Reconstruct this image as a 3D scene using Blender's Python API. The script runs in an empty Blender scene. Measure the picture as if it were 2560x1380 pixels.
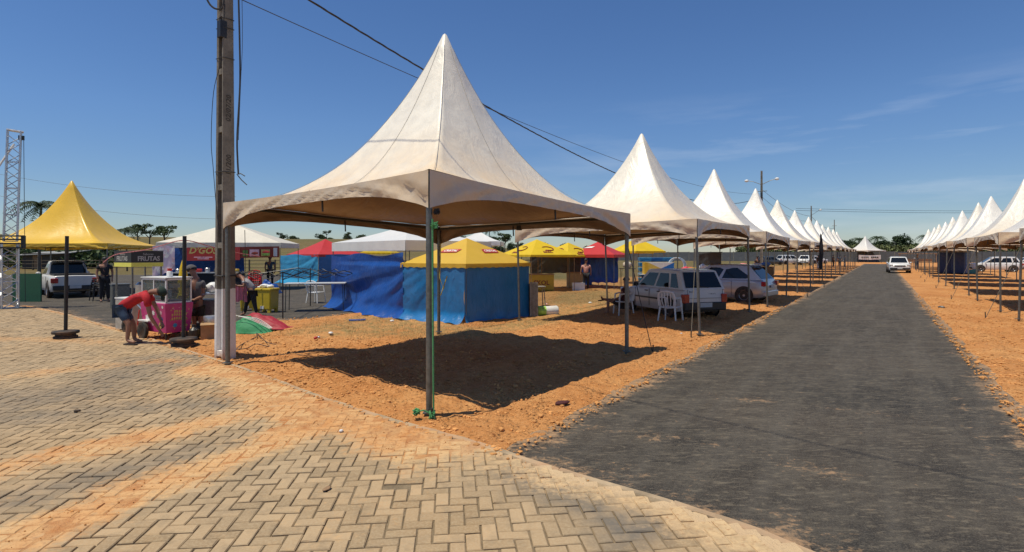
import bpy, bmesh, math, random
import numpy as np
from mathutils import Vector, Matrix
random.seed(7); np.random.seed(7)
R = math.radians
SC = bpy.context.scene
COL = SC.collection

# ---------------------------------------------------------------- camera, light, sky
CH = 1.85                                   # camera height above the ground
F = 1378.0                                  # focal length in photo pixels
cd = bpy.data.cameras.new('camera'); cam = bpy.data.objects.new('camera', cd); COL.objects.link(cam)
cd.sensor_width = 36.0; cd.lens = F / 2560 * 36.0; cd.shift_y = -(690 - 636) / 2560
cd.clip_start = 0.05; cd.clip_end = 9000
cam.location = (0, 0, CH); cam.rotation_euler = (R(90), 0, 0)
SC.camera = cam

SUN = Vector((-0.75, -0.32, 2.35)).normalized()
s_el = math.asin(SUN.z); s_az = math.atan2(SUN.x, SUN.y)
W_ = bpy.data.worlds.new('World'); SC.world = W_; W_.use_nodes = True
nt = W_.node_tree; nt.nodes.clear()
def wn(t, **k):
    n = nt.nodes.new(t)
    for a, b in k.items(): setattr(n, a, b)
    return n
wo = wn('ShaderNodeOutputWorld'); bg = wn('ShaderNodeBackground'); sky = wn('ShaderNodeTexSky', sky_type='NISHITA')
sky.sun_disc = False; sky.sun_elevation = s_el; sky.sun_rotation = s_az
sky.altitude = 0; sky.air_density = 1.0; sky.dust_density = 0.05; sky.ozone_density = 2.2
bg.inputs['Strength'].default_value = 0.094
# faint cirrus streaks mixed into the sky
tc = wn('ShaderNodeTexCoord'); mp = wn('ShaderNodeMapping'); mp.inputs['Rotation'].default_value = (0, R(17), 0)
mp.inputs['Scale'].default_value = (1.6, 1.2, 11.0)
nz = wn('ShaderNodeTexNoise'); nz.inputs['Scale'].default_value = 1.7; nz.inputs['Detail'].default_value = 7; nz.inputs['Roughness'].default_value = .55
cr = wn('ShaderNodeMapRange'); cr.inputs[1].default_value = .46; cr.inputs[2].default_value = .70; cr.inputs[3].default_value = 0; cr.inputs[4].default_value = .34
sx = wn('ShaderNodeSeparateXYZ')
band = wn('ShaderNodeMapRange'); band.inputs[1].default_value = -.1; band.inputs[2].default_value = .55
hb = wn('ShaderNodeMapRange'); hb.inputs[1].default_value = .27; hb.inputs[2].default_value = .19
m1 = wn('ShaderNodeMath', operation='MULTIPLY'); m2 = wn('ShaderNodeMath', operation='MULTIPLY')
mx = wn('ShaderNodeMix', data_type='RGBA')
L = nt.links.new
L(tc.outputs['Generated'], mp.inputs[0]); L(mp.outputs[0], nz.inputs['Vector']); L(nz.outputs[0], cr.inputs[0])
L(tc.outputs['Generated'], sx.inputs[0]); L(sx.outputs[0], band.inputs[0]); L(sx.outputs[2], hb.inputs[0])
L(cr.outputs[0], m1.inputs[0]); L(band.outputs[0], m1.inputs[1]); L(m1.outputs[0], m2.inputs[0]); L(hb.outputs[0], m2.inputs[1])
gm = wn('ShaderNodeHueSaturation'); gm.inputs['Saturation'].default_value = 1.14; gm.inputs['Value'].default_value = 1.0
L(sky.outputs[0], gm.inputs['Color']); tn_ = wn('ShaderNodeMix', data_type='RGBA', blend_type='MULTIPLY'); tn_.inputs[0].default_value = 1; tn_.inputs[7].default_value = (.82, .91, 1.09, 1); L(gm.outputs[0], tn_.inputs[6]); hz_ = wn('ShaderNodeMapRange'); hz_.inputs[1].default_value = 0; hz_.inputs[2].default_value = .22; hz_.inputs[3].default_value = .80; hz_.inputs[4].default_value = 1.0; L(tn_.outputs[2], mx.inputs[6]); mx.inputs[7].default_value = (10, 10.5, 11, 1); L(m2.outputs[0], mx.inputs[0])
L(sx.outputs[2], hz_.inputs[0]); hm_ = wn('ShaderNodeVectorMath', operation='SCALE'); L(mx.outputs[2], hm_.inputs[0]); L(hz_.outputs[0], hm_.inputs['Scale']); L(hm_.outputs[0], bg.inputs['Color']); L(bg.outputs[0], wo.inputs[0])

sd = bpy.data.lights.new('sun', 'SUN'); sun = bpy.data.objects.new('sun', sd); COL.objects.link(sun)
sd.energy = 4.5; sd.angle = R(.53); sd.color = (1.0, .92, .74)
sun.rotation_euler = SUN.to_track_quat('Z', 'Y').to_euler(); sun.location = (-20, -10, 60)
vs = SC.view_settings; vs.view_transform = 'Standard'; vs.look = 'None'; vs.exposure = 0.0; vs.gamma = 1.0; vs.use_curve_mapping = False

# ---------------------------------------------------------------- geometry helpers
def G(u, v, z=0.0):                         # ground point seen at photo pixel (u, v)
    y = (CH - z) * F / (v - 636.0)
    return Vector(((u - 1280.0) / F * y, y, z))
def P(u, v, y):                             # point at depth y seen at pixel (u, v)
    return Vector(((u - 1280.0) / F * y, y, CH + (636.0 - v) / F * y))
TH = math.atan(925 / 1378.0); RS, RC = math.sin(TH), math.cos(TH)
def RD(X, Z, z=0.0):                        # road coordinates: X to the left of the road axis through the camera, Z along it
    return Vector((-X * RC + Z * RS, X * RS + Z * RC, z))

def link(o, parent=None):
    COL.objects.link(o)
    if parent is not None: o.parent = parent
    return o
def tag(o, label=None, cat=None, group=None, kind=None):
    if label: o['label'] = label
    if cat: o['category'] = cat
    if group: o['group'] = group
    if kind: o['kind'] = kind
    return o
def thing(name, label, cat, loc=(0, 0, 0), rz=0.0, group=None):
    o = bpy.data.objects.new(name, None); o.empty_display_size = .2
    link(o); o.location = loc; o.rotation_euler = (0, 0, rz)
    return tag(o, label, cat, group)
def copy_tree(o, parent=None):
    c = o.copy(); COL.objects.link(c)
    if parent is not None: c.parent = parent
    for ch in list(o.children): copy_tree(ch, c)
    return c

class MB:
    def __init__(s): s.v = []; s.f = []
    def add(s, vs, fs):
        n = len(s.v); s.v += [tuple(p) for p in vs]; s.f += [tuple(i + n for i in f) for f in fs]; return s
    def box(s, c, d, rz=0.0, rx=0.0, ry=0.0, taper=1.0):
        M = Matrix.Rotation(rz, 3, 'Z') @ Matrix.Rotation(ry, 3, 'Y') @ Matrix.Rotation(rx, 3, 'X')
        vs = []
        for k in (-1, 1):
            t = taper if k > 0 else 1
            for a, b in ((-1, -1), (1, -1), (1, 1), (-1, 1)):
                vs.append(Vector(c) + M @ Vector((a * d[0] / 2 * t, b * d[1] / 2 * t, k * d[2] / 2)))
        return s.add(vs, [(3, 2, 1, 0), (4, 5, 6, 7), (0, 1, 5, 4), (1, 2, 6, 5), (2, 3, 7, 6), (3, 0, 4, 7)])
    def tube(s, pts, r, n=8, cap=True, sq=False):
        pts = [Vector(p) for p in pts]; rs = r if isinstance(r, (list, tuple)) else [r] * len(pts)
        rings = []; up = Vector((0, 0, 1))
        prev = None
        for i, p in enumerate(pts):
            d = (pts[min(i + 1, len(pts) - 1)] - pts[max(i - 1, 0)])
            d = d.normalized() if d.length > 1e-9 else Vector((0, 0, 1))
            if prev is None:
                a = d.cross(Vector((0, 0, 1)) if abs(d.z) < .9 else Vector((1, 0, 0))).normalized()
            else:
                a = (prev - d * prev.dot(d)).normalized()
            prev = a; b = d.cross(a).normalized()
            rings.append([p + (a * math.cos(2 * math.pi * (k + (.5 if sq else 0)) / n) + b * math.sin(2 * math.pi * (k + (.5 if sq else 0)) / n)) * rs[i] for k in range(n)])
        vs = [q for rg in rings for q in rg]; fs = []
        for i in range(len(pts) - 1):
            for k in range(n):
                fs.append((i * n + k, i * n + (k + 1) % n, (i + 1) * n + (k + 1) % n, (i + 1) * n + k))
        if cap: fs.append(tuple(range(n))[::-1]); fs.append(tuple((len(pts) - 1) * n + k for k in range(n)))
        return s.add(vs, fs)
    def lathe(s, prof, n=16, c=(0, 0, 0), axis='Z'):
        vs = []; fs = []
        for (r, z) in prof:
            for k in range(n):
                a = 2 * math.pi * k / n; x, y = r * math.cos(a), r * math.sin(a)
                p = (x, y, z) if axis == 'Z' else ((x, z, y) if axis == 'Y' else (z, x, y))
                vs.append(Vector(p) + Vector(c))
        m = len(prof)
        for i in range(m - 1):
            for k in range(n):
                q = (i * n + k, i * n + (k + 1) % n, (i + 1) * n + (k + 1) % n, (i + 1) * n + k)
                fs.append(q if axis != 'Y' else q[::-1])
        if prof[0][0] > 1e-6: fs.append(tuple(range(n))[::-1])
        if prof[-1][0] > 1e-6: fs.append(tuple((m - 1) * n + k for k in range(n)))
        return s.add(vs, fs)
    def grid(s, fn, nu, nv, wrapu=False):
        vs = [fn(i / nu, j / nv) for j in range(nv + 1) for i in range(nu + 1)]
        fs = [(j * (nu + 1) + i, j * (nu + 1) + i + 1, (j + 1) * (nu + 1) + i + 1, (j + 1) * (nu + 1) + i) for j in range(nv) for i in range(nu)]
        return s.add(vs, fs)
    def prism(s, poly, a, b):               # poly: 3-D points; extruded by vector b from offset a
        a = Vector(a); b = Vector(b); n = len(poly)
        vs = [Vector(p) + a for p in poly] + [Vector(p) + a + b for p in poly]
        fs = [tuple(range(n))[::-1], tuple(range(n, 2 * n))] + [(i, (i + 1) % n, n + (i + 1) % n, n + i) for i in range(n)]
        return s.add(vs, fs)
    def blob(s, c, r, n=1, sq=(1, 1, 1), jit=.0):
        bm = bmesh.new(); bmesh.ops.create_icosphere(bm, subdivisions=n, radius=1)
        vs = [Vector((v.co.x * r * sq[0], v.co.y * r * sq[1], v.co.z * r * sq[2])) * (1 + random.uniform(-jit, jit)) + Vector(c) for v in bm.verts]
        fs = [tuple(v.index for v in f.verts) for f in bm.faces]; bm.free()
        return s.add(vs, fs)
    def mesh(s, name, m=None, smooth=False):
        me = bpy.data.meshes.new(name); me.from_pydata([tuple(p) for p in s.v], [], s.f); me.update()
        if m is not None: me.materials.append(m)
        if smooth:
            me.polygons.foreach_set('use_smooth', [True] * len(me.polygons))
            if smooth != 'all':
                try: me.set_sharp_from_angle(angle=R(40))
                except Exception: pass
        return me
    def obj(s, name, m, parent=None, smooth=False, bevel=0.0, solid=0.0):
        bm = None
        me = s.mesh(name, m, smooth)
        o = bpy.data.objects.new(name, me); link(o, parent)
        if solid: md = o.modifiers.new('solid', 'SOLIDIFY'); md.thickness = solid
        if bevel: md = o.modifiers.new('bevel', 'BEVEL'); md.width = bevel; md.segments = 2; md.limit_method = 'ANGLE'
        return o

def np_mesh(name, verts, quads, m, attrs=None, smooth=True):
    me = bpy.data.meshes.new(name)
    verts = np.asarray(verts, dtype=np.float32); quads = np.asarray(quads, dtype=np.int32); k = quads.shape[1]
    me.vertices.add(len(verts)); me.vertices.foreach_set('co', verts.ravel())
    me.loops.add(quads.size); me.loops.foreach_set('vertex_index', quads.ravel())
    me.polygons.add(len(quads)); me.polygons.foreach_set('loop_start', np.arange(0, quads.size, k, dtype=np.int32))
    me.polygons.foreach_set('use_smooth', np.full(len(quads), smooth))
    for a, d in (attrs or {}).items():
        at = me.attributes.new(a, 'FLOAT', 'POINT'); at.data.foreach_set('value', np.asarray(d, dtype=np.float32))
    me.update(calc_edges=True); me.validate()
    me.materials.append(m)
    return me

# numpy value noise -------------------------------------------------
def hsh(ix, iy, s):
    n = (ix.astype(np.int64) * 374761393 + iy.astype(np.int64) * 668265263 + s * 982451653) & 0xFFFFFFFF
    n = ((n ^ (n >> 13)) * 1274126177) & 0xFFFFFFFF
    return ((n ^ (n >> 16)) & 0xFFFF) / 65535.0
def vnoise(x, y, s=0):
    x = np.asarray(x, float); y = np.asarray(y, float)
    ix = np.floor(x); iy = np.floor(y); fx = x - ix; fy = y - iy
    fx = fx * fx * (3 - 2 * fx); fy = fy * fy * (3 - 2 * fy)
    a = hsh(ix, iy, s); b = hsh(ix + 1, iy, s); c = hsh(ix, iy + 1, s); d = hsh(ix + 1, iy + 1, s)
    return (a * (1 - fx) + b * fx) * (1 - fy) + (c * (1 - fx) + d * fx) * fy
def fbm(x, y, o=4, s=0, g=.5):
    t = 0; a = 1; n = 0
    for k in range(o): t = t + a * vnoise(x * 2 ** k, y * 2 ** k, s + k); n += a; a *= g
    return t / n
def sstep(a, b, x):
    t = np.clip((x - a) / (b - a), 0, 1); return t * t * (3 - 2 * t)
def sdist(poly, x, y):                       # signed distance, positive inside
    poly = np.array([(p[0], p[1]) for p in poly]); n = len(poly)
    d = np.full(x.shape, 1e9); ins = np.zeros(x.shape, bool)
    for i in range(n):
        ax, ay = poly[i]; bx, by = poly[(i + 1) % n]; ex, ey = bx - ax, by - ay
        t = np.clip(((x - ax) * ex + (y - ay) * ey) / (ex * ex + ey * ey + 1e-12), 0, 1)
        d = np.minimum(d, np.hypot(x - ax - t * ex, y - ay - t * ey))
        c = ((ay > y) != (by > y)) & (x < ex * (y - ay) / (by - ay + 1e-12) + ax)
        ins ^= c
    return np.where(ins, d, -d)
def ldist(line, x, y):
    d = np.full(np.shape(x), 1e9)
    for (a, b) in zip(line[:-1], line[1:]):
        ex, ey = b[0] - a[0], b[1] - a[1]
        t = np.clip(((x - a[0]) * ex + (y - a[1]) * ey) / (ex * ex + ey * ey + 1e-12), 0, 1)
        d = np.minimum(d, np.hypot(x - a[0] - t * ex, y - a[1] - t * ey))
    return d

# ---------------------------------------------------------------- materials
class NT:
    def __init__(s, name):
        s.m = bpy.data.materials.new(name); s.m.use_nodes = True; s.t = s.m.node_tree
        s.b = s.t.nodes['Principled BSDF']; s.o = s.t.nodes['Material Output']
    def n(s, t, ins=None, **k):
        nd = s.t.nodes.new(t)
        for a, b in k.items(): setattr(nd, a, b)
        for a, b in (ins or {}).items():
            if hasattr(b, 'links') or hasattr(b, 'is_linked'): s.t.links.new(b, nd.inputs[a])
            else: nd.inputs[a].default_value = b
        return nd
    def l(s, a, b): s.t.links.new(a, b)
    def noise(s, vec, scale, det=4, rough=.55, dist=0.0):
        return s.n('ShaderNodeTexNoise', {'Vector': vec, 'Scale': scale, 'Detail': det, 'Roughness': rough, 'Distortion': dist}).outputs[0]
    def rng(s, x, a, b, c=0.0, d=1.0): return s.n('ShaderNodeMapRange', {0: x, 1: a, 2: b, 3: c, 4: d}).outputs[0]
    def mix(s, f, a, b, mode='MIX'):
        nd = s.n('ShaderNodeMix', data_type='RGBA', blend_type=mode)
        for i, q in ((0, f), (6, a), (7, b)):
            if hasattr(q, 'is_linked'): s.l(q, nd.inputs[i])
            elif i == 0: nd.inputs[0].default_value = q
            else: nd.inputs[i].default_value = (*q[:3], 1)
        return nd.outputs[2]
    def math(s, op, a, b=0.0):
        nd = s.n('ShaderNodeMath', operation=op)
        for i, q in ((0, a), (1, b)):
            if hasattr(q, 'is_linked'): s.l(q, nd.inputs[i])
            else: nd.inputs[i].default_value = q
        return nd.outputs[0]
    def attr(s, name): return s.n('ShaderNodeAttribute', attribute_name=name).outputs['Fac']
    def bump(s, h, st=.3, dist=.01, nrm=None):
        nd = s.n('ShaderNodeBump', {'Strength': st, 'Distance': dist, 'Height': h})
        if nrm is not None: s.l(nrm, nd.inputs['Normal'])
        return nd.outputs[0]
def mat(name, col, rough=.6, metal=0.0, var=.12, scale=6.0, bump=0.0, bdist=.01, dust=0.0, coat=0.0, spec=.5, trans=0.0, bscale=None):
    t = NT(name); tc = t.n('ShaderNodeTexCoord').outputs['Object']; inf = t.n('ShaderNodeObjectInfo').outputs['Random']
    n1 = t.noise(tc, scale, 5); c = t.mix(t.rng(n1, .3, .7), [q * (1 - var) for q in col], [min(1, q * (1 + var)) for q in col])
    if dust:
        n2 = t.noise(tc, scale * .5, 5); c = t.mix(t.rng(n2, .42, .75, 0, dust), c, (.42, .22, .11))
    t.l(c, t.b.inputs['Base Color']); t.b.inputs['Roughness'].default_value = rough; t.b.inputs['Metallic'].default_value = metal
    t.l(t.rng(n1, .2, .8, max(.05, rough - .08), min(1, rough + .08)), t.b.inputs['Roughness'])
    t.b.inputs['Specular IOR Level'].default_value = spec
    if coat: t.b.inputs['Coat Weight'].default_value = coat; t.b.inputs['Coat Roughness'].default_value = .08
    if bump: t.l(t.bump(t.noise(tc, bscale or scale * 3, 5), bump, bdist), t.b.inputs['Normal'])
    if trans:
        tr = t.n('ShaderNodeBsdfTranslucent'); t.l(c, tr.inputs[0])
        ms = t.n('ShaderNodeMixShader', {0: trans}); t.l(t.b.outputs[0], ms.inputs[1]); t.l(tr.outputs[0], ms.inputs[2]); t.l(ms.outputs[0], t.o.inputs[0])
    return t.m
def glass(name, col=(.010, .012, .014), rough=.05):
    t = NT(name); t.b.inputs['Base Color'].default_value = (*col, 1); t.b.inputs['Roughness'].default_value = rough
    t.b.inputs['Specular IOR Level'].default_value = .45
    return t.m
def clear_glass(name, f=.72):
    t = NT(name); t.b.inputs['Base Color'].default_value = (.16, .19, .19, 1); t.b.inputs['Roughness'].default_value = .08
    tr = t.n('ShaderNodeBsdfTransparent'); tr.inputs[0].default_value = (.9, .94, .93, 1)
    ms = t.n('ShaderNodeMixShader', {0: f}); t.l(t.b.outputs[0], ms.inputs[1]); t.l(tr.outputs[0], ms.inputs[2]); t.l(ms.outputs[0], t.o.inputs[0])
    return t.m

M = {}
M['galv'] = mat('galvanised_steel', (.16, .165, .155), .42, .6, .25, 20)
M['galv_dark'] = mat('dark_steel', (.05, .055, .05), .5, .4, .25, 20)
M['black'] = mat('black_plastic', (.018, .018, .02), .45, 0, .3, 8)
M['black_metal'] = mat('black_metal', (.025, .025, .028), .4, .3, .3, 8)
M['rubber'] = mat('tyre_rubber', (.025, .024, .023), .85, 0, .25, 10, dust=.35)
M['alu'] = mat('aluminium', (.55, .56, .58), .35, .8, .15, 9)
M['white'] = mat('white_plastic', (.72, .72, .70), .45, 0, .06, 6)
M['chair'] = mat('chair_plastic', (.74, .73, .70), .4, 0, .08, 6, dust=.1)
M['red'] = mat('red_plastic', (.5, .03, .03), .4, 0, .15, 6)
M['concrete'] = mat('pole_concrete', (.19, .175, .15), .9, 0, .35, 4, .5, .01)
M['lime'] = mat('white_limewash', (.72, .71, .70), .9, 0, .10, 5, .3, .006, dust=.12)
M['rope_g'] = mat('green_rope', (.08, .30, .11), .8, 0, .3, 60)
M['rope_y'] = mat('yellow_rope', (.55, .45, .12), .8, 0, .3, 60)
M['rope'] = mat('grey_rope', (.20, .18, .14), .9, 0, .3, 60)
M['wood'] = mat('wood', (.28, .17, .09), .8, 0, .3, 8, .3, .004)
M['card'] = mat('cardboard', (.36, .22, .11), .9, 0, .15, 6)
M['cable'] = mat('cable', (.03, .03, .032), .6, 0, .2, 10)
M['skin'] = mat('brown_skin', (.27, .13, .08), .55, 0, .12, 9)
M['hair'] = mat('black_hair', (.012, .01, .01), .6, 0, .2, 30)
M['glass'] = glass('dark_glass')
M['glass2'] = clear_glass('case_glass')
M['lens'] = mat('lamp_glass', (.6, .6, .58), .2, .3, .1, 9)
M['red_lens'] = mat('red_lens', (.35, .012, .015), .2, 0, .1, 9, coat=.6)
M['plate'] = mat('plate_grey', (.45, .46, .46), .5, 0, .1, 20)
M['paint_white'] = mat('white_car_paint', (.70, .70, .69), .35, 0, .04, 3, coat=.8)
M['paint_old'] = mat('aged_white_paint', (.62, .61, .58), .4, 0, .07, 3, dust=.15, coat=.4)
M['paint_silver'] = mat('silver_car_paint', (.44, .45, .47), .35, .45, .05, 3, coat=.8)
M['paint_grey'] = mat('dark_grey_paint', (.07, .075, .08), .35, .3, .05, 3, coat=.6)
M['rim'] = mat('wheel_rim', (.45, .46, .47), .4, .7, .1, 9)
def tarp(name, col, trans=.12, rough=.32, var=.12, bump=.5, sc=1.0, dust=.0):
    t = NT(name); tc = t.n('ShaderNodeTexCoord').outputs['Object']
    n1 = t.noise(tc, 2.2 * sc, 6); c = t.mix(t.rng(n1, .3, .7), [q * (1 - var) for q in col], [min(1, q * (1 + var)) for q in col])
    if dust: c = t.mix(t.rng(t.noise(tc, 1.1, 6, .6), .4, .75, 0, dust), c, (.40, .24, .13))
    t.l(c, t.b.inputs['Base Color']); t.b.inputs['Roughness'].default_value = rough
    mpg = t.n('ShaderNodeMapping', {'Vector': tc, 'Rotation': (.4, .6, .3), 'Scale': (1, 2.6, 1)}).outputs[0]
    n2 = t.noise(mpg, 3.5 * sc, 5, .5, .8)
    t.l(t.bump(n2, bump, .05), t.b.inputs['Normal'])
    tr = t.n('ShaderNodeBsdfTranslucent'); t.l(c, tr.inputs[0])
    ms = t.n('ShaderNodeMixShader', {0: trans}); t.l(t.b.outputs[0], ms.inputs[1]); t.l(tr.outputs[0], ms.inputs[2]); t.l(ms.outputs[0], t.o.inputs[0])
    return t.m
M['t_blue'] = tarp('blue_tarpaulin', (.012, .078, .34), rough=.36)
M['t_azure'] = tarp('azure_tarpaulin', (.012, .165, .43), rough=.36, dust=.08)
M['t_sky'] = tarp('pale_blue_tarpaulin', (.04, .30, .55))
M['t_grey'] = tarp('grey_tarpaulin', (.07, .07, .072))
M['t_yellow'] = tarp('yellow_canopy', (.78, .50, .05), .25, .5, .06, .25, dust=.12)
M['t_yellow2'] = tarp('bright_yellow_canopy', (.82, .58, .015), .25, .5, .06, .2)
M['t_gold'] = tarp('glossy_yellow_vinyl', (.80, .50, .05), .12, .3, .05, .12)
M['t_red'] = tarp('red_canopy', (.62, .045, .04), .25, .5, .06, .2)
M['t_white'] = tarp('white_canopy', (.72, .72, .71), .12, .5, .04, .2)
M['t_cream'] = tarp('cream_canopy', (.68, .63, .53), .10, .5, .06, .25)
M['sign_grey'] = mat('sign_grey', (.38, .38, .36), .6, 0, .06, 20)
M['fence_wood'] = mat('old_fence_wood', (.07, .055, .04), .9, 0, .2, 6)
M['print_red'] = mat('print_red', (.45, .04, .035), .6, 0, .06, 20)
M['print_brown'] = mat('print_dark_red', (.22, .03, .015), .6, 0, .06, 20)
M['print_white'] = mat('print_white', (.75, .74, .70), .6, 0, .04, 20)
M['print_black'] = mat('print_black', (.02, .022, .024), .5, 0, .1, 20)
M['print_yellow'] = mat('print_yellow', (.75, .72, .12), .5, 0, .06, 20)
M['print_gold'] = mat('print_gold', (.55, .42, .12), .5, 0, .1, 20)
M['print_green'] = mat('print_green', (.16, .30, .05), .5, 0, .1, 20)
M['print_pink'] = mat('print_pale_pink', (.75, .45, .5), .5, 0, .1, 20)
M['pink'] = mat('pink_vinyl', (.52, .035, .20), .4, 0, .12, 6, dust=.08)

def vinyl(name, dustmax, seed, tint=(.80, .77, .70)):
    """peaked tent membrane: grey-white PVC, sun-browned dust gathered towards the eaves, faint seams and creases"""
    t = NT(name); tc = t.n('ShaderNodeTexCoord').outputs['Object']
    rnd = t.n('ShaderNodeObjectInfo').outputs['Random']; cmb = t.n('ShaderNodeCombineXYZ', {0: t.math('MULTIPLY', rnd, 37.0), 1: t.math('MULTIPLY', rnd, 91.0)}).outputs[0]; off = t.n('ShaderNodeVectorMath', {0: tc, 1: cmb}, operation='ADD').outputs[0]
    n1 = t.noise(off, .9, 7, .6, .4); n2 = t.noise(off, 4.5, 6, .6)
    low = t.attr('low')
    n3 = t.noise(off, .45, 3, .5)
    f = t.math('MULTIPLY', t.rng(low, .34, .90, .06, 1.0), t.rng(n1, .28, .55, .30, 1.0))
    f = t.math('MULTIPLY', f, t.rng(n2, .25, .7, .65, 1.0)); f = t.math('MULTIPLY', f, dustmax)
    c = t.mix(t.rng(n2, .3, .7), [q * .93 for q in tint], [min(.86, q * 1.05) for q in tint])
    c = t.mix(t.rng(rnd, 0, 1, 0, .22), c, (.70, .60, .44)); c = t.mix(f, c, (.72, .48, .23)); c = t.mix(t.math('MULTIPLY', f, t.rng(t.noise(off, 1.6, 6, .65), .5, .68, 0, .35)), c, (.56, .33, .14))
    c = t.mix(t.math('MULTIPLY', t.rng(t.noise(off, 2.0, 8, .7), .60, .75, 0, .25), t.rng(dustmax, 0, 1)), c, (.42, .37, .30))
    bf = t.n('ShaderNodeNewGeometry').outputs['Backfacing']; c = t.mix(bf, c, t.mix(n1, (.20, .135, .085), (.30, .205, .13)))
    t.l(c, t.b.inputs['Base Color']); t.l(t.rng(n2, .3, .7, .30, .48), t.b.inputs['Roughness'])
    cre = t.n('ShaderNodeMapping', {'Vector': off, 'Scale': (1, 1, .35)}).outputs[0]
    hb = t.noise(cre, 2.5, 6, .55, 1.2)
    t.l(t.bump(hb, .36, .07, t.bump(n2, .2, .02)), t.b.inputs['Normal'])
    tr = t.n('ShaderNodeBsdfTranslucent'); t.l(t.mix(.7, c, (.42, .24, .12)), tr.inputs[0])
    ms = t.n('ShaderNodeMixShader', {0: .015}); t.l(t.b.outputs[0], ms.inputs[1]); t.l(tr.outputs[0], ms.inputs[2]); t.l(ms.outputs[0], t.o.inputs[0])
    return t.m
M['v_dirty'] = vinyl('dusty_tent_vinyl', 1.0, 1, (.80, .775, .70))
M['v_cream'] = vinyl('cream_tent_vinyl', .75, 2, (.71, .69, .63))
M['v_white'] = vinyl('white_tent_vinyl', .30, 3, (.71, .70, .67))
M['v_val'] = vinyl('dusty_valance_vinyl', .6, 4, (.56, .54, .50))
# ================================================================ GROUND
curb_px = [(2000, 1380), (1900, 1338), (1800, 1303), (1700, 1270), (1550, 1228), (1400, 1183), (1290, 1148), (1230, 1126), (1130, 1095), (1000, 1062), (870, 1020),
           (780, 990), (700, 958), (600, 922), (540, 902), (480, 884), (430, 868), (340, 838), (240, 809), (150, 782), (75, 768)]
CURB = [(G(u, v).x, G(u, v).y) for u, v in curb_px]
CURB = [(5.2, -6.0), (3.6, 0.4), (2.75, 2.1)] + CURB + [(-21.0, 20.6), (-34.0, 22.5)]
# smooth the curb polyline
def smooth_line(p, it=2):
    for _ in range(it):
        q = [p[0]]
        for a, b in zip(p[:-1], p[1:]): q += [(a[0] * .75 + b[0] * .25, a[1] * .75 + b[1] * .25), (a[0] * .25 + b[0] * .75, a[1] * .25 + b[1] * .75)]
        p = q + [p[-1]]
    return p
CURB = smooth_line(CURB)
PLAZA = CURB + [(-60, 22), (-60, -12), (5.2, -12)]
XL, XR = 2.86, -1.30
ROAD = [tuple(RD(XL, -6))[:2], tuple(RD(XL, 128))[:2], tuple(RD(XR, 128))[:2], tuple(RD(XR, -12))[:2]]
def g2(u, v): q = G(u, v); return (q.x, q.y)
LOT = [(-34, 22.8), g2(75, 764), g2(150, 778), g2(240, 805), g2(320, 828), g2(400, 822), g2(480, 812), g2(590, 806), g2(650, 801), g2(760, 798), g2(880, 784), g2(1000, 768), g2(1015, 700), g2(680, 687), (-46, 50), (-70, 55), (-60, 23)]
GRASS = [g2(690, 838), g2(780, 812), g2(900, 792), g2(990, 788), g2(1180, 818), g2(1330, 795), g2(1400, 735), g2(1500, 728), g2(1590, 745), g2(1540, 768), g2(1440, 790), g2(1390, 815), g2(1200, 838), g2(1000, 850), g2(850, 845)]

def hill(x, y):
    r = np.hypot(x, y); a = x / np.maximum(np.abs(y), 1e-3)
    side = 1 - sstep(-.12, .12, np.where(y > 0, a, 1.0))
    h = sstep(62, 230, r) * 7.6 * side * (0.93 + .14 * fbm(x / 60, y / 60, 3, 5))
    return h * (1 - .5 * sstep(300, 900, r)) + sstep(90, 400, r) * 0.6 * (fbm(x / 40, y / 40, 3, 9) - .5)
def dirt_h(x, y):
    """height of the loose laterite, zero-ish at the edges of the hard surfaces"""
    d = np.minimum(np.minimum(-sdist(PLAZA, x, y), -sdist(ROAD, x, y)), -sdist(LOT, x, y))
    g = sdist(GRASS, x, y)
    loose = 1 - .6 * sstep(-.4, .5, g)
    r = np.hypot(x, y)
    n = (fbm(x * .9, y * .9, 4, 1) - .5) * .035 + (fbm(x * 3.3, y * 3.3, 3, 2) - .5) * .055 * loose + (fbm(x * 12, y * 12, 2, 3) - .5) * .05 * loose
    X = -x * RC + y * RS                       # tyre ruts parallel with the road
    n = n + .026 * np.sin(X * 7 + 3 * fbm(x * .5, y * .5, 2, 8)) * (1 - sstep(20, 40, r))
    edge = sstep(-.10, .28, d + .25 * (fbm(x * 3, y * 3, 3, 4) - .5))
    h = np.where(d > -.5, edge * (.022 + n * np.minimum(1, .4 + d)) - (1 - edge) * .03, -.06)
    return np.where(d < -.45, -.06, h), d

ang = np.concatenate([np.arange(-180, -56, 4.0), np.arange(-56, 56, .17), np.arange(56, 180.1, 4.0)])
rad = [0.6]
while rad[-1] < 34: rad.append(rad[-1] * (1.0082 if rad[-1] > 3 else 1.03))
while rad[-1] < 5000: rad.append(rad[-1] * 1.045)
rad = np.array(rad)
A, Rr = np.meshgrid(np.radians(ang), rad)
gx = (Rr * np.sin(A)).ravel(); gy = (Rr * np.cos(A)).ravel()
gz, gd = dirt_h(gx, gy)
far = np.hypot(gx, gy) > 60
gz = gz + hill(gx, gy)
na = len(ang); nr = len(rad)
ii, jj = np.meshgrid(np.arange(na - 1), np.arange(nr - 1))
q = (jj * na + ii).ravel(); quads = np.stack([q, q + na, q + na + 1, q + 1], 1)[:, ::-1][:, [3, 2, 1, 0]]
gg = sstep(-.25, .45, sdist(GRASS, gx, gy) + .9 * (fbm(gx * 1.3, gy * 1.3, 4, 21) - .5))
rr_ = np.hypot(gx, gy); X_ = -gx * RC + gy * RS; Z_ = gx * RS + gy * RC
fl = sstep(0, 1, ((X_ - 14) / 5 + (fbm(gx * .2, gy * .2, 3, 30) - .5) * 3)) * sstep(30, 44, rr_)
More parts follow.
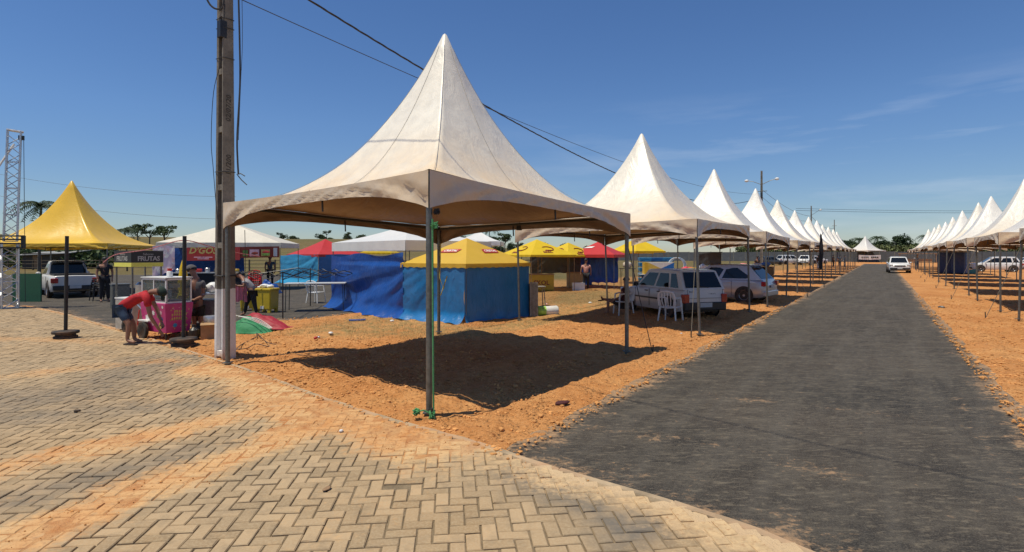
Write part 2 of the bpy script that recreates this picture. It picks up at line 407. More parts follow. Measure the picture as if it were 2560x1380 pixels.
fl = np.maximum(fl, sstep(0, 6, -X_ - 16))
fl = np.maximum(fl, .55 * sstep(8.5, 10.0, X_ + (fbm(gx * .5, gy * .5, 3, 33) - .5) * 3) * sstep(12, 16, Z_))
fl = np.maximum(fl, sstep(150, 170, rr_))
t = NT('laterite_ground'); tc = t.n('ShaderNodeTexCoord').outputs['Object']
nA = t.noise(tc, .55, 6, .6); nB = t.noise(tc, 5.0, 7, .65); nC = t.noise(tc, 38, 4, .6)
c = t.mix(t.rng(nA, .35, .65), (.49, .205, .066), (.63, .32, .12))
c = t.mix(t.rng(nB, .42, .72, 0, .8), c, (.40, .155, .045))
c = t.mix(t.rng(nC, .5, .75, 0, .55), c, (.66, .38, .18))
c = t.mix(t.rng(t.noise(tc, 14, 5, .65), .56, .70, 0, .75), c, (.20, .07, .022))
gr = t.mix(t.rng(nB, .3, .7), (.40, .25, .10), (.27, .19, .07)); gr = t.mix(t.rng(nC, .45, .65, 0, .6), gr, (.44, .31, .15))
c = t.mix(t.math('MULTIPLY', t.attr('grass'), t.rng(nB, .38, .62, .15, .95)), c, gr)
fg = t.mix(t.rng(t.noise(tc, .035, 6, .65), .35, .65), (.155, .115, .05), (.11, .10, .035)); fg = t.mix(t.rng(t.noise(tc, .4, 5, .6), .45, .75, 0, .6), fg, (.24, .16, .08))
c = t.mix(t.attr('field'), c, fg)
t.l(c, t.b.inputs['Base Color']); t.b.inputs['Roughness'].default_value = .95; t.b.inputs['Specular IOR Level'].default_value = .15
vo = t.n('ShaderNodeTexVoronoi', {'Vector': tc, 'Scale': 17.0, 'Randomness': 1.0}).outputs[0]; vm = t.math('MULTIPLY', t.rng(vo, 0, .6, 1, 0), t.rng(t.noise(tc, 2.2, 4, .6), .40, .62, .05, 1))
t.l(t.bump(vm, .9, .035, t.bump(nC, .9, .02, t.bump(nB, 1.0, .07))), t.b.inputs['Normal'])
me = np_mesh('ground', np.stack([gx, gy, gz], 1), quads, t.m, {'grass': gg, 'field': fl})
ground = bpy.data.objects.new('ground', me); link(ground); tag(ground, kind='structure')

def zone_sheet(name, poly, z, m, step, bbox, extra=None, clip=None):
    xs = np.arange(bbox[0], bbox[1] + step, step); ys = np.arange(bbox[2], bbox[3] + step, step)
    Xg, Yg = np.meshgrid(xs, ys); x = Xg.ravel(); y = Yg.ravel()
    return x, y, len(xs), len(ys)

# ---- asphalt road (built in road coordinates, edges slightly ragged)
def strip(name, x0, x1, nx, zs, z, m, ragged, curbclip=False):
    xs = np.linspace(0, 1, nx + 1); Zc = np.array(zs)
    U, V = np.meshgrid(xs, Zc); U = U.ravel(); V = V.ravel()
    l = x0 + ragged * (fbm(V * 1.7, V * 0 + 1, 4, 40) - .5) * 2; r = x1 + ragged * (fbm(V * 1.7, V * 0 + 9, 4, 41) - .5) * 2
    X = l * (1 - U) + r * U
    x = -X * RC + V * RS; y = X * RS + V * RC
    n = nx + 1; ii, jj = np.meshgrid(np.arange(nx), np.arange(len(Zc) - 1)); q = (jj * n + ii).ravel()
    quads = np.stack([q, q + 1, q + n + 1, q + n], 1)
    return X, V, x, y, quads
zs = list(np.arange(-10, 30, .12)) + list(np.arange(30, 128.1, 1.0))
X, V, x, y, quads = strip('road', XL + .12, XR - .12, 60, zs, 0, None, .10)
pd = -sdist(PLAZA, x, y)
d_edge = np.minimum(np.minimum(XL - X, X - XR), pd)
rdust = .12 + .88 * (1 - sstep(-.12, .42, d_edge + .55 * (fbm(x * 2.2, y * 2.2, 4, 50) - .5)))
rdust = np.maximum(rdust, .55 * (1 - sstep(0, .9, pd + .5 * (fbm(x * 3, y * 3, 3, 51) - .5))))
# dusty swathes dragged across the mouth of the road
for (a, b, w, s) in ((g2(1480, 1070), g2(1900, 1130), .22, .55), (g2(1750, 985), g2(2250, 1040), .2, .6), (g2(1850, 1120), g2(2150, 1200), .35, .55), (g2(1330, 1050), g2(1560, 1010), .3, .5), (g2(2390, 990), g2(2560, 1250), .14, .45)):
    rdust = np.maximum(rdust, s * (1 - sstep(0, w, ldist([a, b], x, y) + .4 * (fbm(x * 2.5, y * 2.5, 4, 52) - .5))))
t = NT('asphalt'); tc = t.n('ShaderNodeTexCoord').outputs['Object']
ro = t.n('ShaderNodeMapping', {'Vector': tc, 'Rotation': (0, 0, R(90 - math.degrees(TH)) * 0 + TH)}).outputs[0]
along = t.n('ShaderNodeMapping', {'Vector': ro, 'Scale': (1.0, .10, 1)}).outputs[0]
across = t.n('ShaderNodeMapping', {'Vector': tc, 'Rotation': (0, 0, -.25), 'Scale': (.5, 1.5, 1)}).outputs[0]
nA = t.noise(tc, .5, 6, .6, .4); nB = t.noise(along, 2.6, 5, .65, .3); nC = t.noise(tc, 85, 3, .6); nD = t.noise(across, 3.2, 7, .68, .5)
c = t.mix(t.rng(nA, .35, .65), (.026, .024, .022), (.060, .049, .039))
c = t.mix(t.rng(nB, .45, .68, 0, .8), c, (.088, .078, .066))
c = t.mix(t.rng(nC, .48, .66, 0, .7), c, (.125, .11, .09))
c = t.mix(t.rng(nD, .45, .68, 0, .65), c, (.125, .108, .085))
c = t.mix(t.rng(t.noise(tc, 24, 5, .7), .5, .75, 0, .6), c, (.018, .018, .018))
dst = t.attr('dust'); sc_ = t.math('ADD', t.math('MULTIPLY', dst, 1.0), t.rng(nD, .50, .78, -.05, .42))
nE = t.noise(across, 9.0, 6, .7, .3)
t.b.inputs['Specular IOR Level'].default_value = .1
nF = t.noise(tc, 15, 7, .72, .6)
f = t.rng(t.math('ADD', t.math('ADD', t.math('MULTIPLY', dst, .62), t.math('MULTIPLY', t.math('SUBTRACT', nF, .5), 1.5)), t.math('ADD', t.math('MULTIPLY', t.math('SUBTRACT', nE, .5), .8), t.math('MULTIPLY', t.math('SUBTRACT', nD, .5), 1.0))), .35, .66, 0, .85)
c = t.mix(t.rng(t.noise(across, 16, 6, .7, .4), .52, .66, 0, .75), c, (.17, .142, .105))
c = t.mix(f, c, (.40, .25, .14))
t.l(c, t.b.inputs['Base Color']); t.b.inputs['Roughness'].default_value = .82; t.b.inputs['Specular IOR Level'].default_value = .22
t.l(t.bump(nC, .9, .010, t.bump(nA, .3, .03)), t.b.inputs['Normal'])
asphalt = t.m
rz = .002 + .008 * (fbm(x * .6, y * .6, 3, 55) - .5)
me = np_mesh('road', np.stack([x, y, rz], 1), quads, asphalt, {'dust': rdust})
o = bpy.data.objects.new('road', me); link(o); tag(o, kind='structure')

# ---- asphalt lot on the left
def poly_sheet(name, poly, z, step, bb, m, attr_fn, keep):
    xs = np.arange(bb[0], bb[1], step); ys = np.arange(bb[2], bb[3], step)
    Xg, Yg = np.meshgrid(xs, ys); x = Xg.ravel(); y = Yg.ravel()
    s = sdist(poly, x, y); ok = s > keep
    nx = len(xs); ii, jj = np.meshgrid(np.arange(nx - 1), np.arange(len(ys) - 1)); q = (jj * nx + ii).ravel()
    qd = np.stack([q, q + 1, q + nx + 1, q + nx], 1); qd = qd[ok[qd].all(1)]
    used = np.unique(qd); mp_ = np.full(len(x), -1); mp_[used] = np.arange(len(used))
    x = x[used]; y = y[used]; qd = mp_[qd]
    zz = z + 0 * x
    me = np_mesh(name, np.stack([x, y, zz], 1), qd, m, attr_fn(x, y, s[used]))
    o = bpy.data.objects.new(name, me); link(o); tag(o, kind='structure'); return o
poly_sheet('parking_lot', LOT, .004, .25, (-70, 8, 8, 62), asphalt, lambda x, y, s: {'dust': np.maximum(.8 * (1 - sstep(-.1, .5, s + .7 * (fbm(x * 1.5, y * 1.5, 3, 60) - .5))), .15 + 0 * x)}, -.25)

# ================================================================ PLAZA: herringbone pavers
def plaza_dirt(x, y):
    e = ldist(CURB, x, y)
    n = fbm(x * 1.6, y * 1.6, 4, 70); n2 = fbm(x * 5, y * 5, 3, 71)
    seg = ldist([g2(1120, 1098), g2(900, 1040), g2(700, 965), g2(590, 925)], x, y)
    d = 1.05 * (1 - sstep(.05, 1.15, seg + .9 * (n - .5)))
    d = np.maximum(d, .8 * (1 - sstep(0, .22, e + .25 * (n - .5)))); d = np.maximum(d, .62 * (1 - sstep(.1, .62, e + .5 * (n - .5))) * sstep(-.9, .1, x))
    for (a, w, s) in (([g2(800, 1005), g2(560, 1050), g2(300, 1110), g2(0, 1170), g2(-300, 1215)], .52, .75),
                      ([g2(860, 1050), g2(740, 1095), g2(480, 1190), g2(230, 1285), g2(0, 1375), g2(-200, 1450)], .50, .95),
                      ([g2(420, 905), g2(150, 930), g2(0, 948), g2(-200, 965)], .6, .5),
                      ([g2(300, 860), g2(100, 850), g2(-100, 850)], .6, .35),
                      ([g2(1560, 1240), g2(1760, 1300), g2(2000, 1400)], .26, .45)):
        d = np.maximum(d, s * (1 - sstep(0, w, ldist(a, x, y) + .55 * (n - .5) + .18 * (n2 - .5))))
    return np.clip(d * 1.12 + .55 * (fbm(x * .8, y * .8, 4, 79) - .40) + .10 * (1 - sstep(3, 9, e)), 0, 1)
def plaza_soot(x, y):
    n = fbm(x * 2.5, y * 2.5, 4, 75)
    s = 1 - sstep(.0, .5, ldist([g2(1330, 1195), g2(1500, 1290), g2(1560, 1330)], x, y) + .5 * (n - .5))
    s2 = .55 * (1 - sstep(.0, .7, ldist([g2(560, 1010), g2(250, 1030), g2(-100, 1060)], x, y) + .6 * (n - .5)))
    s3 = .55 * (1 - sstep(.0, .45, ldist([g2(640, 1100), g2(300, 1190), g2(0, 1270)], x, y) + .5 * (n - .5)))
    s4 = .6 * (1 - sstep(.0, 1.2, ldist([g2(420, 900), g2(200, 990), g2(0, 1010)], x, y) + .9 * (n - .5)))
    return np.clip(np.maximum.reduce([.95 * s, s2, s3, s4]), 0, 1)
t = NT('paver_concrete'); tc = t.n('ShaderNodeTexCoord').outputs['Object']
gp = t.n('ShaderNodeNewGeometry').outputs['Position']
nA = t.noise(gp, 7, 6, .65); nB = t.noise(gp, 60, 4, .6); nC = t.noise(gp, .8, 4, .5)
tn = t.attr('tone')
c = t.mix(tn, (.285, .19, .10), (.50, .342, .19)); c = t.mix(t.rng(nC, .35, .65, 0, .35), c, (.27, .225, .16))
c = t.mix(t.rng(nB, .4, .7, 0, .5), c, (.47, .37, .235)); c = t.mix(t.rng(nA, .5, .78, 0, .6), c, (.19, .145, .095))
c = t.mix(t.math('MULTIPLY', t.attr('soot'), t.rng(nA, .25, .6, .45, 1)), c, (.13, .12, .105))
dd = t.rng(t.math('ADD', t.attr('dirt'), t.math('MULTIPLY', t.math('SUBTRACT', t.noise(gp, 13, 7, .72), .5), 2.0)), .30, .95, 0, .92)
dc = t.mix(t.rng(nA, .35, .65), (.62, .34, .14), (.52, .23, .075)); dc = t.mix(t.rng(nC, .38, .58, 0, .85), dc, (.62, .42, .21)); dc = t.mix(t.rng(t.n('ShaderNodeSeparateXYZ', {0: gp}).outputs[0], -.8, .3, 0, .8), dc, (.60, .44, .25)); dc = t.mix(t.rng(t.noise(gp, 30, 5, .7), .52, .7, 0, .8), dc, (.27, .10, .035))
c = t.mix(dd, c, dc)
t.l(c, t.b.inputs['Base Color']); t.b.inputs['Roughness'].default_value = .88; t.b.inputs['Specular IOR Level'].default_value = .3
t.l(t.bump(nB, .45, .004, t.bump(nA, .3, .008)), t.b.inputs['Normal'])
paver_m = t.m
t = NT('joint_bed'); gp = t.n('ShaderNodeNewGeometry').outputs['Position']
nA = t.noise(gp, 9, 6, .65); nB = t.noise(gp, 70, 4, .6)
c = t.mix(t.rng(nA, .35, .7), (.15, .11, .065), (.25, .185, .11)); c = t.mix(t.rng(nB, .5, .7, 0, .5), c, (.28, .22, .15))
dd = t.rng(t.math('ADD', t.attr('dirt'), t.math('MULTIPLY', t.math('SUBTRACT', nA, .5), .9)), .35, .8, 0, .95)
nM = t.noise(gp, 3.5, 6, .65); dc = t.mix(t.rng(nM, .35, .65), (.60, .36, .16), (.46, .19, .06)); dc = t.mix(t.rng(t.noise(gp, 26, 5, .7), .5, .7, 0, .8), dc, (.27, .10, .035)); dc = t.mix(t.rng(t.n('ShaderNodeSeparateXYZ', {0: gp}).outputs[0], -.8, .3, 0, .8), dc, (.58, .44, .27)); c = t.mix(dd, c, dc)
t.l(c, t.b.inputs['Base Color']); t.b.inputs['Roughness'].default_value = .95
t.l(t.bump(nB, .8, .01, t.bump(t.noise(gp, 22, 5, .6), .8, .02)), t.b.inputs['Normal'])
bed_m = t.m
plaza = thing('paved_plaza', None, None); tag(plaza, kind='structure')
# bed: fine sheet near, covers the whole plaza; loose dirt on it buries the joints where it lies thick
xs = np.arange(-34, 6, .085); ys = np.arange(-4, 23, .085)
Xg, Yg = np.meshgrid(xs, ys); x = Xg.ravel(); y = Yg.ravel(); s = sdist(PLAZA, x, y)
vis = (s > -.03) & (y > .8) & (np.abs(x) < y * 1.15 + 2.2)
nx = len(xs); ii, jj = np.meshgrid(np.arange(nx - 1), np.arange(len(ys) - 1)); q = (jj * nx + ii).ravel()
qd = np.stack([q, q + 1, q + nx + 1, q + nx], 1); qd = qd[vis[qd].all(1)]
used = np.unique(qd); mp_ = np.full(len(x), -1); mp_[used] = np.arange(len(used)); x = x[used]; y = y[used]; qd = mp_[qd]; s = s[used]
pdv = plaza_dirt(x, y)
nn = fbm(x * 7, y * 7, 3, 77)
bz = .015 + .010 * sstep(.55, 1.0, pdv + .7 * (nn - .5)) + .006 * (nn - .5)
bz = bz + .011 * (1 - sstep(.0, .16, s)) * (fbm(x * 9, y * 9, 3, 78))
me = np_mesh('joint_sand', np.stack([x, y, bz], 1), qd, bed_m, {'dirt': pdv})
o = bpy.data.objects.new('joint_sand', me); link(o, plaza)
# far / behind the camera: one plain sheet lower down
pm = bmesh.new(); vs_ = [pm.verts.new((p[0], p[1], -.004)) for p in PLAZA]; pm.faces.new(vs_); bmesh.ops.triangulate(pm, faces=pm.faces)
me = bpy.data.meshes.new('plaza_base'); pm.to_mesh(me); pm.free(); me.materials.append(paver_m); o = bpy.data.objects.new('plaza_base', me); link(o, plaza)
# pavers
HA = R(6.2); hc, hs = math.cos(HA), math.sin(HA)          # laying direction
BW = .1045
cells = []
NI = 420
for j in range(-40, 260):
    k0 = (j % 4)
    for i in range(-340, 130):
        mm = (i - j) % 4
        if mm == 0: cx, cy, o_ = i + 1.0, j + .5, 0      # lying along x
        elif mm == 3: cx, cy, o_ = i + .5, j + 1.0, 1      # lying along y
        else: continue
        cells.append((cx * BW, cy * BW, o_))
cells = np.array(cells)
wx = cells[:, 0] * hc - cells[:, 1] * hs; wy = cells[:, 0] * hs + cells[:, 1] * hc + .8
s = sdist(PLAZA, wx, wy)
ok = (s > .075) & (wy > 1.1) & (np.abs(wx) < wy * 1.12 + 1.6) & (wy < 22)
wx, wy, oo = wx[ok], wy[ok], cells[ok, 2]
rgb = random.Random(3)
def paver_geo(cx, cy, ori, key):
    r_ = np.random.RandomState(key)
    a = HA + (R(90) if ori else 0) + r_.uniform(-.018, .018)
    lx, ly = BW * 2 / 2 - .0055, BW / 2 - .0055; ch = .006; z1 = .028 + r_.uniform(-.006, .004) - (.008 if r_.rand() < .04 else 0); z0 = .0
    ox, oy = r_.uniform(-.0022, .0022, 2)
    ti, tj = r_.uniform(-.012, .012, 2)
    pts = []
    for (hx, hy, z) in ((lx, ly, z0), (lx, ly, z1 - ch), (lx - ch, ly - ch, z1)):
        for sx_, sy_ in ((-1, -1), (1, -1), (1, 1), (-1, 1)):
            px, py = sx_ * hx, sy_ * hy
            jx, jy = (r_.uniform(-.0022, .0022, 2) if z > z0 else (0, 0))
            zz = z + (px * ti + py * tj if z > z0 else 0)
            px += jx; py += jy
            pts.append((px * math.cos(a) - py * math.sin(a) + ox, px * math.sin(a) + py * math.cos(a) + oy, zz))
    fs = [(0, 1, 5, 4), (1, 2, 6, 5), (2, 3, 7, 6), (3, 0, 4, 7), (4, 5, 9, 8), (5, 6, 10, 9), (6, 7, 11, 10), (7, 4, 8, 11), (8, 9, 10, 11)]
    return pts, fs
# nearest 300 in view are single objects, the rest joined
infr = (wy > 3.3) & (np.abs(wx / wy) < .935) & (636 + CH * F / wy < 1400)
order = np.argsort(np.where(infr, np.hypot(wx, wy), 1e6))
single = set(order[:300].tolist())
V_, F_ = [], []
cxs, tones = [], []
for k in range(len(wx)):
    pts, fs = paver_geo(wx[k], wy[k], oo[k], k); tone = np.random.RandomState(k + 9999).beta(1.6, 1.8)
    if k in single:
        P_ = [(p[0] + wx[k], p[1] + wy[k]) for p in pts]
        px = np.array([p[0] for p in P_]); py = np.array([p[1] for p in P_])
        me = np_mesh('paver', np.array(pts), np.array(fs), paver_m, {'dirt': plaza_dirt(px, py), 'soot': plaza_soot(px, py), 'tone': np.full(12, tone)}, smooth=False)
        o = bpy.data.objects.new('paver', me); o.location = (wx[k], wy[k], 0); link(o, plaza)
    else:
        b = len(V_); V_ += [(p[0] + wx[k], p[1] + wy[k], p[2]) for p in pts]; F_ += [tuple(i + b for i in f) for f in fs]; tones += [tone] * 12
V_ = np.array(V_)
me = np_mesh('pavers_beyond', V_, np.array(F_), paver_m, {'dirt': plaza_dirt(V_[:, 0], V_[:, 1]), 'soot': plaza_soot(V_[:, 0], V_[:, 1]), 'tone': np.array(tones)}, smooth=False)
o = bpy.data.objects.new('pavers_beyond', me); link(o, plaza); o['kind'] = 'stuff'

# kerb stones along the edge of the plaza, flush and half buried in dust
M['kerb'] = mat('kerb_cement', (.40, .30, .19), .95, 0, .35, 3.5, .9, .02, dust=1.0)
kerb = thing('kerb', None, None); tag(kerb, kind='structure')
cl = [Vector((p[0], p[1], 0)) for p in CURB]
def walk(pts, step):
    out = [pts[0]]; acc = 0
    for a, b in zip(pts[:-1], pts[1:]):
        d = (b - a).length; s0 = 0
        while acc + (d - s0) >= step:
            s0 += step - acc; out.append(a + (b - a) * (s0 / d)); acc = 0
        acc += d - s0
    return out
wp = walk(cl, .1)
rk = random.Random(5)
kk = 0; i = 0
while i < len(wp) - 11:
    p = wp[i]
    if p.y > 1 and abs(p.x) < p.y * 1.15 + 2:
        mb = MB(); n = 10; rows = []
        for j in range(0, n + 1, 2):
            a = wp[i + j]; d = (wp[min(i + j + 1, len(wp) - 1)] - wp[i + j - 1 if i + j else 0]).normalized(); nn_ = Vector((-d.y, d.x, 0))
            if j == 0: a = a + d * .006
            if j == n: a = a - d * .006
            h = .031 + rk.uniform(-.003, .003)
            rows.append([a - nn_ * (.045 + rk.uniform(-.006, .006)) + Vector((0, 0, -.02)), a - nn_ * (.034 + rk.uniform(-.014, .006)) + Vector((0, 0, h)), a + nn_ * (.03 + rk.uniform(-.018, .008)) + Vector((0, 0, h - rk.uniform(0, .010))), a + nn_ * .045 + Vector((0, 0, -.02))])
        vs = [v for r_ in rows for v in r_]; fs = []
        for j in range(len(rows) - 1):
            for m_ in range(3): fs.append((j * 4 + m_, j * 4 + m_ + 1, j * 4 + 4 + m_ + 1, j * 4 + 4 + m_))
        fs += [(0, 3, 2, 1), tuple(len(vs) - 4 + q_ for q_ in (0, 1, 2, 3))]
        mb.add(vs, fs).obj('kerb_stone', M['kerb'], kerb)
    i += 10

# clods and pebbles of loose laterite near the camera
M['clod'] = mat('laterite_clod', (.55, .26, .085), .95, 0, .35, 3, .6, .01)
rs = np.random.RandomState(11)
ico = bmesh.new(); bmesh.ops.create_icosphere(ico, subdivisions=1, radius=1); iv = np.array([v.co[:] for v in ico.verts]); ifc = np.array([[v.index for v in f.verts] for f in ico.faces]); ico.free()
N_ = 60000
u = rs.uniform(300, 2600, N_); v = 640 + 1 / rs.uniform(1 / 520., 1 / 95., N_)
yy = CH * F / (v - 636); xx = (u - 1280) / F * yy
zz, dz = dirt_h(xx, yy); gs = sdist(GRASS, xx, yy)
dens = .08 + .8 * sstep(.42, .62, fbm(xx * 1.1, yy * 1.1, 3, 90)) + .5 * (1 - sstep(.1, .5, dz))
ok = (dz > -.12) & (rs.rand(N_) < dens) & (gs < 0)
# a sprinkle on the paving and the road edge
xx, yy, zz, dz = xx[ok], yy[ok], zz[ok], dz[ok]
zz = np.where(dz < .05, np.maximum(zz, .02), zz)
n = len(xx); sz = .006 + .028 * rs.beta(1.0, 5, n) * 1.5
VV = iv[None] * (1 + .35 * (rs.rand(n, len(iv), 1) - .5)) * sz[:, None, None] * np.stack([rs.uniform(.8, 1.4, n), rs.uniform(.8, 1.4, n), rs.uniform(.5, .9, n)], 1)[:, None, :]
VV = VV + np.stack([xx, yy, zz + sz * .25], 1)[:, None, :]
FF = ifc[None] + (np.arange(n) * len(iv))[:, None, None]
me = np_mesh('dirt_clods', VV.reshape(-1, 3), FF.reshape(-1, 3), M['clod'], smooth=False)
o = bpy.data.objects.new('dirt_clods', me); link(o); tag(o, 'loose orange clods and pebbles scattered over the bare dirt', 'dirt clods', kind='stuff')

n_ = 5200; u = rs.uniform(0, 1500, n_); v = 636 + 1 / rs.uniform(1 / 760., 1 / 235., n_); yy = CH * F / (v - 636); xx = (u - 1280) / F * yy
ok = (sdist(PLAZA, xx, yy) > .02) & (rs.rand(n_) < (plaza_dirt(xx, yy) - .35) * 1.3); xx, yy = xx[ok], yy[ok]; n = len(xx); sz = .002 + .008 * rs.beta(1, 5, n) * 1.6
VV = iv[None] * (1 + .35 * (rs.rand(n, len(iv), 1) - .5)) * sz[:, None, None] + np.stack([xx, yy, .028 + sz * .3], 1)[:, None, :]
me = np_mesh('dirt_crumbs', VV.reshape(-1, 3), (ifc[None] + (np.arange(n) * len(iv))[:, None, None]).reshape(-1, 3), M['clod'], smooth=False)
o = bpy.data.objects.new('dirt_crumbs', me); link(o); tag(o, 'crumbs of orange dirt carried onto the herringbone paving', 'dirt crumbs', kind='stuff')

# dry grass on the verge between the tents
M['straw'] = mat('dry_grass', (.36, .27, .12), .9, 0, .3, 2)
N_ = 42000; bx = [p[0] for p in GRASS]; by = [p[1] for p in GRASS]
xx = rs.uniform(min(bx), max(bx), N_); yy = rs.uniform(min(by), max(by), N_); s = sdist(GRASS, xx, yy)
ok = (s > -.2) & (rs.rand(N_) < .12 + sstep(.38, .6, fbm(xx * 1.5, yy * 1.5, 4, 21))); xx, yy = xx[ok], yy[ok]; zz, _ = dirt_h(xx, yy); n = len(xx)
a = rs.uniform(0, 6.283, n); h = rs.uniform(.02, .075, n); ln = rs.uniform(-.05, .05, (n, 2)); w = .004
p0 = np.stack([xx + w * np.cos(a), yy + w * np.sin(a), zz], 1); p1 = np.stack([xx - w * np.cos(a), yy - w * np.sin(a), zz], 1); p2 = np.stack([xx + ln[:, 0], yy + ln[:, 1], zz + h], 1)
VV = np.stack([p0, p1, p2], 1).reshape(-1, 3); FF = np.arange(3 * n).reshape(-1, 3)
me = np_mesh('dry_grass', VV, FF, M['straw'], smooth=False)
o = bpy.data.objects.new('dry_grass', me); link(o); tag(o, 'short dry grass growing between the tents and the blue stall', 'grass', kind='stuff')
# ================================================================ PEAKED TENTS
def canopy_mesh(name, E, C, zp, m, nu=24, nt=22, pw=2.05, circ=.35, seed=0):
    """E: four eave corners, C: peak position; returns mesh with attribute low"""
    N = nu * 4; E = [Vector(e) for e in E]
    mids = [((E[k] + E[(k + 1) % 4]) / 2) for k in range(4)]
    l0 = sum((Vector((m_.x - C.x, m_.y - C.y))).length for m_ in mids) / 4
    ev = []
    for k in range(4):
        for i in range(nu):
            t = i / nu; a, b = E[k], E[(k + 1) % 4]
            p = a.lerp(b, t); c_ = Vector((C.x, C.y, 0)); pl = Vector((p.x, p.y, 0))
            s_ = 4 * t * (1 - t); pl = pl.lerp(c_, .012 * s_); ev.append((pl, p.z - .02 * s_, s_))
    vs = []; low = []
    rr = np.random.RandomState(seed)
    for j in range(nt + 1):
        t = (j / nt) ** .9
        for k in range(N):
            pl, z, s_ = ev[k]; e = pl - Vector((C.x, C.y, 0)); l = e.length
            b = t ** circ; h = e * b + e / l * l0 * (1 - b)
            f = (1 - t) ** pw
            q = Vector((C.x, C.y, 0)) + h * (t * .985 + .015)
            zz = z + (zp - z) * f
            zz -= .10 * s_ * math.sin(math.pi * min(1, t)) * t
            cd_ = abs((k % nu) / nu - .5) * 2; wr = (fbm(k / N * 26 + seed * 7, t * 3.0, 2, 5) - .5) * .035 * t + .018 * math.sin(k * 1.9 + t * 14) * cd_ ** 3 * math.sin(math.pi * min(1, t * 1.02)) * t
            vs.append((q.x, q.y, float(zz + wr))); low.append(t)
    fs = [(j * N + k, j * N + (k + 1) % N, (j + 1) * N + (k + 1) % N, (j + 1) * N + k)[::-1] for j in range(nt) for k in range(N)]
    me = bpy.data.meshes.new(name); me.from_pydata(vs + [(C.x, C.y, zp + .03)], [], fs + [(k, (k + 1) % N, len(vs)) for k in range(N)])
    me.polygons.foreach_set('use_smooth', [True] * len(me.polygons))
    me.attributes.new('low', 'FLOAT', 'POINT').data.foreach_set('value', low + [0.0]); me.materials.append(m); me.update()
    return me
def valance_mesh(a, b, ctr, m, drop=.42, mid=.16, n=44, seed=0, pw=3.3):
    a = Vector(a); b = Vector(b); d = (b - a).normalized(); nrm = Vector((d.y, -d.x, 0)).normalized()
    if (((a + b) / 2) - ctr).dot(nrm) < 0: nrm = -nrm
    vs = []; R_ = 6
    for i in range(n + 1):
        t = i / n; p = a.lerp(b, t); s_ = 4 * t * (1 - t); p = p - nrm * (.012 * (b - a).length * .5 * s_) ; p.z -= .02 * s_
        w = mid + (drop - mid) * abs(2 * t - 1) ** pw
        if i in (0, n): w = drop
        for j in range(R_ + 1):
            f = j / R_
            rip = .034 * math.sin(t * 31 + f * 5 * (1 if t < .5 else -1) + seed) * (abs(2 * t - 1) ** 1.5) * math.sin(f * 2.4) + .014 * math.sin(t * 83 + f * 9 + seed)
            edge = .0 if i in (0, n) else 1
            vs.append(p + nrm * (.012 + edge * rip * min(1, f * 2)) - Vector((0, 0, w * f - .004)))
    fs = [(i * (R_ + 1) + j, i * (R_ + 1) + j + 1, (i + 1) * (R_ + 1) + j + 1, (i + 1) * (R_ + 1) + j) for i in range(n) for j in range(R_)]
    f0 = fs[0]; nf = (vs[f0[1]] - vs[f0[0]]).cross(vs[f0[3]] - vs[f0[0]])
    if nf.dot(nrm) < 0: fs = [f[::-1] for f in fs]
    me = bpy.data.meshes.new('valance'); me.from_pydata([tuple(v) for v in vs], [], fs); me.polygons.foreach_set('use_smooth', [True] * len(fs))
    me.attributes.new('low', 'FLOAT', 'POINT').data.foreach_set('value', [1.0] * len(vs)); me.materials.append(m); me.update()
    return me
def guy(parent, top, foot, m=None, stake=True):
    MB().tube([top, top.lerp(foot, .5) - Vector((0, 0, .03)), foot], .008, 5, cap=False).obj('guy_rope', m or M['rope'], parent)
    if stake:
        dr = (foot - top).normalized()
        MB().tube([foot + Vector((0, 0, -.1)), foot + Vector((dr.x * .03, dr.y * .03, .17))], .013, 6).obj('stake', M['galv_dark'], parent)
def peak_tent(label, loc, rz, G4, ez, pk, mv, mval, group=None, seed=0, det=1, lr=.032, guys=(), legm='galv', name='peaked_tent', drop=.42):
    """G4: leg feet (local), ez: eave heights, pk: local peak"""
    t = thing(name, label, 'tent', loc, rz, group)
    E = [Vector((g[0], g[1], z)) for g, z in zip(G4, ez)]
    ctr = sum(E, Vector()) / 4; E = [e + (Vector((e.x, e.y, 0)) - Vector((ctr.x, ctr.y, 0))).normalized() * .06 for e in E]
    pk = Vector(pk)
    link(bpy.data.objects.new('canopy', canopy_mesh('canopy', E, pk, pk.z, mv, 24 if det else 10, 24 if det else 12, seed=seed)), t)
    for k in range(4):
        link(bpy.data.objects.new('valance', valance_mesh(E[k], E[(k + 1) % 4], ctr, mval, drop, .16, 44 if det else 14, seed + k)), t)
    fr = MB(); zb = [e.z - .07 for e in E]
    for k in range(4):
        a = Vector((G4[k][0], G4[k][1], zb[k])); b = Vector((G4[(k + 1) % 4][0], G4[(k + 1) % 4][1], zb[(k + 1) % 4])); cz_ = Vector((ctr.x, ctr.y, 0)); a = a.lerp(Vector((ctr.x, ctr.y, a.z)), .03); b = b.lerp(Vector((ctr.x, ctr.y, b.z)), .03)
        MB().tube([a, b], .026, 4 if not det else 8).obj('frame_bar', M[legm + '_dark'] if legm == 'galv' else M[legm], t)
        if det:
            m_ = a.lerp(b, .5); c_ = m_.lerp(ctr, .06)
            top_ = a.lerp(b, .44 + .1 * (seed % 2)); MB().tube([top_, top_ + Vector((.01, .0, -.24))], .014, 5).obj('strap', M['black'], t)
    for k in range(4):
        g = Vector((G4[k][0], G4[k][1], -.05)); top = Vector((G4[k][0], G4[k][1], zb[k] + .06))
        if len(G4[k]) > 2: g = Vector((G4[k][2], G4[k][3], -.05))
        mb = MB().tube([g, top], lr, 10 if det else 6)
        if det: mb.box((g.x, g.y, .055 if len(G4[k]) < 9 else .05), (.13, .13, .012))
        mb.obj('leg', M[legm], t, smooth=True)
    return t

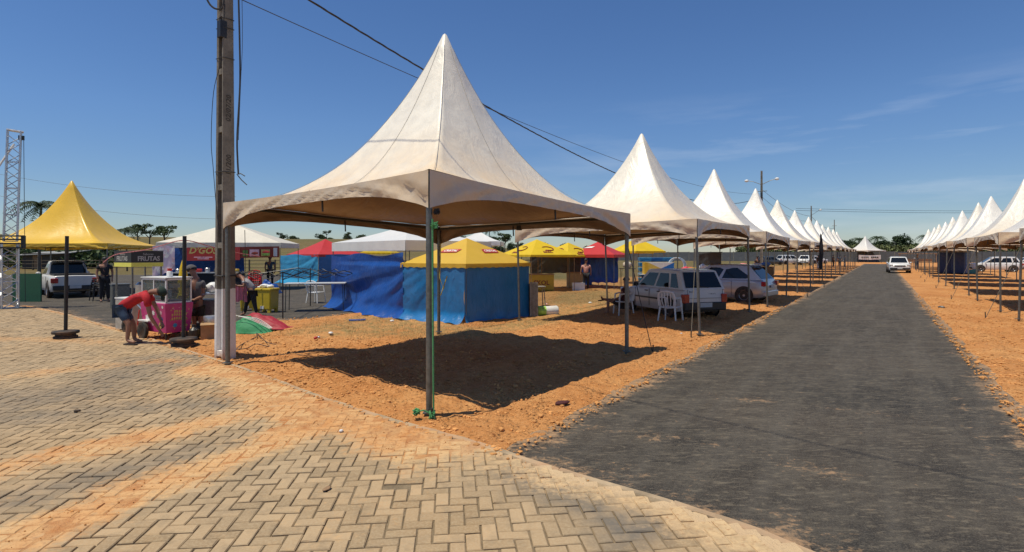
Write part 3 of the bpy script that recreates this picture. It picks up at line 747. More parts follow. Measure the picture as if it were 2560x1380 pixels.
# ---- tent 1, the big dusty one in the middle (feet from the photograph)
f_ = G(1073, 1042); r_ = G(1567, 885); b_ = G(1097, 835); l_ = Vector((-4.72, 9.15, 0))
c0 = (f_ + r_ + b_ + l_) / 4
def loc4(pts): return [(p.x - c0.x, p.y - c0.y) for p in pts]
pk = P(1112, 88, c0.y + .05)
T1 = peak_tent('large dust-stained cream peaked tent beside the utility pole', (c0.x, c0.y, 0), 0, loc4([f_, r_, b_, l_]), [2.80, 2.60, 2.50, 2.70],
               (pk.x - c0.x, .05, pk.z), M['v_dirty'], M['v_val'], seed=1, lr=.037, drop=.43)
# dark seam piping that runs over the canopy, and its hip seams
def canopy_pt(E, C, zp, s, t, pw=2.05):
    k = int(s) % 4; u = s - int(s); a, b = E[k], E[(k + 1) % 4]; p = a.lerp(b, u); s_ = 4 * u * (1 - u)
    pl = Vector((p.x, p.y, 0)).lerp(Vector((C.x, C.y, 0)), .012 * s_); e = pl - Vector((C.x, C.y, 0)); l = e.length
    mids = [((E[q] + E[(q + 1) % 4]) / 2) for q in range(4)]; l0 = sum((Vector((m_.x - C.x, m_.y - C.y))).length for m_ in mids) / 4
    bb = t ** .35; h = e * bb + e / l * l0 * (1 - bb); q = Vector((C.x, C.y, 0)) + h * (t * .985 + .015)
    return Vector((q.x, q.y, p.z - .02 * s_ + (zp - p.z + .02 * s_) * (1 - t) ** pw - .10 * s_ * math.sin(math.pi * t) * t + .012))
E1 = [Vector((g[0], g[1], z)) for g, z in zip(loc4([f_, r_, b_, l_]), [2.80, 2.60, 2.50, 2.70])]
ct = sum(E1, Vector()) / 4; E1 = [e + (Vector((e.x, e.y, 0)) - Vector((ct.x, ct.y, 0))).normalized() * .06 for e in E1]
C1 = Vector((pk.x - c0.x, .05, 0)); M['seam'] = mat('seam_tape', (.38, .36, .33), .6, 0, .2, 20)
for s in (0, 1, 2, 3, .5, 1.5, 2.5, 3.5):
    MB().tube([canopy_pt(E1, C1, pk.z, s, tt) for tt in np.linspace(.04, 1, 26)], .003, 5, cap=False).obj('seam', M['seam'], T1)
# ropes, stake and clutter on the front leg
fl_ = Vector((f_.x - c0.x, f_.y - c0.y, 0))
MB().tube([fl_ + Vector((.045, -.05, 2.25)), fl_ + Vector((.05, -.055, 1.2)), fl_ + Vector((.06, -.07, .12)), fl_ + Vector((.055, -.12, .05))], .011, 6).obj('guy_rope', M['rope_g'], T1)
MB().tube([fl_ + Vector((.05, -.13, -.05)), fl_ + Vector((.055, -.15, .14))], .016, 8).obj('stake', M['galv_dark'], T1)
def knot(parent, c, s, m, n=9, seed=0):
    s = s * .78
    rr = random.Random(seed); mb = MB()
    for _ in range(n):
        p = [Vector(c) + Vector((rr.uniform(-s, s), rr.uniform(-s, s), rr.uniform(-s, s))) for _ in range(5)]; mb.tube(p + [p[0]], s * .16, 5, cap=False)
    return mb.obj('knot', m, parent)
knot(T1, fl_ + Vector((.055, -.14, .07)), .05, M['rope_g'], seed=1); knot(T1, fl_ + Vector((-.12, -.16, .10)), .05, M['rope_g'], seed=2); knot(T1, fl_ + Vector((.07, -.05, 2.18)), .05, M['rope_g'], seed=3)
MB().tube([fl_ + Vector((.05, -.14, .07)), fl_ + Vector((-.04, -.16, .12)), fl_ + Vector((-.12, -.16, .1))], .009, 5).obj('guy_rope', M['rope_g'], T1)
knot(T1, fl_ + Vector((.085, .0, 2.34)), .045, M['cable'], seed=5)
bl_ = Vector((b_.x - c0.x, b_.y - c0.y, 0))
MB().tube([bl_ + Vector((.05, -.04, 2.1)), bl_ + Vector((.03, -.05, 1.3)), bl_ + Vector((.12, -.05, 1.05)), bl_ + Vector((.2, -.05, 1.35)), bl_ + Vector((.05, -.05, .9))], .012, 5).obj('guy_rope', M['rope_y'], T1)
rl_ = Vector((r_.x - c0.x, r_.y - c0.y, 0))
guy(T1, rl_ + Vector((0, 0, 2.1)), G(1632, 885) - Vector((c0.x, c0.y, 0)), M['cable'])
lamp = MB().box((0, 0, 0), (.10, .07, .13), .3); lamp.tube([(0, 0, .06), (0.02, 0, .16)], .015, 6)
o = lamp.obj('floodlight', M['black']); o.location = Vector(P(1298, 568, 11.6)); tag(o, 'small black floodlight hanging from the back edge of the big dusty tent', 'lamp')

# ---- the rows
def row_tent(label, X, Z, dx, dz, ez, zp, mv, mval, group, seed, det=1, guys=()):
    g = [RD(a, b) for a, b in ((X - dx, Z - dz), (X - dx, Z + dz), (X + dx, Z + dz), (X + dx, Z - dz))]
    c = RD(X, Z); jr = random.Random(seed * 7 + 1)
    t = peak_tent(label, (c.x, c.y, 0), 0, [(p.x - c.x, p.y - c.y, p.x - c.x + jr.uniform(-.07, .07), p.y - c.y + jr.uniform(-.07, .07)) for p in g], [e_ + jr.uniform(-.05, .05) for e_ in ez], (jr.uniform(-.09, .09), jr.uniform(-.09, .09), zp + jr.uniform(-.07, .07)), mv, mval, group, seed, det, lr=.030)
    for k, (ox, oz) in guys:
        top = Vector((g[k].x - c.x, g[k].y - c.y, ez[k] - .45)); dd = RD(ox, oz); guy(t, top, Vector((g[k].x - c.x + dd.x, g[k].y - c.y + dd.y, .02)))
    return t
ordn = ['', 'first', 'second', 'third', 'fourth', 'fifth', 'sixth', 'seventh', 'eighth', 'ninth', 'tenth', 'eleventh', 'twelfth', 'thirteenth', 'fourteenth', 'fifteenth', 'sixteenth']
def cyc(k): return [M['v_white'], M['v_cream'], M['v_white'], M['v_cream'], M['v_white'], M['v_cream'], M['v_cream'], M['v_white'], M['v_white'], M['v_cream'], M['v_white'], M['v_white']][k % 12]
looks = {2: ('cream peaked tent over the old white hatchback', 'v_cream'), 3: ('white peaked tent beside the silver hatchback', 'v_white'), 4: ('bright white peaked tent', 'v_white'), 5: ('creamy white peaked tent', 'v_cream'), 6: ('clean white peaked tent', 'v_white')}
zl = {2: 15.6, 3: 23.8, 4: 32.3, 5: 40.9, 6: 50.2, 7: 58.6, 8: 67.0, 9: 75.5, 10: 84.0, 11: 92.3, 12: 100.6}
for k, Z in zl.items():
    lk, mn = looks.get(k, ('cream peaked tent' if k % 2 else 'white peaked tent', 'v_cream' if k % 2 else 'v_white'))
    lb = '%s, %s in the left row from the pole' % (lk, ordn[k])
    if k == 12: lb = 'small-looking white peaked tent at the far end of the left row'
    j = random.Random(k)
    row_tent(lb, 5.85 + j.uniform(-.08, .08), Z, 2.42, 2.9 if k < 4 else 2.75, [2.62, 2.70, 2.6, 2.6] if k == 2 else [2.6 + j.uniform(-.04, .06) for _ in range(4)],
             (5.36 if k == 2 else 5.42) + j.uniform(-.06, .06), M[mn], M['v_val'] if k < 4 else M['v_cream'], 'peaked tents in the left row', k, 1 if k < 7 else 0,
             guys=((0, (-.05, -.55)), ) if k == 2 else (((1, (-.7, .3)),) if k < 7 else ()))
zr = {1: 17.9, 2: 25.9, 3: 34.5, 4: 43.0, 5: 50.4, 6: 58.3, 7: 66.4, 8: 74.0, 9: 82.0, 10: 90.0, 11: 98.5}
for k, Z in zr.items():
    lb = '%s peaked tent, %s in the right row from the right edge' % ('cream' if k % 2 else 'white', ordn[k])
    if k == 1: lb = 'cream tent cut off by the right edge of the view'
    if k == 11: lb = 'white peaked tent at the far end of the right row'
    j = random.Random(50 + k)
    row_tent(lb, -5.55 + j.uniform(-.08, .08), Z, 2.36, 2.7, [2.55 + j.uniform(-.04, .06) for _ in range(4)], 5.36 + j.uniform(-.08, .08), M['v_cream' if k % 2 else 'v_white'], M['v_cream'],
             'peaked tents in the right row', 30 + k, 1 if k < 6 else 0, guys=((2, (.75, .2)),) if k in (1, 2, 3, 4, 5) else ())
# lone tent closing the road, in front of the wall
pE = P(2164, 655, 0.1); yE = 1.85 * F / 19.5
cE = Vector(((2163 - 1280) / F * yE, yE, 0)); w = 2.9; a_ = .1
row_e = [(-w, -w), (w, -w), (w, w), (-w, w)]
peak_tent('lone white peaked tent closing off the far end of the asphalt road', cE, .35, row_e, [2.8] * 4, (0, 0, 6.2), M['v_white'], M['v_white'], None, 77, 0, drop=.35)
# yellow tent on the left
yY = 27.5; cY = Vector(((185 - 1280) / F * yY, yY, 0))
YT = peak_tent('glossy yellow peaked tent behind the truss tower on the left', cY, .12, [(-2.75, -2.6), (3.0, -2.6), (3.0, 2.6), (-2.75, 2.6)], [2.36, 2.36, 2.3, 2.3], (-.1, 0, 5.5), M['t_gold'], M['t_gold'], None, 9, 1, name='peaked_tent', drop=.26)

# ================================================================ POP-UP TENTS AND STALLS
def plane_M(o, ux, uy):
    x = Vector(ux).normalized(); z = x.cross(Vector(uy)).normalized(); y = z.cross(x)
    m = Matrix((x, y, z)).transposed().to_4x4(); m.translation = Vector(o); return m
def text_obj(name, body, size, m, mat4, parent, ext=.002, ital=0.0, spacing=1.0, bold=0.0):
    c = bpy.data.curves.new(name, 'FONT'); c.body = body; c.size = size; c.extrude = ext; c.align_x = 'CENTER'; c.align_y = 'CENTER'; c.shear = ital; c.space_character = spacing; c.offset = bold; c.resolution_u = 2
    o = bpy.data.objects.new(name, c); me = bpy.data.meshes.new_from_object(o); bpy.data.objects.remove(o); bpy.data.curves.remove(c)
    me.materials.clear(); me.materials.append(m); o = bpy.data.objects.new(name, me); link(o, parent); o.matrix_local = mat4; return o
def panel(name, a, b, h, m, parent, th=.012):
    """upright board between a and b (bottom edge), height h"""
    a = Vector(a); b = Vector(b); d = (b - a).normalized(); n = Vector((d.y, -d.x, 0))
    return MB().prism([a - n * th / 2, b - n * th / 2, b + n * th / 2, a + n * th / 2], (0, 0, 0), (0, 0, h)).obj(name, m, parent)
def popup(label, corners, ez, pz, mroof, legs=True, drop=.2, over=.0, group=None, scallop=0, name='canopy_tent', legr=.02, legm='galv', sag=.06):
    """corners: four world ground points in order; the roof is a low pyramid"""
    cs = [Vector(c) for c in corners]; c0 = sum(cs, Vector()) / 4; c0.z = 0
    t = thing(name, label, 'canopy tent' , c0, 0, group)
    L_ = [c - c0 for c in cs]; E = [l + l.normalized() * over + Vector((0, 0, ez)) for l in L_]; pk = Vector((0, 0, pz))
    mb = MB()
    for k in range(4):
        a, b = E[k], E[(k + 1) % 4]
        def fn(u, v, a=a, b=b):
            e = a.lerp(b, u); q = e.lerp(pk, v); s_ = 4 * u * (1 - u)
            return q - Vector((0, 0, sag * math.sin(math.pi * v) + sag * .5 * s_ * (1 - v) * v * 4))
        mb.grid(fn, 8, 8)
    mb.obj('roof', mroof, t, smooth=True)
    for k in range(4):
        a, b = E[k], E[(k + 1) % 4]; d = (b - a); n = Vector((d.y, -d.x, 0)).normalized()
        if n.dot((a + b) / 2) < 0: n = -n
        nn = 32
        def fv(u, v, a=a, b=b, n=n):
            w = drop * (1 - (.22 * abs(math.sin(u * math.pi * scallop)) if scallop else 0)) if v > 0 else 0
            return a.lerp(b, u) + n * (.006 + .012 * math.sin(u * 40 + k) * v) - Vector((0, 0, w - .003))
        MB().grid(fv, nn, 2).obj('valance', mroof, t, smooth=True)
    if legs:
        for l in L_: MB().tube([Vector((l.x, l.y, -.03)), Vector((l.x, l.y, ez - .02))], legr, 4, sq=True).obj('leg', M[legm], t)
    return t, c0, E
def tarp_wall(label, a, b, za, zb, m, flare=.1, seed=0, cat='tarpaulin', parent=None, name='tarpaulin_wall', group=None, nx=46, nz=30, amp=.06, focus=None, z0a=0.0, z0b=0.0):
    """hanging tarpaulin between ground points a and b; za/zb top heights; folds fan out from the corners"""
    a = Vector(a); b = Vector(b); d = (b - a); n = Vector((d.y, -d.x, 0)).normalized(); Lw = d.length
    if n.y > 0: n = -n
    fx, fz = focus if focus else (.5, 1.3)
    mb = MB()
    def fn(u, v):
        top = za + (zb - za) * u; bot = z0a + (z0b - z0a) * u
        z = bot + (top - bot) * v
        an = math.atan2(v - fz, (u - fx) * Lw / max(top, .5)); rad_ = math.hypot(u - fx, v - fz)
        w = float(fbm(an * 5.5 + seed * 3, rad_ * 1.2 + seed, 4, 100 + seed) - .5) * 2
        w2 = float(fbm(u * Lw * .8 + seed * 5, v * 1.1, 3, 120 + seed) - .5)
        foot = max(0, 1 - v * 5)
        off = amp * w * (1 - v) ** .4 + amp * 1.6 * w2 * math.sin(math.pi * u) + flare * foot ** 2 + .03 * math.sin(u * Lw * 9 + seed) * foot
        z_ = z + (.05 * math.sin(u * Lw * 2.2 + seed) * (v > .99))
        if v == 0: z_ = bot + .025 + .02 * math.sin(u * 23 + seed)
        return a + d * u + n * off + Vector((0, 0, z_))
    mb.grid(fn, nx, nz)
    o = mb.obj(name, m, parent, smooth='all')
    if label: tag(o, label, cat, group)
    return o

# stall with the red CRISTAL boards on its yellow roof
q0, q1, q2 = G(1165, 810), G(1318, 791), G(1010, 797); q3 = q1 + q2 - q0
t, c0_, E = popup('small yellow canopy with red CRISTAL panels above blue tarpaulin walls', [q0, q1, q3, q2], 1.60, 2.33, M['t_yellow'], over=.10, drop=.13, scallop=9, sag=.012)
pkk = Vector((0, 0, 2.33))
for (a, b, off) in ((E[3], E[0], -.02), (E[0], E[1], -.08)):
    mid = a.lerp(b, .5 + off * -1.2); up = pkk - a.lerp(b, .5); o_ = mid + up * .48; nrm = (b - a).cross(up).normalized()
    if nrm.z < 0: nrm = -nrm
    bd = MB(); x_ = (b - a).normalized(); y_ = up.normalized()
    bd.add([o_ + nrm * (.006) + x_ * p[0] + y_ * p[1] for p in ((-.32, -.10), (-.27, .09), (.32, .10), (.27, -.09))], [(0, 3, 2, 1)])
    bd.obj('sign_panel', M['print_red'], t)
    text_obj('lettering', 'CRISTAL', .135, M['print_white'], plane_M(o_ + nrm * .009, x_, y_), t, .001, .25, .95, .004)
tarp_wall('blue tarpaulin wall in sun on the left side of the small yellow stall', q2 + Vector((-.02, -.04, 0)), q0 + Vector((-.03, -.05, 0)), 1.52, 1.55, M['t_azure'], .22, 1, focus=(.75, 1.2), amp=.07)
tarp_wall('dark blue tarpaulin wall in shade on the right side of the small yellow stall', q0 + Vector((-.035, -.055, 0)), q1 + Vector((.05, -.03, 0)), 1.55, 1.52, M['t_azure'], .06, 2, amp=.022, focus=(.4, 3))
# white gazebo with the deep blue curtain
A_ = G(833, 766); B_ = G(1014, 797); dd = (B_ - A_); nn_ = Vector((-dd.y, dd.x, 0)).normalized() * 3.1
t, c0_, E = popup('white pop-up gazebo with a deep blue tarpaulin hung across its front', [A_, B_, B_ + nn_, A_ + nn_], 2.26, 2.86, M['t_white'], drop=.30, over=.05, legm='galv')
tarp_wall('deep blue tarpaulin curtain hanging under the white gazebo', A_ + Vector((-.03, -.10, 0)), B_ + Vector((-.05, -.08, 0)), 1.82, 1.86, M['t_blue'], .3, 3, focus=(1.15, .85), amp=.16, z0a=.0)
C_ = P(1130, 640, 24); D_ = P(1252, 640, 24); C_.z = D_.z = 0; n2_ = Vector((.1, 2.6, 0))
popup('plain white gazebo roof rising behind the yellow stall', [C_, D_, D_ + n2_, C_ + n2_], 2.42, 2.92, M['t_white'], drop=.18)
# red tent over pale blue tarpaulin
a0 = G(722, 706); a1 = G(797, 712); a2 = G(826, 706)
dd = a1 - a0; nn_ = Vector((-dd.y, dd.x, 0)).normalized() * 3.0
t, c0_, E = popup('red pop-up canopy above pale blue tarpaulin, left of the white gazebo', [a0, a1, a1 + nn_ , a0 + nn_], 1.85, 2.85, M['t_red'], drop=.15, over=.15)
tarp_wall('pale blue tarpaulin draped around the red canopy stall', a0 + Vector((-.5, -.1, 0)), a1 + Vector((0, -.1, 0)), 1.82, 1.82, M['t_sky'], .5, 4, amp=.12, focus=(1.0, 1.0))
tarp_wall('shaded blue side of the red canopy stall next to the gazebo', a1 + Vector((.02, -.1, 0)), a1 + Vector((1.6, 1.2, 0)), 1.82, 1.82, M['t_azure'], .05, 5, amp=.04)
e0 = P(900, 640, 36); e1 = P(980, 640, 36); e0.z = e1.z = 0
popup('yellow canopy edge peeking out behind the white gazebo', [e0, e1, e1 + Vector((0, 2.4, 0)), e0 + Vector((0, 2.4, 0))], 1.98, 2.6, M['t_yellow2'], drop=.12)
# D'GOST gazebo
y0 = 27.5; g0 = P(393, 640, y0); g1 = P(700, 640, y0 + 1.0); g0.z = g1.z = 0
GZ, gc, E = popup("white gazebo with a red snack-bar banner reading D'GOST", [g0, g1, g1 + Vector((-.3, 3.2, 0)), g0 + Vector((-.3, 3.2, 0))], 2.45, 3.55, M['t_cream'], drop=.26, over=.06, sag=.03)
o = panel('banner', P(467, 652, y0 - .1) - gc, P(600, 650, y0 + .3) - gc, .66, M['print_red'], GZ)
cx_ = (P(467, 640, y0 - .1) + P(600, 640, y0 + .3)) / 2 - gc; bx_ = (P(600, 640, y0 + .3) - P(467, 640, y0 - .1)).normalized()
text_obj('lettering', "D'GOST", .44, M['print_gold'], plane_M(P(514, 627, y0 - .13) - gc, bx_, (0, 0, 1)), GZ, .003, .3, 1.0, .012)
for k in range(2): MB().box(P(508, 643 + k * 4, y0 - .12) - gc, (.9 - .35 * k, .01, .045), .05).obj('print', M['print_pink'], GZ)
o = panel('banner', P(600, 645, y0 + .35) - gc, P(698, 643, y0 + .85) - gc, .56, M['print_brown'], GZ)
for (u0_, u1_, mm, hh) in ((607, 622, 'print_green', .3), (624, 650, 'print_pink', .34), (653, 677, 'print_gold', .34), (684, 695, 'print_white', .42)):
    panel('print', P(u0_, 640.5, y0 + .30) - gc, P(u1_, 640.5, y0 + .42 + .1) - gc - Vector((0, .1, 0)), hh, M[mm], GZ)
for (u0_, v0_, s_, mm) in ((637, 633, .2, 'print_brown'), (665, 630, .22, 'print_red'), (665, 636, .22, 'print_green')):
    MB().blob(P(u0_, v0_, y0 + .25) - gc, s_, 1, (1, .06, .38)).obj('print', M[mm], GZ, smooth=True)
tarp_wall("blue tarpaulin back wall inside the D'GOST gazebo", P(402, 640, y0 + 2.2) * Vector((1, 1, 0)).length * 0 + Vector((P(402, 640, y0 + 2.2).x, y0 + 2.2, 0)), Vector((P(610, 640, y0 + 2.4).x, y0 + 2.4, 0)), 2.3, 2.3, M['t_blue'], .1, 6, amp=.1)
# printed sheet wall on the gazebo's left
t = NT('floral_print'); tc_ = t.n('ShaderNodeTexCoord').outputs['Object']; nz_ = t.noise(tc_, 3, 4, .6)
c = t.mix(t.rng(nz_, .42, .5), (.72, .68, .66), (.50, .40, .52)); c = t.mix(t.rng(t.noise(tc_, 2, 3), .56, .62), c, (.62, .42, .46)); t.l(c, t.b.inputs['Base Color']); M['floral'] = t.m
tarp_wall('white sheet with pale flower print on the left of the snack gazebo', Vector((P(388, 0, y0).x - .1, y0 - .05, 0)), Vector((P(425, 0, y0).x + .3, y0 - .1, 0)), 2.25, 2.25, M['floral'], .0, 7, amp=.05, z0a=.6, z0b=1.1)

# yellow beer-brand tents with arrow mark
def arrow(t, a, b, pk_, f=.5, up=.5, s=.5):
    x_ = (b - a).normalized(); u_ = pk_ - a.lerp(b, .5); y_ = u_.normalized(); n = x_.cross(y_)
    if n.z < 0: n = -n
    o_ = a.lerp(b, f) + u_ * up + n * .012
    pts = [o_ + x_ * (math.cos(q) * .42 * s) + y_ * (math.sin(q) * .26 * s) for q in np.linspace(2.3, -1.9, 12)]
    mb = MB().tube(pts, [.02 * s + .02 * s * i / 12 for i in range(12)], 4); p = pts[-1]
    mb.add([p + x_ * -.22 * s, p + y_ * .12 * s, p - y_ * .14 * s], [(0, 1, 2)]); mb.obj('arrow_mark', M['print_brown'], t)
    text_obj('lettering', 'SKOL', .26 * s, M['print_brown'], plane_M(o_ - y_ * .48 * s - x_ * .25 * s, x_, y_), t, .002, 0, 1.1, .01)
def skol(label, u0, v0, u1, v1, y0, y1, ez, pz, m, dep, s=.8, marks=(0, 1)):
    a = Vector((P(u0, 0, y0).x, y0, 0)); b = Vector((P(u1, 0, y1).x, y1, 0)); d = b - a; n = Vector((-d.y, d.x, 0)).normalized() * dep
    t, c_, E = popup(label, [a, b, b + n, a + n], ez, pz, m, drop=.1, over=.1, legm='wood', sag=.01)
    if marks:
        for k in marks: arrow(t, E[k], E[k + 1], Vector((0, 0, pz)), .5, .38, s)
    return t
skol('yellow beer canopy with a brown arrow, right behind the CRISTAL stall', 1252, 0, 1328, 0, 29, 26.5, 1.83, 2.63, M['t_yellow2'], 2.6, .8)
skol('yellow beer canopy with arrow marks, between the first one and the red canopy', 1345, 0, 1420, 0, 30, 28.5, 1.80, 2.5, M['t_yellow2'], 2.6, .8)
t, c_, E = popup('red pop-up canopy with a white mark, over the glossy blue tarpaulin', [Vector((P(1424, 0, 30).x, 30, 0)), Vector((P(1535, 0, 28.5).x, 28.5, 0)), Vector((P(1566, 0, 31).x, 31, 0)), Vector((P(1455, 0, 33).x, 33, 0))], 1.84, 2.55, M['t_red'], drop=.16, over=.05, sag=.01)
a, b = E[0], E[1]; x_ = (b - a).normalized(); u_ = Vector((0, 0, 2.55)) - a.lerp(b, .5); y_ = u_.normalized(); n = x_.cross(y_); o_ = a.lerp(b, .42) + u_ * .55 + n * .012
MB().add([o_ + x_ * p[0] + y_ * p[1] for p in ((-.5, -.1), (.05, -.08), (.2, .12), (-.1, .1))], [(0, 1, 2, 3)]).obj('print', M['print_white'], t)
skol('yellow beer canopy partly hidden behind the second tent leg', 1535, 0, 1585, 0, 36, 35, 2.0, 2.7, M['t_yellow2'], 2.4, .7, (0,))
skol('bright yellow canopy behind the cream tent, above the clothes stall', 1590, 0, 1660, 0, 33, 34, 2.05, 2.9, M['t_yellow2'], 2.4, .7, ())
tarp_wall('dark grey tarpaulin hanging under the yellow beer canopies', Vector((P(1325, 0, 30.5).x, 30.5, 0)), Vector((P(1452, 0, 31.5).x, 31.5, 0)), 1.8, 1.85, M['t_grey'], .02, 8, amp=.08, z0a=.75, z0b=.8)
tarp_wall('navy tarpaulin behind the person in the pink shirt', Vector((P(1440, 0, 32.5).x, 32.5, 0)), Vector((P(1480, 0, 32.5).x, 32.5, 0)), 1.85, 1.85, M['t_blue'], .02, 9, amp=.03)
tarp_wall('glossy crumpled blue tarpaulin beside the red canopy', Vector((P(1474, 0, 30.2).x, 30.2, 0)), Vector((P(1545, 0, 29.6).x, 29.6, 0)), 1.84, 1.8, M['t_blue'], .15, 10, amp=.16, z0a=.3, z0b=.3)
def counter(label, u0, u1, vb, y, h, m, text=None, dep=.6, cat='counter'):
    x0 = P(u0, 0, y).x; x1 = P(u1, 0, y).x; t = thing('counter', label, cat, ((x0 + x1) / 2, y, 0))
    w = x1 - x0
    MB().box((0, dep / 2, h / 2 + .02), (w - .04, dep - .04, h - .04)).obj('body', m, t); MB().box((0, dep / 2, h), (w, dep, .04)).obj('top', M['wood'] if m is not M['t_blue'] else M['alu'], t)
    for k in range(max(1, int(w / .8))):
        n = max(1, int(w / .8)); MB().box((-w / 2 + (k + .5) * w / n, -.0, h / 2), (w / n - .06, .02, h * .78)).obj('front_panel', m, t)
        if text: text_obj('lettering', text, h * .38, M['print_brown'], plane_M((-w / 2 + (k + .5) * w / n, -.014, h / 2), (1, 0, 0), (0, 0, 1)), t, .001, 0, 1, .008)
    return t
M['beer_yellow'] = mat('beer_yellow', (.55, .34, .02), .5, 0, .1, 6, dust=.2); M['ply'] = mat('plywood', (.38, .26, .13), .8, 0, .15, 6)
counter('yellow beer counter with printed fronts under the dark grey tarpaulin', 1322, 1386, 712, 27.5, .85, M['beer_yellow'], 'SKOL')
counter('plywood counter behind the person in the pink shirt', 1418, 1458, 705, 30, .85, M['ply'])
o = MB().box((0, 0, .2), (.62, .4, .4)).obj('foam_box', M['white'], bevel=.02); o.location = (P(1446, 0, 28.2).x, 28.2, 0); tag(o, 'white foam box on the ground beside the person in the pink shirt', 'box')
# ================================================================ UTILITY POLES AND WIRES
t = NT('pole_paint'); tc_ = t.n('ShaderNodeTexCoord').outputs['Object']; n1 = t.noise(tc_, 3, 6, .6); n2 = t.noise(tc_, 22, 5, .6)
sp = t.n('ShaderNodeSeparateXYZ', {0: tc_}).outputs[2]
c = t.mix(t.rng(n1, .3, .7), (.13, .115, .095), (.25, .225, .19)); c = t.mix(t.rng(n2, .45, .75, 0, .5), c, (.09, .08, .07))
wf = t.rng(t.math('ADD', sp, t.math('MULTIPLY', n1, .12)), 1.30, 1.315, 1, 0)
wc = t.mix(t.rng(n2, .5, .8, 0, .35), (.74, .73, .72), (.5, .44, .38)); wc = t.mix(t.math('MULTIPLY', t.rng(sp, 0, .25, 1, 0), t.rng(n1, .3, .6)), wc, (.45, .25, .12))
c = t.mix(wf, c, wc); t.l(c, t.b.inputs['Base Color']); t.b.inputs['Roughness'].default_value = .92; t.l(t.bump(n2, .5, .01), t.b.inputs['Normal']); M['pole_paint'] = t.m
def utility_pole(label, loc, H, m, det=1, lamps=False, group=None):
    t = thing('utility_pole', label, 'utility pole', loc, -TH, group)
    def sec(z): f = z / 9.0; return .136 - .050 * f, .125 - .046 * f       # half depth (flange normal), half width
    zs = np.linspace(-.1, H, 12)
    for s in (-1, 1):
        rows = []
        for z in zs:
            D, Wd = sec(max(z, 0)); x0, x1 = (s * D, s * (D - .055)); rows.append([(x0, -Wd, z), (x0, Wd, z), (x1, Wd - .012, z), (x1, -Wd + .012, z)])
        vs = [p for r in rows for p in r]; fs = [(i * 4 + k, i * 4 + (k + 1) % 4, i * 4 + 4 + (k + 1) % 4, i * 4 + 4 + k) for i in range(len(rows) - 1) for k in range(4)] + [(0, 3, 2, 1), tuple(len(vs) - 4 + k for k in range(4))]
        if s < 0: fs = [f[::-1] for f in fs]
        MB().add(vs, fs).obj('flange', m, t, bevel=.008 if det else 0)
    D, Wd = sec(0); D2, W2 = sec(H)
    MB().prism([(-D + .05, -.03, -.1), (D - .05, -.03, -.1), (D2 - .05, -.025, H), (-D2 + .05, -.025, H)], (0, 0, 0), (0, .056, 0)).obj('web', m, t)
    if det:
        z = .06
        while z < H:
            D, Wd = sec(z); MB().box((0, 0, z + .05), ((D - .052) * 2, (Wd - .018) * 2, .10)).obj('rung', m, t); z += 1.02 if z > 1.2 else 1.9
    if lamps:
        for s in (-1, 1):
            a = Vector((0, 0, H - 1.35)); e = Vector((s * -1.15 * .557, s * 1.15 * -.0 , H - .9)); e = Vector((s * 1.25, 0, H - .88))
            MB().tube([a, e.lerp(a, .4) + Vector((0, 0, .06)), e], .03, 6).obj('lamp_arm', M['galv'], t)
            MB().blob(e + Vector((s * .12, 0, 0)), .17, 2, (1.2, .8, .8)).obj('lamp_head', M['white'], t, smooth=True)
        MB().box((0, -.16, H - 2.4), (.14, .14, .5)).obj('transformer_box', M['galv_dark'], t)
        MB().tube([(-.5, -.1, H - 2.0), (.5, -.1, H - 2.0)], .03, 4).obj('crossarm', M['galv_dark'], t)
    return t
pb = G(563, 897); UP = utility_pole('tall grey concrete utility pole with white-painted foot at the corner of the big dusty tent', (pb.x, pb.y, 0), 9.2, M['pole_paint'])
D0 = .150 - .055 * 4.4 / 9
M['engrave'] = mat('engraved_shadow', (.05, .045, .04), .95, 0, .2, 20)
for body, z, s in (('02/07/20', 4.42, .125), ('11/200', 3.42, .125)):
    Dz = .136 - .050 * z / 9
    text_obj('lettering', body, s, M['engrave'], plane_M((Dz + .002, 0.0, z), (0, .02, 1), (0, -1, 0)) , UP, .001, .1, 1.05, .002)
ph = lambda u, v, dy=0.0: P(u, v, pb.y + dy)
inv = UP.matrix_basis.inverted()
UPm = Matrix.Translation(UP.location) @ Matrix.Rotation(-TH, 4, 'Z'); UPi = UPm.inverted()
def up(pts, r, name, m, n=6): return MB().tube([UPi @ Vector(p) for p in pts], r, n, cap=False).obj(name, m, UP, smooth=True)
def crv(pts, k=6):
    pts = [Vector(p) for p in pts]; out = []
    for i in range(len(pts) - 1):
        a = pts[max(i - 1, 0)]; b = pts[i]; c = pts[i + 1]; d = pts[min(i + 2, len(pts) - 1)]
        for j in range(k):
            s = j / k; out.append(.5 * ((2 * b) + (c - a) * s + (2 * a - 5 * b + 4 * c - d) * s * s + (3 * b - a - 3 * c + d) * s ** 3))
    return out + [pts[-1]]
up(crv([ph(599, -160, -.05), ph(596, -40, -.05), ph(599, 100, -.05), ph(600, 210, -.05), ph(593, 340, -.1), ph(594, 400, -.1), ph(596, 435, -.12)]), .017, 'cable', M['cable'])
up(crv([ph(604, -60, -.05), ph(606, 100, -.05), ph(602, 200, -.05), ph(596, 350, -.08)]), .005, 'cable', M['cable'])
up(crv([ph(558, 90, -.1), ph(553, 150, -.1), ph(534, 230, -.1), ph(528, 350, -.1), ph(533, 420, -.1), ph(541, 520, -.1), ph(549, 585, -.1)]), .006, 'cable', M['cable'])
up(crv([ph(560, -10, -.12), ph(556, 18, -.12), ph(540, 22, -.12), ph(524, 10, -.12), ph(516, -12, -.12), ph(530, -30, -.12), ph(556, -30, -.12)]), .017, 'cable_coil', M['cable'])
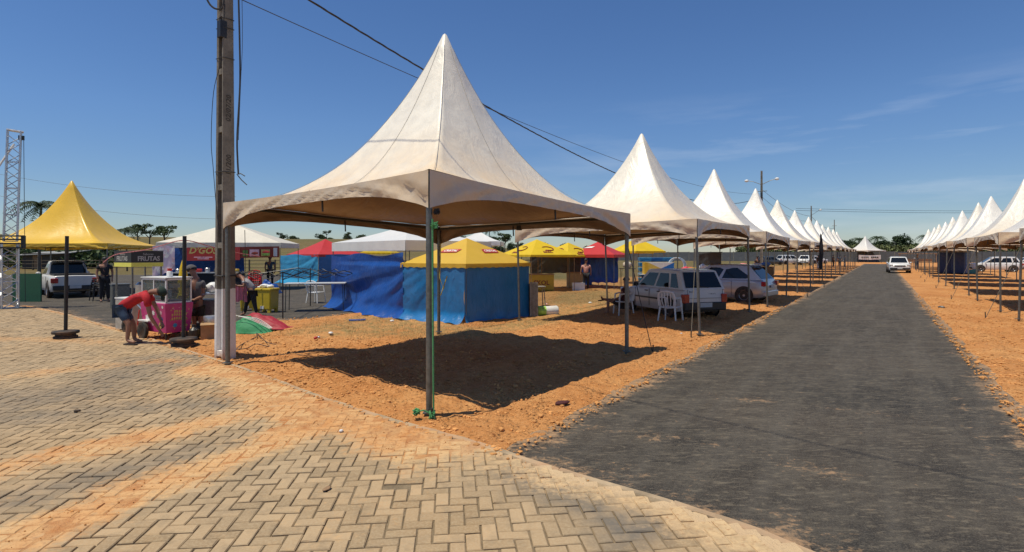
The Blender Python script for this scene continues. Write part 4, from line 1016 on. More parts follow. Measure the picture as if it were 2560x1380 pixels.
up(crv([ph(562, 10, -.12), ph(558, 110, -.12), ph(560, 210, -.12), ph(556, 330, -.12), ph(553, 430, -.12)]), .008, 'cable', M['cable'])
o = MB().box(UPi @ ph(555, 74, -.1), (.12, .12, .30)).obj('junction_box', M['black'], UP, bevel=.01)
for v_ in (52, 75, 150, 432, 690):
    z = ph(570, v_).z; Dz = .142 - .050 * z / 9; Wz = .131 - .046 * z / 9
    MB().tube([(Dz, -Wz, z), (Dz, Wz, z + .01), (-Dz, Wz, z + .02), (-Dz, -Wz, z + .01), (Dz, -Wz, z)], .007 if v_ != 690 else .013, 5, cap=False).obj('strap', M['cable'], UP)
up([ph(592, 436, -.12), ph(602, 434, -.12), ph(612, 440, -.15)], .009, 'cable_end', M['cable']); up([ph(594, 438, -.12), ph(604, 450, -.12), ph(617, 462, -.15)], .009, 'cable_end', M['cable'])
up(crv([ph(612, 575, -.1), ph(613, 640, -.1), ph(612, 700, -.1), ph(605, 790, -.1)]), .006, 'cable', M['cable'])
far_poles = []
for k, (Z, H, lp) in enumerate(((58.2, 10.0, True), (103.6, 9.9, False), (157, 10.4, False))):
    c_ = RD(9.75, Z); lb = ['concrete pole with two street lamp arms behind the left tent row', 'plain concrete pole rising behind the middle of the left tent row', 'farthest concrete pole with a small crossarm behind the left tent row'][k]
    far_poles.append(c_); p = utility_pole(lb, (c_.x, c_.y, 0), H, M['concrete'], 0, lp, 'poles behind the left tent row')
    if k == 1: MB().tube([(0, 0, H - 1.6), (1.3, -1.2, H - .8)], .025, 5).obj('lamp_arm', M['galv'], p); MB().blob((1.45, -1.3, H - .78), .17, 2, (1.2, .8, .7)).obj('lamp_head', M['white'], p, smooth=True)
    if k == 2: MB().tube([(-.5, 0, H - 1.5), (.5, 0, H - 1.5)], .05, 5).obj('crossarm', M['galv_dark'], p)
def wire(label, a, b, sag, r, twist=0, seg=40):
    pts = []
    for i in range(seg + 1):
        s = i / seg; p = Vector(a).lerp(Vector(b), s); p.z -= 4 * sag * s * (1 - s)
        pts.append(p)
    mb = MB()
    if twist:
        n = seg * 8; L_ = (Vector(b) - Vector(a)).length
        for ph_ in (0, 2.1, 4.2):
            q = []
            for i in range(n + 1):
                s = i / n; p = Vector(a).lerp(Vector(b), s); p.z -= 4 * sag * s * (1 - s); an = s * L_ * 5 + ph_; q.append(p + Vector((math.cos(an) * twist, 0, math.sin(an) * twist)))
            mb.tube(q, r, 4, cap=False)
    else: mb.tube(pts, r, 4, cap=False)
    o = mb.obj('power_line', M['cable'])
    tag(o, label, 'wire', 'overhead wires'); return o
fp = far_poles
wire('power line leaving the near pole over the camera side, its thin shadow crossing the road', (pb.x, pb.y, 9.1), (pb.x + 17, pb.y - 17.4, 9.3), .9, .011)
wire('thick twisted power line running from the near pole to the lamp pole', (pb.x + .1, pb.y, 7.23), (fp[0].x, fp[0].y, 7.5), 2.2, .012, .013)
wire('thin overhead wire above the twisted power line, from the near pole to the lamp pole', (pb.x + .1, pb.y, 6.45), (fp[0].x, fp[0].y, 7.75), 1.0, .009)
wire('overhead cable from the lamp pole to the next pole behind the left tents', (fp[0].x, fp[0].y, 8.2), (fp[1].x, fp[1].y, 8.2), .6, .02)
wire('lower overhead cable from the lamp pole to the next pole behind the left tents', (fp[0].x, fp[0].y, 7.5), (fp[1].x, fp[1].y, 7.5), .9, .02)
wire('overhead cable between the two farthest poles', (fp[1].x, fp[1].y, 8.2), (fp[2].x, fp[2].y, 8.4), .9, .03)
for k, (v0, v1) in enumerate(((521, 527), (526, 533))): wire(['upper', 'lower'][k] + ' faint power line crossing the sky above the road end', P(1990, v0, 170), P(2700, v0 + 3, 200), .6, .045)
for k, (v0, v1) in enumerate(((424, 492), (478, 548))): wire(['upper', 'lower'][k] + ' faint wire slanting across the sky from the truss tower to the pole', P(-60, v0, 60), P(590, v1, 60), .7, .013)

# ================================================================ TRUSS TOWER
def truss(label, c, side, z0, z1, bay, rot, parent=None, lean=0.0, name='truss_tower', cat='truss tower', r=.024):
    t = thing(name, label, cat, c, rot) if parent is None else parent
    h = side / 2; cr_ = [(-h, -h), (h, -h), (h, h), (-h, h)]
    off = lambda z: Vector((lean * (z - z0) / max(.1, (z1 - z0)), 0, 0)); o_ = Vector((0, 0, 0)) if parent is None else Vector(c)
    Rz = Matrix.Rotation(0 if parent is None else rot, 3, 'Z')
    for x, y in cr_: MB().tube([o_ + Rz @ Vector((x, y, z0)) + off(z0), o_ + Rz @ Vector((x, y, z1)) + off(z1)], r, 8).obj('chord', M['alu'], t, smooth=True)
    n = int((z1 - z0) / bay)
    for i in range(n):
        za = z0 + i * bay; zb = za + bay
        for k in range(4):
            a = cr_[k]; b = cr_[(k + 1) % 4]
            if i % 2: a, b = b, a
            MB().tube([o_ + Rz @ Vector((*a, za)) + off(za), o_ + Rz @ Vector((*b, zb)) + off(zb)], r * .55, 5).obj('brace', M['alu'], t)
            if i % 3 == 0: MB().tube([o_ + Rz @ Vector((*a, za)) + off(za), o_ + Rz @ Vector((*b, za)) + off(za)], r * .55, 5).obj('brace', M['alu'], t)
    return t
tb = G(26, 772); TT = truss('silver aluminium truss tower standing at the left edge of the view', (tb.x, tb.y, 0), .34, 2.3, 6.05, .30, R(38), lean=.10)
truss(None, (-.02, 0, 0), .42, .03, 2.25, .30, R(10), TT, r=.026)
sl = MB()
for z in (2.08, 2.22, 2.36, 2.48): 
    for s in (-1, 1): sl.tube([(-1.6, s * .26, z), (.36, s * .26, z)], .022, 5)
for x in (-1.5, -1.0, -.5, -.3, .3, .36):
    for s in (-1, 1): sl.tube([(x, s * .26, 2.06), (x, s * .26, 2.5)], .022, 5)
sl.box((.0, 0, 2.07), (.6, .6, .04)); sl.obj('sleeve_block', M['galv_dark'], TT)
MB().box((.02, 0, .02), (.75, .75, .03)).obj('base_plate', M['galv_dark'], TT)
MB().box((.28, 0, 5.85), (.16, .12, .14)).obj('pulley_block', M['galv_dark'], TT); MB().tube([(-.1, 0, 6.08), (.34, 0, 6.05)], .045, 6).obj('head_bar', M['alu'], TT)
MB().tube([(.34, 0, 5.85), (.36, 0, 3.0), (.38, .05, .2)], .009, 5).obj('hoist_rope', M['cable'], TT)
MB().tube([(.1, -.1, 5.6), (-.8, -.2, 3.7)], .035, 6).obj('white_strap', M['white'], TT)

# ================================================================ FREE POSTS WITH ROUND WEIGHTS
def weight_post(label, u, vb, vt, lean=0.0):
    g = G(u, vb); t = thing('barrier_post', label, 'post', (g.x, g.y, 0), 0, 'black posts on round weights')
    h = CH - (vt - 636) / F * g.y if vt > 636 else CH + (636 - vt) / F * g.y
    MB().tube([(0, 0, .12), (lean, 0, h)], .036, 12).obj('pole', M['black_metal'], t, smooth=True)
    MB().lathe([(.0, 0), (.20, 0), (.22, .02), (.22, .07), (.19, .08), (.18, .12), (.245, .13), (.25, .17), (.24, .185), (.16, .19), (.05, .2), (.0, .2)], 24).obj('weight', M['rubber'], t, smooth=True)
    return t
weight_post('black post on a flared round weight standing on the paving left of the red-shirted man', 164, 848, 590, .03)
weight_post('black post on a flared round weight in front of the pink cart', 459, 868, 590, .02)
tp = MB(); pts = crv([P(258, 655, 12.6), P(290, 635, 12.2), P(370, 622, 11.6), P(456, 600, 11.05), P(530, 616, 11.4), P(600, 632, 12), P(650, 640, 12.6)], 10)
for i in range(len(pts) - 1):
    a, b = pts[i], pts[i + 1]; tp.add([a, b, b + Vector((0, 0, -.02)), a + Vector((0, .005, -.02))], [(0, 1, 2, 3)])
M['tape'] = mat('barrier_tape', (.62, .22, .22), .5, 0, .3, 30)
tag(tp.obj('barrier_tape', M['tape']), 'red and white barrier tape drooping from the black post in front of the cart', 'tape')
# ================================================================ CARTS
def frame_at(o, xd):
    xd = Vector((xd[0], xd[1], 0)).normalized(); return math.atan2(xd.y, xd.x)
# pink cart. local x: along the right face (away), local y: along the long left face
co = Vector((-7.36, 11.7, 0)); rzc = math.atan2(.86, .5)
PC = thing('food_cart', 'pink sweets cart with a glass display case on top, next to the man in red', 'food cart', co, rzc)
def gpan(name, z0, z1, off, m, inset=.0, taper=0.0): pass
Lx, Ly = .60, 1.03
body = MB(); b0 = .16; b1 = .80; tp_ = .05
vs = [(tp_, tp_, b0), (Lx - tp_, tp_, b0), (Lx - tp_, Ly - tp_, b0), (tp_, Ly - tp_, b0), (0, 0, b1), (Lx, 0, b1), (Lx, Ly, b1), (0, Ly, b1)]
body.add(vs, [(3, 2, 1, 0), (4, 5, 6, 7), (0, 1, 5, 4), (1, 2, 6, 5), (2, 3, 7, 6), (3, 0, 4, 7)]); body.obj('body', M['pink'], PC, bevel=.012)
i_ = .04
for (x, y) in ((i_, i_), (Lx - i_, i_), (Lx - i_, Ly - i_), (i_, Ly - i_), (i_, Ly / 2)): MB().box((x, y, 1.055), (.03, .03, .50)).obj('case_post', M['alu'] if 0 else M['white'], PC)
for z in (.815, 1.31):
    for a, b in (((i_, i_), (Lx - i_, i_)), ((Lx - i_, i_), (Lx - i_, Ly - i_)), ((Lx - i_, Ly - i_), (i_, Ly - i_)), ((i_, Ly - i_), (i_, i_))):
        MB().box(((a[0] + b[0]) / 2, (a[1] + b[1]) / 2, z), (abs(a[0] - b[0]) + .034, abs(a[1] - b[1]) + .034, .032)).obj('case_rail', M['white'], PC)
for a, b in (((i_, i_), (Lx - i_, i_)), ((i_, i_), (i_, Ly - i_)), ((Lx - i_, i_), (Lx - i_, Ly - i_)), ((i_, Ly - i_), (Lx - i_, Ly - i_))):
    MB().box(((a[0] + b[0]) / 2, (a[1] + b[1]) / 2, 1.06), (abs(a[0] - b[0]) + .004, abs(a[1] - b[1]) + .004, .46)).obj('case_glass', M['glass2'], PC)
MB().box((Lx / 2, Ly / 2, 1.345), (Lx - .02, Ly - .02, .02)).obj('case_lid', M['white'], PC)
MB().box((Lx / 2 - .1, Ly / 2, 1.10), (Lx * .4, Ly * .8, .02)).obj('shelf', M['alu'], PC)
for k in range(4): MB().box((.3, .2 + .2 * k, 1.165), (.16, .13, .09)).obj('tray', M['white'], PC)
def dot(x, y, z, m, s=.02, axis='y', sq=(1, 1, 1)): pass
rr = random.Random(4)
def decal(name, face, uv, shape, m):
    # face 'r': y = inset plane facing -y ; face 'l': x plane facing -x
    out = []
    for (a, z) in shape:
        u_, w_ = uv[0] + a, uv[1] + z; k = tp_ * (1 - (w_ - b0) / (b1 - b0))
        out.append((u_, k - .0035, w_) if face == 'r' else (k - .0035, u_, w_))
    f = tuple(range(len(out))); MB().add(out, [f if face == 'r' else f[::-1]]).obj(name, m, PC)
def star(r, n=5, q=.5, ph0=0): return [(math.cos(ph0 + math.pi * i / n) * (r if i % 2 == 0 else r * q), math.sin(ph0 + math.pi * i / n) * (r if i % 2 == 0 else r * q)) for i in range(2 * n)]
for _ in range(15): decal('print', 'r', (rr.uniform(.08, .54), rr.choice([rr.uniform(.66, .77), rr.uniform(.22, .3), rr.uniform(.5, .7)])), star(rr.uniform(.010, .022), 5, .5, rr.random()), M[rr.choice(['print_gold', 'print_pink', 'print_gold'])])
for a, w in ((.30, .62), (.30, .55), (.30, .47)): 
    for k in range(7 if w < .6 else 5):
        q = .20 / 6; decal('print', 'r', (.30 + (k - (3 if w < .6 else 2)) * .048, w + rr.uniform(-.008, .008)), [(-.016, -.026), (.004, -.03), (.018, -.01), (.010, .028), (-.012, .024)], M['print_gold'])
decal('print', 'r', (.22, .32), star(.05, 7, .8), M['t_sky']); decal('print', 'r', (.46, .30), star(.035, 5, .5), M['print_gold'])
for k in range(6): decal('print', 'r', (.12 + .07 * k, .435), star(.016, 6, .7), M['print_green'])
for k, (a, z, s, mm) in enumerate(((.12, .72, .04, 'print_white'), (.30, .66, .06, 'print_green'), (.20, .60, .05, 'print_pink'), (.32, .52, .05, 'print_green'), (.18, .46, .05, 't_blue'), (.50, .58, .06, 'print_white'), (.55, .38, .10, 'print_pink'), (.25, .32, .08, 'print_gold'), (.75, .45, .10, 'print_white'), (.85, .30, .07, 'print_pink'), (.70, .68, .05, 'print_green'))):
    decal('print', 'l', (a, z), star(s, 6, .72, k), M[mm])
def wheel_part(parent, c, r, w, axis, rimm, tyrem=None, spokes=6):
    tm = tyrem or M['rubber']; ri = r * .62
    o = MB().lathe([(ri, -w / 2), (r * .93, -w / 2), (r, -w * .32), (r, w * .32), (r * .93, w / 2), (ri, w / 2), (ri * .96, 0), (ri, -w / 2)], 22, (0, 0, 0), axis).obj('wheel', tm, parent, smooth=True); o.location = c
    mb = MB().lathe([(0, w * .36), (ri * .25, w * .40), (ri * .28, w * .30), (ri * .90, w * .33), (ri, w * .44), (ri, -w * .44), (ri * .90, -w * .33), (ri * .28, -w * .30), (ri * .25, -w * .40), (0, -w * .36)], 22, (0, 0, 0), axis)
    mb.obj('rim', rimm, o, smooth=True)
    for k in range(spokes):
        a = 2 * math.pi * k / spokes; q = (math.cos(a), math.sin(a)); s_ = ri * .42
        for sgn in (-1, 1):
            p = (q[0] * ri * .58, q[1] * ri * .58)
            cc = (p[0], sgn * w * .33, p[1]) if axis == 'Y' else (sgn * w * .33, p[0], p[1])
            b_ = MB()
            b_.box((0, 0, 0), (ri * .12, w * .06, ri * .62)) if axis == 'Y' else b_.box((0, 0, 0), (w * .06, ri * .12, ri * .62))
            if sgn < 0 or True:
                oo = b_.obj('spoke', M['galv_dark'], o); oo.location = cc
                if axis == 'Y': oo.rotation_euler = (0, -a + math.pi / 2, 0)
                else: oo.rotation_euler = (a - math.pi / 2, 0, 0)
    return o
wheel_part(PC, (-.05, .80, .19), .19, .07, 'X', M['red'], spokes=4); wheel_part(PC, (Lx + .05, .80, .19), .19, .07, 'X', M['red'], spokes=4)
MB().tube([(-.07, .80, .19), (Lx + .07, .80, .19)], .015, 6).obj('axle', M['galv_dark'], PC)
MB().tube([(.05, Ly, .62), (.03, Ly + .30, .80), (.5, Ly + .30, .80), (.5, Ly, .62)], .014, 6).obj('push_handle', M['alu'], PC)
for x in (.08, Lx - .08): MB().tube([(x, .12, .17), (x, .12, 0)], .016, 6).obj('foot', M['galv_dark'], PC)
for x in (-.02, .1): MB().tube([(x, Ly - .02, .62), (x, Ly + .05, .3), (x, Ly - .1, .02)], .014, 6).obj('foot', M['red'], PC)
MB().box((.0, .80, .40), (.10, .42, .03), rx=0).obj('mudguard', M['white'], PC)
# jars standing on the lid
def jar(label, u, v, y, r, h, m, lid):
    p = P(u, v, y); t = thing('jar', label, 'jar', (p.x, p.y, p.z)); MB().lathe([(0, 0), (r, 0), (r, h * .75), (r * .8, h * .85), (0, h * .85)], 14).obj('body', m, t, smooth=True); MB().lathe([(0, h * .86), (r * .75, h * .86), (r * .75, h), (0, h)], 14).obj('lid', lid, t, smooth=True)
zl_ = 1.357
for lb, lx, ly, m_, ld in (('red-topped bottle standing on the pink cart, on the left of its lid', .42, .62, 'red', 'white'), ('white tub with a red cap on top of the pink cart', .25, .30, 'white', 'red')):
    q = Matrix.Rotation(rzc, 3, 'Z') @ Vector((lx, ly, 0)) + co; t = thing('jar', lb, 'jar', (q.x, q.y, zl_)); MB().lathe([(0, 0), (.06, 0), (.06, .11), (.045, .13), (0, .13)], 14).obj('body', M[m_], t, smooth=True); MB().lathe([(0, .132), (.045, .132), (.045, .19), (0, .19)], 14).obj('lid', M[ld], t, smooth=True)
# drinks cart with the black sign
co2 = Vector((-8.9, 12.9, 0)); DC = thing('food_cart', 'grey steel drinks cart with a black and yellow roof sign, behind the man in red', 'food cart', co2, rzc)
Lx2, Ly2 = .70, .80
MB().box((Lx2 / 2, Ly2 / 2, .42), (Lx2 - .02, Ly2 - .02, .72)).obj('body', M['alu'], DC, bevel=.01); MB().box((Lx2 / 2, Ly2 / 2, .80), (Lx2, Ly2, .03)).obj('counter_top', M['white'], DC)
for x, y in ((.03, .03), (Lx2 - .03, .03), (Lx2 - .03, Ly2 - .03), (.03, Ly2 - .03)): MB().box((x, y, 1.2), (.03, .03, .8)).obj('roof_post', M['galv'], DC)
for face in ('r', 'l'):
    w = Lx2 if face == 'r' else Ly2
    def fb(z, h, th, o_, w=w, face=face): return MB().box((w / 2, -o_, z), (w, th, h)) if face == 'r' else MB().box((-o_, w / 2, z), (th, w, h))
    fb(1.79, .27, .02, .0).obj('sign_panel', M['print_black'], DC); fb(1.605, .095, .02, .0).obj('sign_strip', M['print_yellow'], DC)
    if face == 'r':
        text_obj('lettering', 'FRUTAS', .155, M['sign_grey'], plane_M((w / 2 + .02, -.012, 1.745), (1, 0, 0), (0, 0, 1)), DC, .001, 0, .9, .004); text_obj('lettering', 'Sabores', .075, M['sign_grey'], plane_M((w / 2, -.012, 1.855), (1, 0, 0), (0, 0, 1)), DC, .001, .2)
    else:
        text_obj('lettering', 'FRUTAS', .155, M['sign_grey'], plane_M((-.012, w / 2 + .02, 1.745), (0, -1, 0), (0, 0, 1)), DC, .001, 0, .9, .004); text_obj('lettering', 'Sabores', .075, M['sign_grey'], plane_M((-.012, w / 2, 1.855), (0, -1, 0), (0, 0, 1)), DC, .001, .2)
MB().box((Lx2 / 2, Ly2 / 2, 1.935), (Lx2 + .02, Ly2 + .02, .015)).obj('roof', M['print_black'], DC)
MB().lathe([(0, 0), (.09, 0), (.12, .06), (.12, .30), (.06, .36), (0, .36)], 16, (.35, .3, .82)).obj('drink_urn', M['alu'], DC, smooth=True)
wheel_part(DC, (-.03, .2, .16), .16, .06, 'X', M['galv'], spokes=4)

# ================================================================ CARS
def car(label, c, rz, L=3.9, W=1.62, H=1.45, kind='hatch', paint='paint_white', detail=2, group=None, lights=True):
    t = thing('parked_car', label, 'car' if kind != 'pickup' else 'pickup truck', (c[0], c[1], 0), rz, group)
    w = W / 2; wb = L * .62; xf = L / 2 - L * .19; xr = xf - wb; wr = .29 if kind in ('hatch', 'box') else .35; gc = .19 if kind in ('hatch', 'box') else .26
    belt = H * .60
    if kind == 'box': hood = [(-L / 2, .60), (-L / 2 + .05, belt), (L * .16, belt), (L / 2 - .12, belt * .86), (L / 2, .62)]; cab = (-L / 2 + .04, -L / 2 + .34, L * .05, L * .21)
    elif kind == 'hatch': hood = [(-L / 2, .66), (-L / 2 + .10, belt), (L * .2, belt), (L / 2 - .22, belt * .86), (L / 2, .62)]; cab = (-L / 2 + .12, -L / 2 + .62, L * .05, L * .27)
    elif kind == 'suv': hood = [(-L / 2, .75), (-L / 2 + .10, belt), (L * .2, belt), (L / 2 - .15, belt * .93), (L / 2, .70)]; cab = (-L / 2 + .12, -L / 2 + .5, L * .07, L * .26)
    else: hood = [(-L / 2, belt - .02), (-L / 2 + .03, belt), (L * .2, belt), (L / 2 - .2, belt * .88), (L / 2, .66)]; cab = (-L * .06, -L * .03, L * .10, L * .27)
    hx = [p[0] for p in hood]; hz = [p[1] for p in hood]
    xs = sorted(set([-L / 2, -L / 2 + .03, -L / 2 + .10, L / 2 - .22, L / 2 - .10, L / 2 - .03, L / 2] + list(np.linspace(-L / 2 + .15, L / 2 - .25, 14)) + hx))
    rows = []
    for x in xs:
        e = min(x + L / 2, L / 2 - x); k = 1 - max(0, (.30 - e) / .30) ** 2 * .16; top = float(np.interp(x, hx, hz)); lo = gc + max(0, (.35 - e) / .35) * .08
        ww = w * k; rows.append([(x, 0, lo), (x, ww * .93, lo), (x, ww * .985, lo + .10), (x, ww, (lo + top) * .5), (x, ww * .985, top - .10), (x, ww * .95, top - .03), (x, ww * .88, top), (x, 0, top + .015)])
    vs = []; n = 15
    for r in rows:
        half = r; full = half + [(p[0], -p[1], p[2]) for p in half[-2:0:-1]]; vs += full
    n = len(full); fs = [(i * n + k, i * n + (k + 1) % n, (i + 1) * n + (k + 1) % n, (i + 1) * n + k) for i in range(len(rows) - 1) for k in range(n)] + [tuple(range(n)), tuple((len(rows) - 1) * n + k for k in range(n))[::-1]]
    MB().add(vs, [f[::-1] for f in fs]).obj('body', M[paint], t, smooth=True)
    # cabin
    x0, x1, x2, x3 = cab; zb = belt - .01; zt = H - .03; wb_ = w * .90; wt = w * (.80 if kind == 'box' else .72)
    def cabp(x, s, z): pass
    B = [(x0, wb_), (x3, wb_)]; T_ = [(x1, wt), (x2, wt)]
    cb = MB(); nseg = 6
    rws = []
    for i in range(nseg + 1):
        f = i / nseg; xb = x0 + (x3 - x0) * f; xt = x1 + (x2 - x1) * f; zt_ = zt + .03 * math.sin(math.pi * f)
        rws.append([(xb, wb_, zb), (xt, wt, zt_ - .03), (xt, wt - .09, zt_), (xt, -wt + .09, zt_), (xt, -wt, zt_ - .03), (xb, -wb_, zb)])
    vs = [p for r in rws for p in r]; fs = [(i * 6 + k, i * 6 + k + 1, i * 6 + 7 + k, i * 6 + 6 + k) for i in range(nseg) for k in range(5)] + [tuple(range(6))[::-1], tuple(nseg * 6 + k for k in range(6))]
    cb.add(vs, [f[::-1] for f in fs]).obj('cabin', M[paint], t, smooth=True)
    def side(x_f, z_f, s, o_=.006):        # x fraction along, z fraction up the cabin side
        xb = x0 + (x3 - x0) * x_f; xt = x1 + (x2 - x1) * x_f; z = zb + (zt - .03 - zb) * z_f
        return (xb + (xt - xb) * z_f, s * (wb_ + (wt - wb_) * z_f + o_), z)
    def endp(y_f, z_f, front, o_=.006):
        xb, xt = (x3, x2) if front else (x0, x1); zz = zb + (zt - zb) * z_f; ww = wb_ + (wt - wb_) * z_f
        return (xb + (xt - xb) * z_f + (o_ if front else -o_), y_f * ww, zz)
    splits = {'box': [(.09, .25), (.29, .57), (.61, .92)], 'hatch': [(.13, .52), (.57, .90)], 'suv': [(.05, .20), (.24, .55), (.59, .90)], 'pickup': [(.10, .88)]}[kind]
    for s in (-1, 1):
        for i, (a, b) in enumerate(splits):
            a2, b2 = a + .01, b - .01
            if kind == 'hatch' and i == 0: q = [side(a, .25, s), side(a + .06, .10, s), side(b, .08, s), side(b, .86, s), side(a + .16, .86, s)]
            elif i == len(splits) - 1: q = [side(a, .08, s), side(b + .05, .06, s), side(b2 - .01, .86, s), side(a, .86, s)]
            else: q = [side(a, .08, s), side(b, .08, s), side(b2, .86, s), side(a2, .86, s)]
            MB().add(q, [tuple(range(len(q)))[::(1 if s < 0 else -1)]]).obj('side_window', M['glass'], t)
        if detail > 1:
            for xx_ in ([xr + wr + .18, xf - wr - .10] + ([(xr + xf) / 2 - .1] if kind != 'pickup' else [])):
                MB().box((xx_, s * (w * .998), (gc + belt) / 2 + .02), (.012, .012, (belt - gc) * .8)).obj('door_gap', M['black'], t)
            for xx_ in ([L * .02, -L * .17] if kind != 'pickup' else [L * .03]): MB().box((xx_, s * (w * .99), belt - .12), (.16, .03, .035)).obj('door_handle', M['black'] if kind == 'box' else M[paint], t)
        mx_ = x3 - .18; MB().blob((mx_, s * (w + .06), belt + .05), .10, 2, (.6, 1, .7)).obj('mirror', M['black'] if kind == 'box' else M[paint], t, smooth=True)
    for fr in (0, 1):
        q = [endp(-.88, .10, fr), endp(.88, .10, fr), endp(.86, .90, fr), endp(-.86, .90, fr)]
        MB().add(q, [(0, 1, 2, 3) if fr else (3, 2, 1, 0)]).obj('windscreen' if fr else 'rear_window', M['glass'], t)
    # bumpers, lights, plates
    bm_ = 'black' if kind in ('box', 'pickup', 'suv') else paint
    for sx_ in (-1, 1):
        x_ = sx_ * (L / 2 - .05); h_ = .20 if kind != 'box' else .24
        MB().box((x_, 0, gc + .18), (.18, W * .90, h_)).obj('bumper', M[bm_], t, bevel=.03)
        if lights:
            for s in (-1, 1):
                if sx_ < 0:
                    zz, hh_ = (belt - .26, .26) if kind == 'box' else ((belt - .14, .18) if kind != 'pickup' else (belt - .2, .2))
                    MB().box((-L / 2 + .05, s * (w - .14), zz), (.17, .24 if kind != 'box' else .18, hh_)).obj('taillight', M['red_lens'], t, bevel=.02)
                else: MB().box((L / 2 - .10, s * (w - .20), .66 if kind != 'suv' else .80), (.20, .32, .14)).obj('headlight', M['lens'], t, bevel=.03)
        MB().box((sx_ * (L / 2 + .045), 0, gc + (.22 if kind != 'hatch' or sx_ > 0 else .45)), (.012, .40, .13)).obj('number_plate', M['plate'], t)
    MB().box((L / 2 - .02, 0, .58 if kind != 'suv' else .72), (.07, W * .5, .12)).obj('grille', M['black'], t)
    for x_ in (xf, xr):
        for s in (-1, 1):
            MB().lathe([(0, 0), (wr + .055, 0), (wr + .055, .004), (0, .004)], 24, (x_, s * (w + .001) - (.002 if s < 0 else -.0) , wr + .01), 'Y').obj('wheel_arch', M['black'], t)
            wheel_part(t, (x_, s * (w - .06), wr), wr, .18, 'Y', M['rim'], spokes=5 if detail > 1 else 0)
    MB().box((0, 0, gc + .04), (L * .86, W * .8, .10)).obj('underbody', M['black'], t)
    return t
U = car('old white square hatchback parked in the shade under the second tent', (4.97, 17.47), R(107.5), 3.64, 1.55, 1.42, 'box', 'paint_old')
for s in (-1, 1): MB().box((-.1, s * .778, .52), (2.9, .012, .05)).obj('side_moulding', M['galv_dark'], U)
MB().box((-1.822, 0, .60), (.008, 1.18, .010)).obj('tailgate_seam', M['black'], U)
for s in (-1, 1): MB().box((-1.822, s * .59, .72), (.008, .010, .26)).obj('tailgate_seam', M['black'], U)
MB().box((-1.75, .1, .93), (.02, .5, .012), rx=R(8)).obj('rear_wiper', M['black'], U)
text_obj('lettering', 'UNO', .10, M['galv_dark'], plane_M((-1.80, -.25, .70), (0, -1, 0), (0, 0, 1)), U, .001)
text_obj('lettering', 'FIAT', .07, M['galv_dark'], plane_M((-1.80, .45, .78), (0, -1, 0), (0, 0, 1)), U, .001)
S_ = car('silver hatchback parked behind the old white one, rear towards the road', (8.47, 22.44), R(138.7), 3.95, 1.70, 1.47, 'hatch', 'paint_silver')
PK = car('small white pickup truck seen from behind, left of the drinks cart', (-20.1, 24.9), R(136.2), 4.4, 1.66, 1.58, 'pickup', 'paint_old')
MB().box((-1.32, 0, .99), (1.5, 1.36, .05)).obj('bed_cover', M['black'], PK)
MB().tube([(-.42, -.62, .97), (-.30, -.58, 1.48), (-.30, .58, 1.48), (-.42, .62, .97)], .03, 6).obj('roll_bar', M['black'], PK); MB().box((-.1, 0, 1.56), (.9, 1.1, .03)).obj('roof_rack', M['black'], PK)
cxx = G(2261, 683); car('white sport utility car parked facing the camera on the right shoulder of the road', (cxx.x + .5, cxx.y + 1.6), R(-121), 4.3, 1.80, 1.62, 'suv', 'paint_white')
cxx = P(2487, 0, 58); car('white hatchback seen from its side beyond the tents on the right', (cxx.x, 58), R(150), 4.2, 1.7, 1.62, 'suv', 'paint_white')
cxx = P(2570, 0, 66); car('white car cut off by the right edge of the view, beyond the tents', (cxx.x, 66), R(160), 4.4, 1.75, 1.5, 'suv', 'paint_white', 1)
cxx = P(1975, 0, 100); car('distant white pickup-like car seen between the left tents', (cxx.x, 100), R(10), 4.8, 1.8, 1.75, 'suv', 'paint_white', 1)
cxx = P(2012, 0, 97); car('distant white car facing the camera under the left tents', (cxx.x, 97), R(-125), 4.4, 1.85, 1.7, 'suv', 'paint_white', 1)
cxx = P(2040, 0, 108); car('distant white car partly hidden behind tent legs near the grey wall', (cxx.x, 108), R(20), 4.4, 1.8, 1.6, 'suv', 'paint_white', 1)
cxx = P(1925, 0, 96); car('distant dark grey car left of the distant white ones', (cxx.x, 96), R(15), 4.4, 1.8, 1.5, 'hatch', 'paint_grey', 1)
# ================================================================ PEOPLE
PEND = []
def skin_mesh(name, pts, edges, radii, m, parent, sub=1, root=0):
    bm = bmesh.new(); lay = bm.verts.layers.skin.verify(); vs = [bm.verts.new(p) for p in pts]
    for a, b in edges: bm.edges.new((vs[a], vs[b]))
    for i, v in enumerate(vs): r = radii[i]; v[lay].radius = r if isinstance(r, tuple) else (r, r); v[lay].use_root = (i == root)
    me = bpy.data.meshes.new(name); bm.to_mesh(me); bm.free()
    o = bpy.data.objects.new(name, me); link(o, parent); PEND.append((o, m))
    md = o.modifiers.new('skin', 'SKIN'); md.use_smooth_shade = True; md.branch_smoothing = .6
    sb = o.modifiers.new('sub', 'SUBSURF'); sb.levels = sub; sb.render_levels = sub
    return o
def cloth(name, col, sc=9): return mat(name, col, .85, 0, .22, sc, .6, .01)
M['c_red'] = cloth('red_shirt', (.42, .012, .02)); M['c_denim'] = cloth('blue_denim', (.035, .065, .12)); M['c_grey'] = cloth('grey_shirt', (.085, .08, .085)); M['c_black'] = cloth('black_cloth', (.015, .015, .018))
